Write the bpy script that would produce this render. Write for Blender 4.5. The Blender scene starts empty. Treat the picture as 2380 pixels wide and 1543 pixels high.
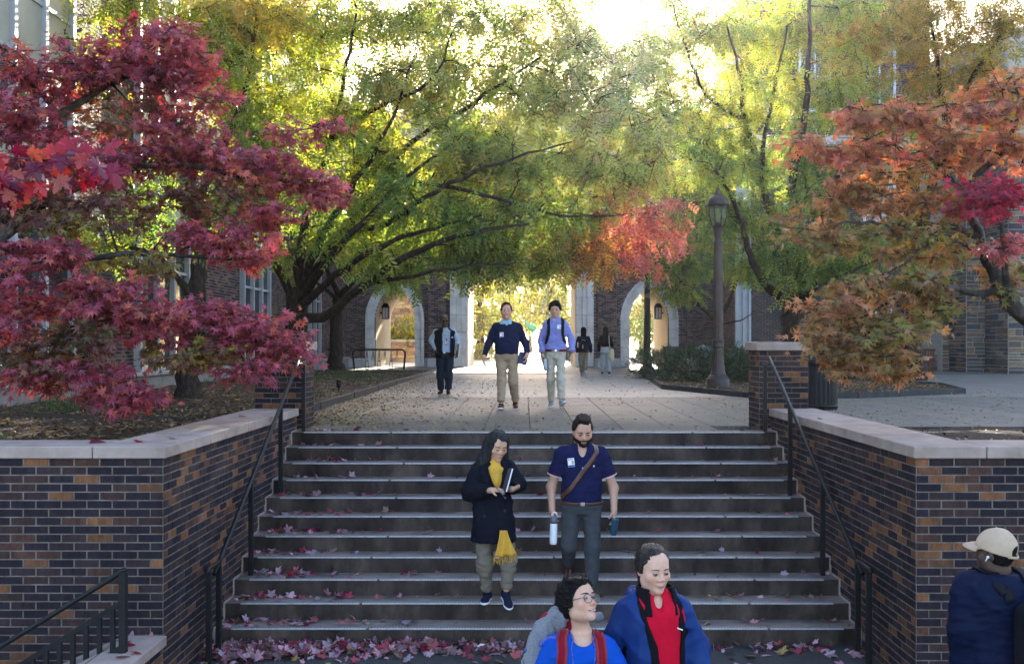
import bpy, bmesh, math, random, zlib
import numpy as np
from mathutils import Vector, Matrix
random.seed(7)
RNG = np.random.default_rng(7)
PI = math.pi
R = math.radians
scene = bpy.context.scene
COLL = scene.collection

# ------------------------------------------------------------------ camera
FPX, CX, CY, CAMZ = 2380.0, 1218.0, 798.0, 1.15      # pixels of a 2380 x 1543 frame
cam_d = bpy.data.cameras.new('camera')
cam = bpy.data.objects.new('camera', cam_d)
COLL.objects.link(cam)
cam.location = (0, 0, CAMZ)
cam.rotation_euler = (PI / 2, 0, 0)
cam_d.sensor_fit = 'HORIZONTAL'
cam_d.sensor_width = 36
cam_d.lens = 36
cam_d.shift_x = (1190 - CX) / 2380
cam_d.shift_y = (CY - 771.5) / 2380
cam_d.clip_start = 0.1
cam_d.clip_end = 2000
scene.camera = cam

# ------------------------------------------------------------------ light
SUN_AZ, SUN_EL = R(5.1), R(17.9)
world = bpy.data.worlds.new('World')
scene.world = world
world.use_nodes = True
wn = world.node_tree
sky = wn.nodes.new('ShaderNodeTexSky')
sky.sky_type = 'NISHITA'
sky.sun_disc = False
sky.sun_elevation = SUN_EL
sky.sun_rotation = SUN_AZ
sky.air_density = 1.0
sky.dust_density = 1.6
sky.ozone_density = 2.4
wb = wn.nodes.new('ShaderNodeMix')          # white balance of the daylight
wb.data_type, wb.blend_type = 'RGBA', 'MULTIPLY'
wb.inputs[0].default_value = 1.0
wb.inputs[7].default_value = (1.07, .97, .93, 1)
wn.links.new(sky.outputs[0], wb.inputs[6])
wn.links.new(wb.outputs[2], wn.nodes['Background'].inputs[0])
wn.nodes['Background'].inputs[1].default_value = 0.15
sun_d = bpy.data.lights.new('sun', 'SUN')
sun_d.energy = 5.0
sun_d.angle = R(0.6)
sun_d.color = (1.0, 0.9, 0.74)
sun = bpy.data.objects.new('sun', sun_d)
COLL.objects.link(sun)
sdir = Vector((math.sin(SUN_AZ) * math.cos(SUN_EL), math.cos(SUN_AZ) * math.cos(SUN_EL), math.sin(SUN_EL)))
sun.rotation_euler = sdir.to_track_quat('Z', 'Y').to_euler()
sun.location = sdir * 60
vs = scene.view_settings
vs.view_transform = 'Standard'
vs.look = 'None'
vs.gamma = 1.0
vs.exposure = 2.6
vs.use_curve_mapping = False
scene.render.engine = 'CYCLES'
scene.cycles.max_bounces = 8
scene.cycles.transmission_bounces = 6
scene.cycles.transparent_max_bounces = 8
scene.cycles.use_denoising = True

def P(px, py, d):
    return Vector(((px - CX) / FPX * d, d, CAMZ - (py - CY) / FPX * d))
def proj(p):
    return CX + p[0] / p[1] * FPX, CY - (p[2] - CAMZ) / p[1] * FPX

# ------------------------------------------------------------------ materials
MATS = {}
def new_mat(name):
    m = bpy.data.materials.new(name)
    m.use_nodes = True
    MATS[name] = m
    nt = m.node_tree
    return m, nt, nt.nodes['Principled BSDF']
def nd(nt, typ, **kw):
    n = nt.nodes.new(typ)
    for k, v in kw.items():
        setattr(n, k, v)
    return n
def noise_mat(name, c1, c2, scale=8, rough=0.8, bump=0.1, bscale=None, metal=0.0, c3=None, spec=0.2, stretch=None, attr=False, detail=6, sheen=0.0, world=False, blot=0.0):
    m, nt, b = new_mat(name)
    tc = nd(nt, 'ShaderNodeTexCoord')
    src = nd(nt, 'ShaderNodeNewGeometry').outputs['Position'] if world else tc.outputs['Object']
    src0 = src
    if stretch:
        mp = nd(nt, 'ShaderNodeMapping')
        mp.inputs['Scale'].default_value = stretch
        nt.links.new(src, mp.inputs[0])
        src = mp.outputs[0]
    n1 = nd(nt, 'ShaderNodeTexNoise')
    n1.inputs['Scale'].default_value = scale
    n1.inputs['Detail'].default_value = detail
    n1.inputs['Roughness'].default_value = 0.65
    nt.links.new(src, n1.inputs['Vector'])
    rmp = nd(nt, 'ShaderNodeValToRGB')
    cr = rmp.color_ramp
    cr.elements[0].position, cr.elements[0].color = 0.32, (*c1, 1)
    cr.elements[1].position, cr.elements[1].color = 0.68, (*c2, 1)
    if c3:
        e = cr.elements.new(0.5)
        e.color = (*c3, 1)
    nt.links.new(n1.outputs[0], rmp.inputs[0])
    out = rmp.outputs[0]
    if attr:
        at = nd(nt, 'ShaderNodeAttribute', attribute_name='Col')
        mx = nd(nt, 'ShaderNodeMix', data_type='RGBA', blend_type='MULTIPLY')
        mx.inputs[0].default_value = 1.0
        nt.links.new(at.outputs['Color'], mx.inputs[6])
        nt.links.new(out, mx.inputs[7])
        out = mx.outputs[2]
    if blot:                                    # weathering: broad stains over the whole surface
        n3 = nd(nt, 'ShaderNodeTexNoise')
        n3.inputs['Scale'].default_value = 1.7
        n3.inputs['Detail'].default_value = 9
        n3.inputs['Roughness'].default_value = .7
        nt.links.new(src0, n3.inputs['Vector'])
        r3 = nd(nt, 'ShaderNodeValToRGB')
        r3.color_ramp.elements[0].position, r3.color_ramp.elements[0].color = .30, (1 - blot, 1 - blot, 1 - blot * .95, 1)
        r3.color_ramp.elements[1].position, r3.color_ramp.elements[1].color = .72, (1 + blot * .8, 1 + blot * .75, 1 + blot * .7, 1)
        nt.links.new(n3.outputs[0], r3.inputs[0])
        m3 = nd(nt, 'ShaderNodeMix', data_type='RGBA', blend_type='MULTIPLY')
        m3.inputs[0].default_value = 1.0
        nt.links.new(out, m3.inputs[6])
        nt.links.new(r3.outputs[0], m3.inputs[7])
        out = m3.outputs[2]
    nt.links.new(out, b.inputs['Base Color'])
    b.inputs['Roughness'].default_value = rough
    b.inputs['Metallic'].default_value = metal
    b.inputs['Specular IOR Level'].default_value = spec
    if sheen:
        b.inputs['Sheen Weight'].default_value = sheen
    if bump:
        n2 = nd(nt, 'ShaderNodeTexNoise')
        n2.inputs['Scale'].default_value = bscale or scale * 6
        n2.inputs['Detail'].default_value = 5
        nt.links.new(src, n2.inputs['Vector'])
        bp = nd(nt, 'ShaderNodeBump')
        bp.inputs['Strength'].default_value = bump
        bp.inputs['Distance'].default_value = 0.02
        nt.links.new(n2.outputs[0], bp.inputs['Height'])
        nt.links.new(bp.outputs[0], b.inputs['Normal'])
    return m
def plain(name, c, rough=0.5, metal=0.0, spec=0.5):
    m, nt, b = new_mat(name)
    b.inputs['Base Color'].default_value = (*c, 1)
    b.inputs['Roughness'].default_value = rough
    b.inputs['Metallic'].default_value = metal
    b.inputs['Specular IOR Level'].default_value = spec
    return m
def leaf_mat(name, trans=0.45, rough=0.45, tint=(1.35, 1.2, 0.8), spec=0.5):
    m, nt, b = new_mat(name)
    at = nd(nt, 'ShaderNodeAttribute', attribute_name='Col')
    nt.links.new(at.outputs['Color'], b.inputs['Base Color'])
    b.inputs['Roughness'].default_value = rough
    b.inputs['Specular IOR Level'].default_value = spec
    tr = nd(nt, 'ShaderNodeBsdfTranslucent')
    mx = nd(nt, 'ShaderNodeMix', data_type='RGBA', blend_type='MULTIPLY')
    mx.inputs[0].default_value = 1.0
    mx.inputs[7].default_value = (*tint, 1)
    nt.links.new(at.outputs['Color'], mx.inputs[6])
    nt.links.new(mx.outputs[2], tr.inputs[0])
    ms = nd(nt, 'ShaderNodeMixShader')
    ms.inputs[0].default_value = trans
    nt.links.new(b.outputs[0], ms.inputs[1])
    nt.links.new(tr.outputs[0], ms.inputs[2])
    nt.links.new(ms.outputs[0], nt.nodes['Material Output'].inputs[0])
    return m

W1 = (1, 1, 1)
noise_mat('brick', (.62, .60, .62), (1.35, 1.3, 1.25), 22, 0.8, 0.35, 160, attr=True, stretch=(1, 1, .35), spec=.2, world=True, blot=.35)
noise_mat('mortar', (.105, .084, .066), (.22, .18, .145), 9, 0.9, 0.3, 120, world=True, blot=.35)
noise_mat('mortar_far', (.17, .15, .14), (.27, .24, .22), 6, 0.9, 0.2, 60)
noise_mat('coping', (.27, .198, .165), (.42, .325, .275), 3.2, 0.8, 0.15, 190, c3=(.355, .268, .225), spec=.2, detail=10, world=True, blot=.16)
noise_mat('lime', (.42, .385, .35), (.60, .565, .53), 2.2, 0.8, 0.08, 60, c3=(.54, .505, .47), attr=True)
noise_mat('cream', (.52, .43, .29), (.62, .52, .37), 1.5, 0.85, 0.05, 60)
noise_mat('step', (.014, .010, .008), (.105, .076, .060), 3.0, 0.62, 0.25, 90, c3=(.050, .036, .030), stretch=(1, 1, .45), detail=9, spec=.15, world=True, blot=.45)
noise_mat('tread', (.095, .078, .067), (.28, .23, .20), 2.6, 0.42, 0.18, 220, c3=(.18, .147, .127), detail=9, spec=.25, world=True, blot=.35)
noise_mat('slab', (.095, .080, .062), (.28, .24, .195), 55, 0.6, 0.35, 240, c3=(.16, .138, .110), attr=True, detail=8, spec=.25, world=True, blot=.25)
noise_mat('asphalt', (.022, .022, .024), (.075, .073, .072), 90, 0.75, 0.5, 300)
noise_mat('joint', (.03, .026, .02), (.07, .06, .045), 20, 0.95, 0.2)
noise_mat('soil', (.014, .009, .006), (.075, .048, .03), 26, 0.95, 0.8, 70, c3=(.034, .021, .014))
noise_mat('turf', (.03, .045, .014), (.075, .09, .03), 9, 0.95, 0.5, 60)
noise_mat('edging', (.022, .022, .024), (.055, .054, .055), 5, 0.7, 0.2, 80)
noise_mat('bark', (.012, .008, .006), (.075, .048, .034), 9, 0.85, 0.9, 30, c3=(.032, .020, .015), stretch=(1.6, 1.6, .5))
noise_mat('maple_bark', (.018, .014, .012), (.13, .11, .095), 7, 0.8, 0.6, 40, c3=(.045, .036, .030), stretch=(1, 1, .6))
noise_mat('black_metal', (.006, .006, .007), (.014, .013, .015), 6, 0.5, 0.06, 120, spec=.25)
noise_mat('bronze', (.042, .030, .028), (.070, .052, .048), 5, 0.38, 0.04, 100, metal=0.3)
noise_mat('alu', (.34, .34, .36), (.58, .58, .60), 40, 0.4, 0.0, metal=0.5)
noise_mat('panel', (.33, .30, .23), (.40, .365, .285), 1.2, 0.55, 0.02)
noise_mat('grey_frame', (.33, .33, .35), (.41, .41, .43), 2, 0.5, 0.0)
noise_mat('white_frame', (.66, .66, .68), (.76, .76, .78), 2, 0.5, 0.0)
noise_mat('rubble', (.62, .60, .60), (1.35, 1.3, 1.22), 7, 0.85, 0.5, 40, attr=True)
noise_mat('mortar_pale', (.30, .27, .24), (.42, .39, .35), 6, 0.9, 0.2, 60)
noise_mat('wood', (.14, .045, .018), (.26, .095, .04), 8, 0.6, 0.2, stretch=(1, 8, 8))
noise_mat('white_wood', (.62, .66, .72), (.74, .78, .84), 5, 0.6, 0.1)
noise_mat('sunny_path', (.36, .34, .30), (.48, .45, .40), 3, 0.8, 0.1)
plain('glass', (.02, .025, .03), 0.06, 0.0, 0.7)
plain('lamp_glass', (.42, .42, .40), 0.25)
plain('yellow_plastic', (.62, .40, .01), 0.45)
plain('green_tarp', (.03, .28, .12), 0.6)
plain('white_paint', (.75, .75, .75), 0.5)
plain('rubber', (.012, .012, .012), 0.7)
leaf_mat('leaf', 0.58, 0.45, (1.8, 1.65, .75))
leaf_mat('maple_leaf', 0.45, 0.38, (1.7, 1.0, .5), 0.6)
leaf_mat('litter', 0.15, 0.55, (1, .9, .7))
leaf_mat('needle', 0.2, 0.5, (1.1, 1.2, .8))

# ------------------------------------------------------------------ mesh helpers
def mk(name, V, F, mat, parent=None, col=None, smooth=False, link=True):
    """one mesh object; F is an (n,k) array or a list of tuples / arrays"""
    V = np.asarray(V, dtype=np.float32).reshape(-1, 3)
    me = bpy.data.meshes.new(name)
    if isinstance(F, np.ndarray):
        groups = [F]
    elif F and isinstance(F[0], np.ndarray) and F[0].ndim == 2:
        groups = F
    else:
        groups = None
    if groups is not None:
        groups = [g for g in groups if len(g)]
        flat = np.concatenate([g.ravel() for g in groups]).astype(np.int32)
        cnt = np.concatenate([np.full(len(g), g.shape[1], np.int32) for g in groups])
    else:
        flat = np.array([i for f in F for i in f], np.int32)
        cnt = np.array([len(f) for f in F], np.int32)
    me.vertices.add(len(V))
    me.vertices.foreach_set('co', V.ravel())
    me.loops.add(len(flat))
    me.loops.foreach_set('vertex_index', flat)
    me.polygons.add(len(cnt))
    st = np.zeros(len(cnt), np.int32)
    st[1:] = np.cumsum(cnt)[:-1]
    me.polygons.foreach_set('loop_start', st)
    me.polygons.foreach_set('loop_total', cnt)
    me.polygons.foreach_set('use_smooth', np.full(len(cnt), bool(smooth)))
    me.update(calc_edges=True)
    if col is not None:
        c = np.ones((len(V), 4), np.float32)
        c[:, :3] = np.asarray(col, np.float32).reshape(-1, 3)
        a = me.attributes.new('Col', 'FLOAT_COLOR', 'POINT')
        a.data.foreach_set('color', c.ravel())
    if isinstance(mat, str):
        mat = MATS[mat]
    if mat is not None:
        me.materials.append(mat)
    if not link:
        return me
    return put(name, me, parent)
def put(name, me, parent=None, loc=None, rotz=0.0):
    o = bpy.data.objects.new(name, me)
    COLL.objects.link(o)
    if parent is not None:
        o.parent = parent
    if loc is not None:
        o.location = loc
    if rotz:
        o.rotation_euler = (0, 0, rotz)
    return o
def tag(o, label, cat=None, group=None, kind=None):
    if label: o['label'] = label
    if cat: o['category'] = cat
    if group: o['group'] = group
    if kind: o['kind'] = kind
    return o
def thing(name, label, cat, loc=(0, 0, 0), rotz=0.0, group=None):
    o = bpy.data.objects.new(name, None)
    COLL.objects.link(o)
    o.location = loc
    o.rotation_euler = (0, 0, rotz)
    return tag(o, label, cat, group)
def copy_tree(o, parent=None):
    c = o.copy()
    COLL.objects.link(c)
    c.parent = parent
    for ch in list(o.children):
        copy_tree(ch, c)
    return c

class MB:
    def __init__(s):
        s.V, s.F, s.n = [], [], 0
    def add(s, V, F):
        s.V.append(np.asarray(V, float).reshape(-1, 3))
        s.F += [tuple(int(i) + s.n for i in f) for f in F]
        s.n += len(s.V[-1])
        return s
    def box(s, x0, x1, y0, y1, z0, z1, b=0.0):
        if x0 > x1: x0, x1 = x1, x0
        if y0 > y1: y0, y1 = y1, y0
        if b <= 0:
            V = [(x, y, z) for x in (x0, x1) for y in (y0, y1) for z in (z0, z1)]
            return s.add(V, [(0, 1, 3, 2), (4, 6, 7, 5), (0, 4, 5, 1), (2, 3, 7, 6), (0, 2, 6, 4), (1, 5, 7, 3)])
        V, F, ix = [], [], {}
        c = ((x0, x1), (y0, y1), (z0, z1))
        for i in (0, 1):
            for j in (0, 1):
                for k in (0, 1):
                    p = [c[0][i], c[1][j], c[2][k]]
                    d = [b if q == 0 else -b for q in (i, j, k)]
                    for a in range(3):
                        q = [p[t] + (0 if t == a else d[t]) for t in range(3)]
                        ix[i, j, k, a] = len(V)
                        V.append(q)
        for a in range(3):
            u, w = [t for t in range(3) if t != a]
            for sgn in (0, 1):
                f = []
                for (p, q) in ((0, 0), (1, 0), (1, 1), (0, 1)):
                    key = [0, 0, 0]
                    key[a], key[u], key[w] = sgn, p, q
                    f.append(ix[(*key, a)])
                flip = (sgn == 0) ^ (a == 1)
                F.append(tuple(reversed(f)) if flip else tuple(f))
        for a in range(3):
            u, w = [t for t in range(3) if t != a]
            for p in (0, 1):
                for q in (0, 1):
                    k0, k1 = [0, 0, 0], [0, 0, 0]
                    k0[u] = k1[u] = p
                    k0[w] = k1[w] = q
                    k0[a], k1[a] = 0, 1
                    F.append((ix[(*k0, u)], ix[(*k1, u)], ix[(*k1, w)], ix[(*k0, w)]))
        for i in (0, 1):
            for j in (0, 1):
                for k in (0, 1):
                    F.append((ix[i, j, k, 0], ix[i, j, k, 1], ix[i, j, k, 2]))
        return s.add(V, F)
    def tube(s, pts, rad, n=8, cap=True):
        V, F = tube(pts, rad, n, cap)
        return s.add(V, F)
    def lathe(s, prof, n=20, c=(0, 0, 0), flute=None):
        V, F = [], []
        m = len(prof)
        for i in range(n):
            a = 2 * PI * i / n
            for (r, z, *fl) in prof:
                rr = r
                if flute and fl and fl[0]:
                    rr = r * (1 - fl[0] * (i % 2))
                V.append((c[0] + rr * math.cos(a), c[1] + rr * math.sin(a), c[2] + z))
        for i in range(n):
            j = (i + 1) % n
            for k in range(m - 1):
                F.append((i * m + k, j * m + k, j * m + k + 1, i * m + k + 1))
        F.append(tuple(i * m for i in reversed(range(n))))
        F.append(tuple(i * m + m - 1 for i in range(n)))
        return s.add(V, F)
    def prism(s, poly, z0, z1):
        n = len(poly)
        V = [(x, y, z0) for x, y in poly] + [(x, y, z1) for x, y in poly]
        F = [tuple(reversed(range(n))), tuple(range(n, 2 * n))]
        F += [(i, (i + 1) % n, n + (i + 1) % n, n + i) for i in range(n)]
        return s.add(V, F)
    def sphere(s, c, r, nu=12, nv=8):
        r = (r, r, r) if np.isscalar(r) else r
        V, F = [], []
        for j in range(1, nv):
            t = PI * j / nv
            for i in range(nu):
                a = 2 * PI * i / nu
                V.append((c[0] + r[0] * math.sin(t) * math.cos(a), c[1] + r[1] * math.sin(t) * math.sin(a), c[2] + r[2] * math.cos(t)))
        top, bot = len(V), len(V) + 1
        V += [(c[0], c[1], c[2] + r[2]), (c[0], c[1], c[2] - r[2])]
        for j in range(nv - 2):
            for i in range(nu):
                k = (i + 1) % nu
                F.append((j * nu + i, (j + 1) * nu + i, (j + 1) * nu + k, j * nu + k))
        for i in range(nu):
            k = (i + 1) % nu
            F.append((top, i, k))
            F.append((bot, (nv - 2) * nu + k, (nv - 2) * nu + i))
        return s.add(V, F)
    def build(s, name, mat, parent=None, smooth=False, col=None, link=True):
        V = np.concatenate(s.V)
        if col is not None and np.ndim(col) == 1:
            col = np.tile(np.asarray(col, float), (len(V), 1))
        return mk(name, V, s.F, mat, parent, col, smooth, link)

def tube(pts, rad, n=8, cap=True):
    pts = np.asarray(pts, float)
    m = len(pts)
    rad = np.full(m, rad, float) if np.isscalar(rad) else np.asarray(rad, float)
    T = np.gradient(pts, axis=0)
    T /= np.linalg.norm(T, axis=1)[:, None] + 1e-9
    V = np.zeros((m, n, 3))
    up = np.array([0, 0, 1.0]) if abs(T[0, 2]) < 0.9 else np.array([1.0, 0, 0])
    a = np.arange(n) * 2 * PI / n
    u = np.cross(up, T[0])
    for i in range(m):
        u = u - T[i] * np.dot(u, T[i])
        u /= np.linalg.norm(u) + 1e-9
        w = np.cross(T[i], u)
        V[i] = pts[i] + rad[i] * (np.cos(a)[:, None] * u + np.sin(a)[:, None] * w)
    F = []
    for i in range(m - 1):
        for k in range(n):
            q = (k + 1) % n
            F.append((i * n + k, i * n + q, (i + 1) * n + q, (i + 1) * n + k))
    if cap:
        F.append(tuple(reversed(range(n))))
        F.append(tuple((m - 1) * n + k for k in range(n)))
    return V.reshape(-1, 3), F
def smooth_path(pts, per=6):
    """Catmull-Rom"""
    pts = [np.asarray(p, float) for p in pts]
    p = [2 * pts[0] - pts[1]] + pts + [2 * pts[-1] - pts[-2]]
    out = []
    for i in range(1, len(p) - 2):
        for k in range(per):
            t = k / per
            out.append(0.5 * (2 * p[i] + (p[i + 1] - p[i - 1]) * t + (2 * p[i - 1] - 5 * p[i] + 4 * p[i + 1] - p[i + 2]) * t * t
                              + (3 * p[i] - p[i - 1] - 3 * p[i + 1] + p[i + 2]) * t ** 3))
    out.append(pts[-1])
    return np.array(out)

# ------------------------------------------------------------------ brickwork
BRICK_COLS = [(.020, .015, .023)] * 5 + [(.026, .018, .026)] * 4 + [(.034, .021, .025)] * 4 + [(.050, .027, .027)] * 3 + \
             [(.080, .038, .029), (.12, .052, .029), (.17, .072, .034), (.20, .085, .04)]
FAR_COLS = [(.022, .018, .028)] * 4 + [(.040, .028, .032)] * 2 + [(.10, .062, .055)] * 3 + [(.14, .085, .068)] * 3 + [(.17, .095, .07)] * 2
def brick_face(o, t, length, z0, z1, L, H, skip=None, colset=BRICK_COLS, joint=0.011, shift=0.0, rng=random):
    """running bond on the plane through o=(x,y) along t=(tx,ty), normal to the right of t; returns brick records"""
    out = []
    rows = int(round((z1 - z0) / H))
    H = (z1 - z0) / rows
    for r in range(rows):
        z = z0 + (r + .5) * H
        u = -((r % 2) * L / 2 + shift) % L - L
        while u < length:
            a, b = max(u, 0), min(u + L, length)
            u += L
            if b - a < 0.045:
                continue
            c = (a + b) / 2
            if skip and skip(c, z):
                continue
            ln = round((b - a - joint) * 100) / 100
            out.append((o[0] + t[0] * c, o[1] + t[1] * c, z, math.atan2(t[1], t[0]), ln, H - joint, rng.choice(colset)))
    return out
def one_brick(ln, h, out=0.004, back=0.02, c=0.003):
    """local x along the wall, -y outwards"""
    a, b = ln / 2, h / 2
    V = [(-a, back, -b), (a, back, -b), (a, back, b), (-a, back, b),
         (-a, -out + c, -b), (a, -out + c, -b), (a, -out + c, b), (-a, -out + c, b),
         (-a + c, -out, -b + c), (a - c, -out, -b + c), (a - c, -out, b - c), (-a + c, -out, b - c)]
    F = [(8, 9, 10, 11)]
    for i in range(4):
        j = (i + 1) % 4
        F += [(4 + i, 4 + j, 8 + j, 8 + i), (i, j, 4 + j, 4 + i)]
    return V, F
BCACHE = {}
def build_bricks(parent, recs, mat='brick', nobj=300, name='brick', out=0.0045, cheap=False):
    def size(r):
        if r[1] < .5: return -1
        x, y = proj(r[:3])
        if not (-20 < x < 2400 and -20 < y < 1563): return -1 / r[1]
        return (abs(math.cos(r[3])) * r[4] + .6 * abs(math.sin(r[3])) * r[4] * 4 / r[1]) * r[5] / r[1] ** 2
    order = sorted(range(len(recs)), key=lambda i: -size(recs[i]))
    pick, rest = order[:nobj], order[nobj:]
    for i in pick:
        x, y, z, a, ln, h, c = recs[i]
        key = (mat, ln, round(h, 3), c, random.randrange(2), out)
        if key not in BCACHE:
            V, F = one_brick(ln, h, out + random.uniform(-.002, .0015))
            BCACHE[key] = mk(name, V, F, mat, None, np.tile(np.array(c) * random.uniform(.85, 1.15), (len(V), 1)), link=False)
        put(name, BCACHE[key], parent, (x, y, z), a)
    if rest:
        Vs, Fs, Cs = [], [], []
        n = 0
        tmp = {}
        for i in rest:
            x, y, z, a, ln, h, c = recs[i]
            k = (ln, round(h, 3))
            if k not in tmp:
                V, F = one_brick(ln, h, out)
                if cheap:
                    V = np.array(V)[[0, 1, 2, 3, 8, 9, 10, 11]]
                    F = [(4, 5, 6, 7)] + [(i, (i + 1) % 4, 4 + (i + 1) % 4, 4 + i) for i in range(4)]
                tmp[k] = (np.array(V), np.array(F))
            V, F = tmp[k]
            ca, sa = math.cos(a), math.sin(a)
            dz = random.uniform(-.0015, .0015)
            Vs.append(np.stack([x + V[:, 0] * ca - (V[:, 1] + dz) * sa, y + V[:, 0] * sa + (V[:, 1] + dz) * ca, z + V[:, 2]], 1))
            Fs.append(F + n)
            n += len(V)
            Cs.append(np.tile(np.array(c) * random.uniform(.8, 1.2), (len(V), 1)))
        o = mk('brickwork', np.concatenate(Vs), np.concatenate(Fs), mat, parent, np.concatenate(Cs))
        o['kind'] = 'stuff'
# ================================================================== setting
TOPY, TREAD, RISE, NST = 13.25, 0.33, 0.162, 11
LOWZ = -NST * RISE
LX, RX, WY = -3.02, 3.28, 8.57          # stair wall faces and their front plane
COPZ, COPB = 0.29, 0.19                  # coping top / bottom
GY = 50.0                                # gatehouse front

def sheet(name, x0, x1, y0, y1, z, mat, nx=1, ny=1, hf=None, parent=None, kind='structure'):
    xs, ys = np.linspace(x0, x1, nx + 1), np.linspace(y0, y1, ny + 1)
    X, Y = np.meshgrid(xs, ys)
    Z = np.full_like(X, z) if hf is None else hf(X, Y)
    V = np.stack([X.ravel(), Y.ravel(), Z.ravel()], 1)
    i = np.arange(ny)[:, None] * (nx + 1) + np.arange(nx)[None]
    F = np.stack([i, i + 1, i + nx + 2, i + nx + 1], -1).reshape(-1, 4)
    o = mk(name, V, F, mat, parent, smooth=hf is not None)
    if kind: o['kind'] = kind
    return o
def wob(X, Y, s=1.0):
    return .5 * np.sin(X * 2.1 * s + 1.3 * np.sin(Y * 1.7 * s)) + .5 * np.sin(Y * 2.6 * s + 1.1 * np.cos(X * 1.9 * s))

# lower ground and upper ground sheets
sheet('ground', -200, 200, -60, 9.97, LOWZ, 'asphalt')
mb = MB()
mb.add([(-200, 13.4, -.03), (200, 13.4, -.03), (200, 300, -.03), (-200, 300, -.03)], [(0, 1, 2, 3)])
mb.build('terrain', 'sunny_path')['kind'] = 'structure'
mb = MB()
mb.add([(-200, 9.05, -.02), (LX - .5, 9.05, -.02), (LX - .5, 13.4, -.02), (-200, 13.4, -.02)], [(0, 1, 2, 3)])
mb.add([(RX + .5, 9.05, -.02), (200, 9.05, -.02), (200, 13.4, -.02), (RX + .5, 13.4, -.02)], [(0, 1, 2, 3)])
mb.build('terrain', 'soil')['kind'] = 'structure'

# ---- plaza with its slabs
plaza = sheet('plaza', -9, 40, TOPY + .12, GY + 14, -.014, 'joint')
def slab(x0, x1, y0, y1, z=0.0):
    g = .005
    m = MB().box(x0 + g, x1 - g, y0 + g, y1 - g, -.05, z + random.uniform(-.0012, .0012), .004)
    c = random.uniform(.9, 1.08)
    m.build('slab', 'slab', plaza, col=(c, c * random.uniform(.98, 1.01), c * random.uniform(.95, 1.0)))
SW = .627
x = -3.57 - SW * 0 + .02
sx = [(-0.545 + SW * k) for k in range(-5, 24)]
for a, b in zip(sx[:-1], sx[1:]):
    if b < -3.1: continue
    ys = [TOPY + .36, 16.2, 19.0, 21.9]
    if b > 7: ys = [13.4, 21.9]
    if 2.9 < b and a < 3.9: ys = [14.3, 21.9]
    if b > 3.9: ys = [12.85, 21.9]
    for p, q in zip(ys[:-1], ys[1:]):
        slab(a, b, p, q)
# far paver field: rows of pavers as relief in the material
m, nt, b = new_mat('paver')
tc = nd(nt, 'ShaderNodeTexCoord')
bt = nd(nt, 'ShaderNodeTexBrick')
bt.inputs['Scale'].default_value = 1.0
bt.inputs['Brick Width'].default_value = .6
bt.inputs['Row Height'].default_value = .3
bt.inputs['Mortar Size'].default_value = .012
bt.inputs['Color1'].default_value = (.15, .13, .11, 1)
bt.inputs['Color2'].default_value = (.21, .185, .155, 1)
bt.inputs['Mortar'].default_value = (.06, .05, .045, 1)
nt.links.new(tc.outputs['Object'], bt.inputs['Vector'])
nz = nd(nt, 'ShaderNodeTexNoise')
nz.inputs['Scale'].default_value = 1.3
nz.inputs['Detail'].default_value = 8
nt.links.new(tc.outputs['Object'], nz.inputs['Vector'])
mx = nd(nt, 'ShaderNodeMix', data_type='RGBA', blend_type='OVERLAY')
mx.inputs[0].default_value = .5
nt.links.new(bt.outputs[0], mx.inputs[6])
nt.links.new(nz.outputs[0], mx.inputs[7])
nt.links.new(mx.outputs[2], b.inputs['Base Color'])
b.inputs['Roughness'].default_value = .5
bp = nd(nt, 'ShaderNodeBump')
bp.inputs['Strength'].default_value = .3
nt.links.new(bt.outputs[1], bp.inputs['Height'])
bp.invert = True
nt.links.new(bp.outputs[0], b.inputs['Normal'])
sheet('pavement', -9, 40, 21.91, 38.0, 0.0, 'paver')
for i, xx in enumerate(np.arange(-9, 30, 2.6)):
    for yy in ((38.02, 41.0), (41.0, 44), (44, 47), (47, 50.4), (50.4, 53), (53, 57)):
        if xx > 8.5 and yy[0] > 44: continue
        slab(xx, xx + 2.6, yy[0], yy[1])
sheet('path', -9.2, 40, 57, 130, -.004, 'sunny_path')

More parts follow.
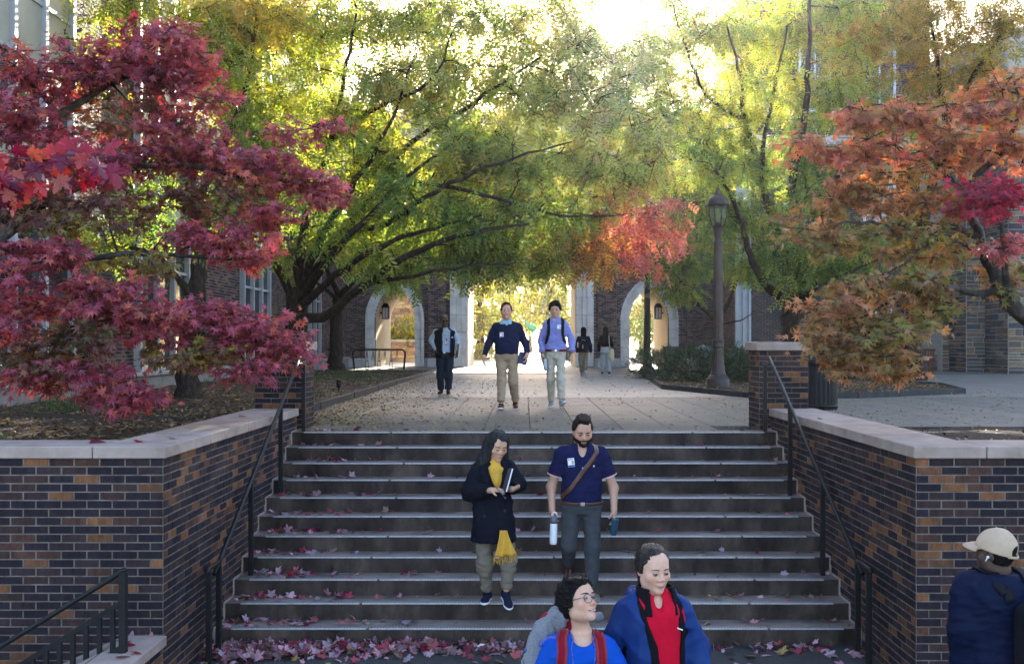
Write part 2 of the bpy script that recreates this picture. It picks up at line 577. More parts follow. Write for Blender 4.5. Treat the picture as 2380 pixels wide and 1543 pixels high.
# ---- planting beds
def hf_left(X, Y):
    return .07 + .15 * np.clip((16 - Y) / 5, 0, 1) + .05 * np.clip((-X - 3.6) / 3, 0, 1) + .025 * wob(X, Y, 1.4)
sheet('planting_bed', -8.6, -3.56, 9.1, 39.0, 0, 'soil', 50, 150, hf_left)
def hf_right(X, Y):
    return .10 + .12 * np.clip((12.4 - Y) / 2, 0, 1) + .02 * wob(X, Y, 2.3)
sheet('planting_bed', 3.85, 14, 9.1, 12.75, 0, 'soil', 60, 30, hf_right)
BED = [(4.35, 38), (3.5, 25.8), (4.75, 21.7), (7.0, 21.5), (10.1, 23.5), (11.0, 27), (9.4, 34), (7.5, 38.2)]
mb = MB().prism(BED, -.03, .075)
mb.build('planting_bed', 'soil')['kind'] = 'structure'
def edging(pts, h, label):
    r = thing('bed_edging', label, 'edging')
    pts = [Vector((*p, 0)) for p in pts]
    for i in range(len(pts) - 1):
        d = (pts[i + 1] - pts[i])
        n = Vector((-d.y, d.x, 0)).normalized() * .04
        L = d.length
        k = max(1, int(L / 3.2))
        for q in range(k):
            a = pts[i] + d * (q / k + .002)
            b_ = pts[i] + d * ((q + 1) / k - .002)
            mb = MB()
            V = [a - n, b_ - n, b_ + n, a + n]
            c = .9
            W = [a - n * c, b_ - n * c, b_ + n * c, a + n * c]
            mb.add([(*v.xy, -.02) for v in V] + [(*v.xy, h - .01) for v in V] + [(*v.xy, h) for v in W],
                   [(0, 1, 5, 4), (1, 2, 6, 5), (2, 3, 7, 6), (3, 0, 4, 7), (4, 5, 9, 8), (5, 6, 10, 9), (6, 7, 11, 10), (7, 4, 8, 11), (8, 9, 10, 11)])
            mb.build('edging_board', 'edging', r)
edging([(-3.57, 14.27), (-3.57, 39.0), (-8.7, 39.4)], .13, 'long dark edging kerb of the leaf-strewn bed left of the walkway')
edging(BED + BED[:1], .12, 'dark edging kerb around the island bed with the lamp post')
edging([(3.9, 12.8), (14, 12.8)], .11, 'dark edging behind the soil bed at the right stone coping')

# ---- stairs
st = thing('stairs', 'wide flight of eleven stained concrete steps with metal nosings', 'stairs')
GAPS = [-2.86, -1.60, .35, 2.30, 3.12]
m, nt, b = new_mat('nosing')
b.inputs['Base Color'].default_value = (.5, .5, .53, 1)
b.inputs['Metallic'].default_value = .7
b.inputs['Roughness'].default_value = .36
tc = nd(nt, 'ShaderNodeTexCoord')
mp = nd(nt, 'ShaderNodeMapping')
mp.inputs['Rotation'].default_value = (0, 0, R(45))
nt.links.new(tc.outputs['Object'], mp.inputs[0])
ck = nd(nt, 'ShaderNodeTexChecker')
ck.inputs['Scale'].default_value = 48
nt.links.new(mp.outputs[0], ck.inputs['Vector'])
cmx = nd(nt, 'ShaderNodeMix', data_type='RGBA')
cmx.inputs[6].default_value = (.16, .16, .17, 1)
cmx.inputs[7].default_value = (.42, .42, .45, 1)
nt.links.new(ck.outputs[1], cmx.inputs[0])
nt.links.new(cmx.outputs[2], b.inputs['Base Color'])
bp = nd(nt, 'ShaderNodeBump')
bp.inputs['Strength'].default_value = .6
nt.links.new(ck.outputs[1], bp.inputs['Height'])
nt.links.new(bp.outputs[0], b.inputs['Normal'])
for k in range(NST):
    y0, z = TOPY - k * TREAD, -k * RISE
    mb = MB().box(LX + .012, RX - .012, y0, 13.62 if k == 0 else y0 + TREAD + .06, z - RISE - .04, z, .008)
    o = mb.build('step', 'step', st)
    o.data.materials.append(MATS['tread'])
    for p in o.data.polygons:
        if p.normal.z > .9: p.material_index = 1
    jit = (k * .37) % .25 - .12
    for a, c in zip(GAPS[:-1], GAPS[1:]):
        a2 = a + .012 + (jit if a > -2.8 else 0)
        c2 = c - .012 + (jit if c < 3.1 else 0)
        nb = MB().box(a2, c2, y0 + .004, y0 + .078, z - .004, z + .0035)
        n_ = nb.build('nosing_strip', 'nosing', o)
        lip = MB().box(a2, c2, y0 - .005, y0 + .010, z - .010, z + .0050, .004)
        lip.build('nosing_lip', 'alu', o)
    # filler mortar at the wall ends
for side, xx in (('l', LX), ('r', RX)):
    mb = MB()
    for k in range(NST):
        y0, z = TOPY - k * TREAD, -k * RISE
        s_ = 1 if side == 'l' else -1
        mb.box(xx, xx + s_ * .02, y0 + .003, y0 + TREAD, z - .02, z + .012)
        mb.box(xx, xx + s_ * .02, y0 - .008, y0 + .012, z - RISE, z + .010)
    mb.build('mortar_fillet', 'coping', st)

# ---- retaining walls with coping
def stair_z(y):
    if y < TOPY - 10 * TREAD: return LOWZ
    return -math.ceil(max(0, (TOPY - y) / TREAD)) * RISE
def coping_slab(parent, x0, x1, y0, y1, j=.004):
    MB().box(x0 + j, x1 - j, y0 + j, y1 - j, COPB, COPZ, .007).build('coping_slab', 'coping', parent)
BL, BH = .213, .0703
for s_ in (-1, 1):
    fx = LX if s_ < 0 else RX
    w = thing('brick_wall', 'dark brick retaining wall with pink stone coping left of the stairs' if s_ < 0 else
              'dark brick retaining wall with pink stone coping right of the stairs, behind the man in the cap', 'wall')
    far = s_ * 11.5
    mb = MB()
    mb.box(fx, fx + s_ * .5, WY + .5, 13.62, LOWZ - .05, COPB - .004)
    mb.box(fx, far, WY, WY + .5, LOWZ - .05, COPB - .003)
    mb.build('wall_core', 'mortar', w)
    recs = []
    if s_ < 0:
        recs += brick_face((far, WY), (1, 0), fx - far, LOWZ, COPB, BL, BH, shift=-(fx - far) % BL)
        recs += brick_face((fx, WY), (0, 1), 13.6 - WY, LOWZ, COPB, BL, BH, skip=lambda u, z: z < stair_z(WY + u) - .05, shift=BL / 2)
    else:
        recs += brick_face((fx, WY), (1, 0), far - fx, LOWZ, COPB, BL, BH)
        recs += brick_face((fx, 13.6), (0, -1), 13.6 - WY, LOWZ, COPB, BL, BH, skip=lambda u, z: z < stair_z(13.6 - u) - .05, shift=(-(13.6 - WY) + BL / 2) % BL)
    build_bricks(w, recs)
    a, c = sorted((fx - s_ * .035, fx + s_ * .58))
    ys = [WY - .04, 9.77 if s_ < 0 else 9.66, 11.12, 13.59]
    for p, q in zip(ys[:-1], ys[1:]):
        coping_slab(w, a, c, p, q)
    e = fx + s_ * .58
    while abs(e) < 11:
        coping_slab(w, min(e, e + s_ * 1.5), max(e, e + s_ * 1.5), WY - .04, WY + .57)
        e += s_ * 1.5
    # pillar at the stair head
    pxa, pxb = ((-3.58, -2.93) if s_ < 0 else (3.13, 3.78))
    p = thing('brick_pillar', 'square brick pillar with stone cap at the left head of the stairs, beside the maple' if s_ < 0 else
              'square brick pillar with stone cap at the right head of the stairs, beside the slatted bin', 'pillar')
    MB().box(pxa, pxb, 13.62, 14.25, -.4, 1.055).build('pillar_core', 'mortar', p)
    L2 = (pxb - pxa) / 3
    recs = brick_face((pxa, 13.62), (1, 0), pxb - pxa, -.07, 1.055, L2, BH)
    recs += brick_face((pxa, 14.25), (0, -1), .63, -.07, 1.055, .21, BH, shift=.105)
    recs += brick_face((pxb, 13.62), (0, 1), .63, -.07, 1.055, .21, BH, shift=.105)
    build_bricks(p, recs)
    MB().box(pxa - .045, pxb + .045, 13.57, 14.30, 1.055, 1.17, .008).build('cap_stone', 'coping', p)

# ---- low stone ledge and railing, bottom left
lg = thing('stone_ledge', 'low pale stone ledge with sloping cheek at the foot of the left brick wall', 'ledge')
MB().box(-3.34, -2.985, 7.70, 8.555, -1.372, -1.286, .006).build('ledge_slab', 'coping', lg)
MB().box(-3.36, -3.02, 7.74, 8.56, LOWZ - .01, -1.374).build('ledge_base', 'mortar', lg)
mb = MB()
V = []
for y in (7.72, 8.55):
    V += [(-3.345, y, -1.372), (-3.345, y, -1.288), (-4.28, y, LOWZ + .07), (-4.28, y, LOWZ - .02)]
mb.add(V, [(0, 1, 2, 3), (7, 6, 5, 4), (1, 5, 6, 2), (0, 3, 7, 4), (2, 6, 7, 3)])
mb.build('sloped_coping', 'coping', lg)
recs = brick_face((-3.02, 7.74), (0, 1), .81, LOWZ, -1.374, .21, BH)
build_bricks(lg, recs)
rl = thing('railing', 'black metal railing with square balusters, bottom left corner', 'railing')
ry = 8.08
def rz(x): return (x + 3.16) * .616
top = [(-3.14, ry, -.642), (-3.17, ry, -.640)] + [(x, ry, -.635 + rz(x) - .008) for x in (-3.25, -3.7, -4.3, -4.6)]
MB().tube(smooth_path(top, 3), .021, 10).build('top_rail', 'black_metal', rl, smooth=True)
MB().box(-3.19, -3.135, ry - .028, ry + .028, -1.286, -.65, .004).build('post', 'black_metal', rl)
for nm, dz, hh in (('mid_rail', -.88, .022), ('bottom_rail', -1.235, .022)):
    mb = MB()
    V = []
    for x in (-3.19, -4.6):
        z = dz + rz(x)
        V += [(x, ry - .022, z - hh), (x, ry + .022, z - hh), (x, ry + .022, z + hh), (x, ry - .022, z + hh)]
    mb.add(V, [(0, 1, 5, 4), (1, 2, 6, 5), (2, 3, 7, 6), (3, 0, 4, 7), (0, 3, 2, 1), (4, 5, 6, 7)])
    mb.build(nm, 'black_metal', rl)
x = -3.245
while x > -4.5:
    MB().box(x - .017, x + .017, ry - .016, ry + .016, -1.23 + rz(x), -.885 + rz(x)).build('baluster', 'black_metal', rl)
    x -= .105
# ---- stair handrails
for s_ in (-1, 1):
    hx = -2.885 if s_ < 0 else 3.155
    h = thing('handrail', 'black pipe handrail with square posts along the left stair wall' if s_ < 0 else
              'black pipe handrail with square posts along the right stair wall', 'handrail')
    ypts = [(9.33, -.935), (9.36, -.915), (9.68, -.908), (9.78, -.868), (12.95, .845), (13.06, .878), (13.42, .880)]
    if s_ > 0: ypts[-1] = (13.5, .880)
    p = smooth_path([(hx, a, c) for a, c in ypts], 4)
    MB().tube(p, .0225, 10).build('rail', 'black_metal', h, smooth=True)
    def railz(y): return np.interp(y, [a for a, c in ypts], [c for a, c in ypts])
    for y in (9.37, 9.68, 10.82, 12.14, 13.40):
        MB().box(hx - .024, hx + .024, y - .024, y + .024, stair_z(y) + (0 if y < 13 else 0), railz(y) - .012, .004).build('post', 'black_metal', h)

# ---- gatehouse --------------------------------------------------------------
gate = thing('gatehouse', 'brick gatehouse with a wide central passage and pointed stone arches', 'gatehouse')
GH, GD = 12.2, 6.0  # wall raised higher so its shadow covers the walkway
AR = [(-7.30, -5.33), (5.15, 7.08)]
SPR = 2.27
CO0, CO1, COZ = -2.76, 2.54, 5.0        # central opening
def arch_curve(x0, x1, off=0.0, n=12):
    """equilateral pointed arch, left springing to right springing, widened by off"""
    w = x1 - x0
    rad = w + off
    L = [(x1 - rad * math.cos(t), SPR + rad * math.sin(t)) for t in np.linspace(0, math.acos((w / 2) / rad), n)]
    Rr = [(x0 + x1 - x, z) for x, z in reversed(L)]
    return L, Rr
def wall_with_openings(mb, y0, y1, xa, xb, ztop):
    cur = xa
    ops = [(AR[0], 'a'), ((CO0, CO1), 'c'), (AR[1], 'a')]
    for (o0, o1), kind in ops:
        mb.box(cur, o0, y0, y1, -.02, ztop)
        if kind == 'c':
            mb.box(o0, o1, y0, y1, COZ, ztop)
        else:
            L, Rr = arch_curve(o0, o1)
            pts = L + Rr[1:]
            V, F = [], []
            for (x, z) in pts:
                V += [(x, y0, z), (x, y0, ztop), (x, y1, z), (x, y1, ztop)]
            for i in range(len(pts) - 1):
                q, r_ = 4 * i, 4 * (i + 1)
                F += [(q, r_, r_ + 1, q + 1), (q + 2, q + 3, r_ + 3, r_ + 2), (q, q + 2, r_ + 2, r_)]
            mb.add(V, F)
        cur = o1
    mb.box(cur, xb, y0, y1, -.02, ztop)
GXA, GXB = -8.75, 10.9
mb = MB()
wall_with_openings(mb, GY, GY + .45, GXA, GXB, GH)
mb.build('wall_core', 'mortar_far', gate)
mb = MB()
wall_with_openings(mb, GY + GD - .45, GY + GD, GXA, GXB, GH)
# tunnel linings
for (o0, o1) in AR:
    L, Rr = arch_curve(o0, o1)
    pts = [(o0, -.02)] + L + Rr[1:] + [(o1, -.02)]
    V, F = [], []
    for (x, z) in pts:
        V += [(x, GY + .452, z), (x, GY + GD - .452, z)]
    for i in range(len(pts) - 1):
        F.append((2 * i, 2 * i + 2, 2 * i + 3, 2 * i + 1))
    mb.add(V, F)
mb.box(CO0 - .3, CO0 - .002, GY + .453, GY + GD - .453, -.02, COZ)
mb.box(CO1 + .002, CO1 + .3, GY + .453, GY + GD - .453, -.02, COZ)
mb.box(CO0 - .3, CO1 + .3, GY + .453, GY + GD - .453, COZ + .002, COZ + .3)
mb.box(GXA, GXB, GY - .1, GY + GD + .1, GH, GH + .25)
mb.build('passage_lining', 'cream', gate)
OPS = [(o0 - .47, o1 + .47) for o0, o1 in AR]
def gskip(u, z):
    x = GXA + u
    for (o0, o1) in AR:
        if o0 - .43 < x < o1 + .43:
            if z < SPR: return True
            w = o1 - o0
            if max(math.hypot(x - o1, z - SPR) if x < (o0 + o1) / 2 else 0, math.hypot(x - o0, z - SPR) if x >= (o0 + o1) / 2 else 0) < w + .43: return True
    if CO0 - .86 < x < CO1 + .86 and z < COZ + .5: return True
    for wx in WINX:
        if abs(x - wx) < .78 and 6.0 < z < 8.2: return True
    return z < .42 or z > 9.6
WINX = (-6.3, -2.8, 0, 2.8, 6.1)
recs = brick_face((GXA, GY), (1, 0), GXB - GXA, 0, GH, .25, .084, skip=gskip, colset=FAR_COLS, joint=.014)
# pilaster strips between the openings stand proud
PIL = [(-4.66, -3.80), (3.62, 4.50), (7.95, 8.25)]
for a, c in PIL:
    MB().box(a, c, GY - .22, GY - .001, 0, 5.9).build('pilaster', 'mortar_far', gate)
for a, c in PIL:
    recs += brick_face((a, GY - .22), (1, 0), c - a, .42, 5.88, .25, .084, colset=FAR_COLS, joint=.014)
    recs += brick_face((a, GY - .0), (0, -1), .22, .42, 5.88, .22, .084, colset=FAR_COLS, joint=.014)
    recs += brick_face((c, GY - .22), (0, 1), .22, .42, 5.88, .22, .084, colset=FAR_COLS, joint=.014)
build_bricks(gate, recs, out=.010, cheap=True)
cuts = [GXA] + [v for o in ((AR[0][0] - .46, AR[0][1] + .46), (CO0 - .9, CO1 + .9), (AR[1][0] - .46, AR[1][1] + .46)) for v in o] + [GXB]
for a, c in zip(cuts[0::2], cuts[1::2]):
    MB().box(a, c, GY - .10, GY + .1, -.02, .42, .02).build('plinth', 'lime', gate, col=(.72, .72, .74))
for a, c in PIL:
    MB().box(a - .04, c + .04, GY - .3, GY - .1, -.02, .43, .02).build('plinth', 'lime', gate, col=(.72, .72, .74))
# arch stones
for (o0, o1) in AR:
    for dy, off0, off1, y0 in ((0, .0, .30, GY - .05), (1, .302, .45, GY - .12)):
        hs = [.02, .48, .93, 1.38, 1.83, SPR]
        for side in (0, 1):
            for a, c in zip(hs[:-1], hs[1:]):
                xs = (o0 - off1, o0 - off0) if side == 0 else (o1 + off0, o1 + off1)
                k = random.uniform(.9, 1.06)
                mb = MB().box(xs[0], xs[1], y0, GY + .44, a + .006, c - .006, .012)
                mb.build('arch_stone', 'lime', gate, col=(k, k, k))
        Li, Ri = arch_curve(o0, o1, off0, 13)
        Lo, Ro = arch_curve(o0, o1, off1, 13)
        for I, O in ((Li, Lo), (Ri, Ro)):
            for q in range(0, 12, 4):
                V, F = [], []
                for t in range(q, q + 5):
                    sh = .02 if t == q else (-.02 if t == q + 4 else 0)
                    for (p, yy) in ((I[t], y0), (O[t], y0), (O[t], GY + .44), (I[t], GY + .44)):
                        V.append((p[0], yy, p[1] ))
                n = 5
                for t in range(4):
                    a = 4 * t
                    for e in range(4):
                        F.append((a + e, a + (e + 1) % 4, a + 4 + (e + 1) % 4, a + 4 + e))
                F += [(0, 3, 2, 1), (16, 17, 18, 19)]
                k = random.uniform(.88, 1.08)
                MB().add(V, F).build('arch_stone', 'lime', gate, col=(k, k, k))
# central jambs: stacked blocks with a moulded, stepped profile
for (xe, s_) in ((CO0, -1), (CO1, 1)):
    z = .02
    while z < COZ + .4:
        zz = min(z + .84, COZ + .42)
        for a, c, yy in ((0, .30, GY - .10), (.302, .52, GY - .22), (.522, .84, GY - .32)):
            k = random.uniform(.9, 1.06)
            x0, x1 = sorted((xe + s_ * a, xe + s_ * c))
            MB().box(x0, x1, yy, GY + .44, z + .006, zz - .006, .012).build('jamb_stone', 'lime', gate, col=(k, k, k))
        z = zz
for i in range(5):
    a = CO0 + (CO1 - CO0) * i / 5
    MB().box(a + .005, a + (CO1 - CO0) / 5 - .005, GY - .1, GY + .44, COZ - .28, COZ + .42, .012).build('lintel_stone', 'lime', gate, col=(.95, .93, .92))
for wx in WINX:
    f = MB()
    for a, c, z0, z1 in ((-.75, -.66, 6.05, 8.15), (.66, .75, 6.05, 8.15), (-.66, .66, 8.05, 8.15), (-.66, .66, 6.05, 6.15), (-.03, .03, 6.15, 8.05), (-.66, -.032, 7.3, 7.36), (.032, .66, 7.3, 7.36)):
        f.box(wx + a, wx + c, GY - .05, GY + .05, z0, z1)
    w = f.build('window', 'white_frame', gate)
    MB().box(wx - .66, wx + .66, GY - .012, GY - .004, 6.15, 8.05).build('pane', 'glass', w)

# lanterns in the two arched passages
def lantern(x, y, z, side, label):
    t = thing('wall_lantern', label, 'lantern', (x, y, z), 0, 'lanterns in the arched passages')
    MB().prism([(-.17, -.17), (.17, -.17), (.17, .17), (-.17, .17)], -.38, -.34).build('base', 'black_metal', t)
    mb = MB()
    for a in (-.15, .15):
        for c in (-.15, .15):
            mb.box(a - .02, a + .02, c - .02, c + .02, -.34, .2)
    mb.box(-.012, .012, -.165, -.15, -.34, .2)
    mb.build('cage', 'black_metal', t)
    MB().box(-.135, .135, -.135, .135, -.335, .195).build('glass_body', 'lamp_glass', t)
    mb = MB()
    mb.add([(-.21, -.21, .2), (.21, -.21, .2), (.21, .21, .2), (-.21, .21, .2), (-.09, -.09, .42), (.09, -.09, .42), (.09, .09, .42), (-.09, .09, .42)],
           [(0, 3, 2, 1), (4, 5, 6, 7), (0, 1, 5, 4), (1, 2, 6, 5), (2, 3, 7, 6), (3, 0, 4, 7)])
    mb.build('hood', 'black_metal', t)
    MB().box(0, side * .33, -.025, .025, -.1, -.04).build('bracket', 'black_metal', t)
lantern(AR[0][0] + .33, GY + 1.6, 2.75, -1, 'dark wall lantern hanging inside the left pointed arch')
lantern(AR[1][1] - .33, GY + 1.6, 2.75, 1, 'dark wall lantern hanging inside the right pointed arch')

# ---- left wing --------------------------------------------------------------
lw = thing('brick_building', 'tall brick building with grey window bays behind the red maple', 'building')
WX = -8.72
BAYS = [(15.0, 19.5), (22.9, 26.2), (31.4, 34.6), (40.2, 43.2)]
LH = 15.0
mb = MB()
mb.box(WX - .4, WX, 9.0, GY, -.02, LH)
mb.build('wall_core', 'mortar_far', lw)
mb = MB().box(WX, WX + .16, 9.0, GY, -.02, .40, .02)
mb.build('plinth', 'lime', lw, col=(.42, .42, .44))
mb = MB().box(WX, WX + .22, 9.0, GY, .401, .50, .02)
mb.build('plinth_ledge', 'lime', lw, col=(.6, .6, .62))
def lskip(u, z):
    y = 13.0 + u
    if any(a - .02 < y < c + .02 for a, c in BAYS): return True
    return z < .5 or z > 9.5 or (y > 36 and z > 6.5)
recs = brick_face((WX, 13.0), (0, 1), GY - 13.0, .5, 9.44, .25, .081, skip=lskip, colset=FAR_COLS, joint=.013)
build_bricks(lw, recs, out=.010, cheap=True)
def bay(parent, a, c, zt, fx, panels):
    """window bay on the left wing, projecting towards +x"""
    bw = MB()
    n = max(2, round((c - a) / 1.05))
    st_ = (c - a) / n
    for i in range(n + 1):
        y = a + i * st_
        bw.box(WX, WX + .17, y - .055, y + .055, .5, zt)
    for z in (.55, 1.7, 2.9, 4.1, 4.9, 6.1, 7.2, 8.4, 9.6, 11):
        for i in range(n):
            bw.box(WX, WX + .12, a + i * st_ + .056, a + (i + 1) * st_ - .056, z - .035, z + .035)
    o = bw.build('window_bay', 'grey_frame', parent)
    for i in range(n):
        y0, y1 = a + i * st_ + .057, a + (i + 1) * st_ - .057
        for z0, z1 in ((.586, 1.664), (1.736, 2.864), (2.936, 4.064), (4.936, 6.064)):
            MB().box(WX + .02, WX + .05, y0, y1, z0, z1).build('pane', 'glass', o)
        for z0, z1 in ((4.136, 4.864), (6.136, 7.164), (7.236, 8.364), (8.436, 9.56), (9.64, 10.96)):
            MB().box(WX + .02, WX + .09, y0, y1, z0, z1).build('panel', 'panel', o)
for a, c in BAYS:
    bay(lw, a, c, 11, 0, 0)

# ---- right wing -------------------------------------------------------------
rw = thing('brick_building', 'brick building with white windows behind the wooden benches on the right', 'building')
RY = 44.4
MB().box(9.35, 17.6, RY, RY + 6, -.02, 16.5).build('wall_core', 'mortar_far', rw)
RWIN = [(15.9, 1.3, 3.4), (11.9, 4.9, 7.2), (15.4, 11.2, 14.2), (12.6, 11.2, 14.2), (15.4, 5.2, 8.2)]
def rskip(u, z):
    x = 9.35 + u
    return z < .35 or z > 15.9 or any(abs(x - a) < .72 and z0 < z < z1 for a, z0, z1 in RWIN) or (9.4 < z < 10.2)
recs = brick_face((9.35, RY), (1, 0), 8.25, 0, 16.4, .25, .084, skip=rskip, colset=BRICK_COLS[:-2], joint=.014)
recs += brick_face((9.35, RY + 5.6), (0, -1), 5.6, 0, 10.9, .25, .084, colset=FAR_COLS, joint=.014)
build_bricks(rw, recs, out=.010, cheap=True)
MB().box(9.3, 17.6, RY - .08, RY - .001, -.02, .35, .02).build('plinth', 'lime', rw, col=(.5, .5, .52))
MB().box(9.3, 17.6, RY - .06, RY - .001, 9.42, 10.16, .02).build('stone_band', 'lime', rw, col=(.9, .9, .92))
for wx, z0, z1 in RWIN:
    f = MB()
    for a, c, p, q in ((-.7, -.6, z0, z1), (.6, .7, z0, z1), (-.6, .6, z1 - .1, z1), (-.6, .6, z0, z0 + .1), (-.035, .035, z0 + .1, z1 - .1), (-.6, -.037, (z0 + z1) / 2 - .03, (z0 + z1) / 2 + .03), (.037, .6, (z0 + z1) / 2 - .03, (z0 + z1) / 2 + .03)):
        f.box(wx + a, wx + c, RY - .07, RY + .03, p, q)
    w = f.build('window', 'white_frame', rw)
    MB().box(wx - .6, wx + .6, RY - .02, RY - .012, z0 + .1, z1 - .1).build('pane', 'glass', w)
# grey bay in the corner between gatehouse and right wing
cb = MB()
for a in (9.72, 10.02, 10.28):
    cb.box(a - .05 - .55, a + .05 - .55, RY - .30, RY - .10, .1, 9.2)
o = cb.build('window_bay', 'grey_frame', rw)
MB().box(9.17, 9.73, RY - .20, RY - .005, .1, 9.2).build('panel', 'grey_frame', o)

# ---- rubble stone building, far right ------------------------------------------
sb = thing('stone_building', 'rubble stone building with projecting buttresses at the far right', 'building')
STC = [(.10, .085, .075)] * 3 + [(.06, .06, .075)] * 4 + [(.17, .12, .075)] * 2 + [(.13, .095, .075)] * 2 + [(.20, .17, .13)]
faces = [((17.15, 42.0), (1, 0), 1.4), ((17.45, 42.0), (0, -1), 1.6), ((17.45, 40.4), (1, 0), 1.9), ((18.2, 40.4), (0, -1), 1.9), ((18.2, 38.5), (1, 0), 6.0)]
mb = MB()
mb.box(17.15, 26, 42.0, 46, -.02, 13)
mb.box(17.45, 26, 40.4, 41.999, -.02, 13)
mb.box(18.2, 26, 38.5, 40.399, -.02, 13)
mb.build('wall_core', 'mortar_pale', sb)
recs = []
for (o_, t_, ln) in faces:
    z = .0
    while z < 9:
        h = random.choice((.11, .15, .19, .24, .28))
        u = 0.0
        while u < ln - .06:
            w_ = min(random.uniform(.25, .75), ln - u)
            if ln - u - w_ < .12: w_ = ln - u
            hh = h
            if random.random() < .2 and h > .18:
                for q in (0, 1):
                    recs.append((o_[0] + t_[0] * (u + w_ / 2), o_[1] + t_[1] * (u + w_ / 2), z + h * (.25 + .5 * q), math.atan2(t_[1], t_[0]), round(w_ - .025, 2), h / 2 - .022, random.choice(STC)))
            else:
                recs.append((o_[0] + t_[0] * (u + w_ / 2), o_[1] + t_[1] * (u + w_ / 2), z + h / 2, math.atan2(t_[1], t_[0]), round(w_ - .025, 2), h - .025, random.choice(STC)))
            u += w_
        z += h
build_bricks(sb, recs, 'rubble', 300, 'stone', .02, True)
# ================================================================== trees
def tmpl_star(lobes=7):
    """palmate maple leaf: fan round the stalk end; local x = length, z = normal"""
    ang = np.linspace(-125, 125, lobes) * PI / 180
    rad = np.interp(np.abs(ang), [0, .8, 1.6, 2.2], [1, .92, .66, .36])
    V, F = [(0.0, 0.0, 0.0)], []
    pts = []
    for i in range(lobes):
        pts.append((rad[i] * math.cos(ang[i]), rad[i] * math.sin(ang[i]), -.10 * rad[i] ** 2))
        if i < lobes - 1:
            a = (ang[i] + ang[i + 1]) / 2
            r = .36 * min(rad[i], rad[i + 1]) + .06
            pts.append((r * math.cos(a), r * math.sin(a), .03))
    V += pts
    F = [(0, i, i + 1) for i in range(1, len(pts))]
    V = np.array(V)
    V[:, 0] += .1
    return V, np.array(F)
def tmpl_compound(pairs=4, l=.34, w=.125):
    V, F = [], []
    for i in range(pairs):
        x = .12 + .72 * i / (pairs - 1)
        for s in (-1, 1):
            b = np.array([x, 0, -.12 * x * x])
            d = np.array([.62, s * .78, -.22])
            d /= np.linalg.norm(d)
            n = np.array([-d[1] * s, d[0] * s, 0]) * s
            k = len(V)
            V += [b, b + d * l * .45 + n * w * .5 + np.array([0, 0, .02]), b + d * l, b + d * l * .45 - n * w * .5 - np.array([0, 0, .02])]
            F.append((k, k + 1, k + 2, k + 3))
    return np.array(V), np.array(F)
def tmpl_leaf():
    return np.array([(0, 0, 0), (.45, .2, .03), (1, 0, -.06), (.45, -.2, .03)]), np.array([(0, 1, 2, 3)])
def tmpl_big():
    """five-lobed red maple leaf, toothed"""
    h = [(0, .0), (-.10, .18), (.02, .30), (-.08, .52), (.10, .44), (.16, .50), (.22, .34), (.30, .36), (.38, .66), (.46, .58), (.60, .84), (.60, .60), (.70, .56),
         (.56, .38), (.52, .24), (.66, .26), (.74, .36), (.80, .20), (.92, .20), (1.14, 0)]
    pts = [(x, y) for x, y in h] + [(x, -y) for x, y in reversed(h[1:-1])]
    V = [(.38, 0, .03)] + [(x, y, -.16 * y * y - .06 * (x - .4) ** 2) for x, y in pts]
    n = len(pts)
    F = [(0, 1 + i, 1 + (i + 1) % n) for i in range(n)]
    return np.array(V), np.array(F)
def curled(t):
    V, F = t
    V = V.copy()
    V[:, 2] += .45 * V[:, 1] ** 2 + .25 * (V[:, 0] - .4) ** 2
    return V, F
T_STAR, T_STAR5, T_COMP, T_LEAF, T_BIG = tmpl_star(7), tmpl_star(5), tmpl_compound(), tmpl_leaf(), tmpl_big()

def scatter(tmpl, pos, axis, normal, scale, cols):
    """copies of a leaf template as plain arrays"""
    V0, F0 = tmpl
    n, k = len(pos), len(V0)
    X = axis / (np.linalg.norm(axis, axis=1)[:, None] + 1e-9)
    Z = normal - X * np.sum(normal * X, 1)[:, None]
    Z /= np.linalg.norm(Z, axis=1)[:, None] + 1e-9
    Y = np.cross(Z, X)
    s = np.broadcast_to(np.asarray(scale, float), (n,))[:, None, None]
    V = pos[:, None, :] + s * (V0[None, :, 0:1] * X[:, None] + V0[None, :, 1:2] * Y[:, None] + V0[None, :, 2:3] * Z[:, None])
    F = F0[None] + (np.arange(n) * k)[:, None, None]
    C = np.repeat(cols, k, axis=0)
    return V.reshape(-1, 3), F.reshape(-1, F0.shape[1]), C

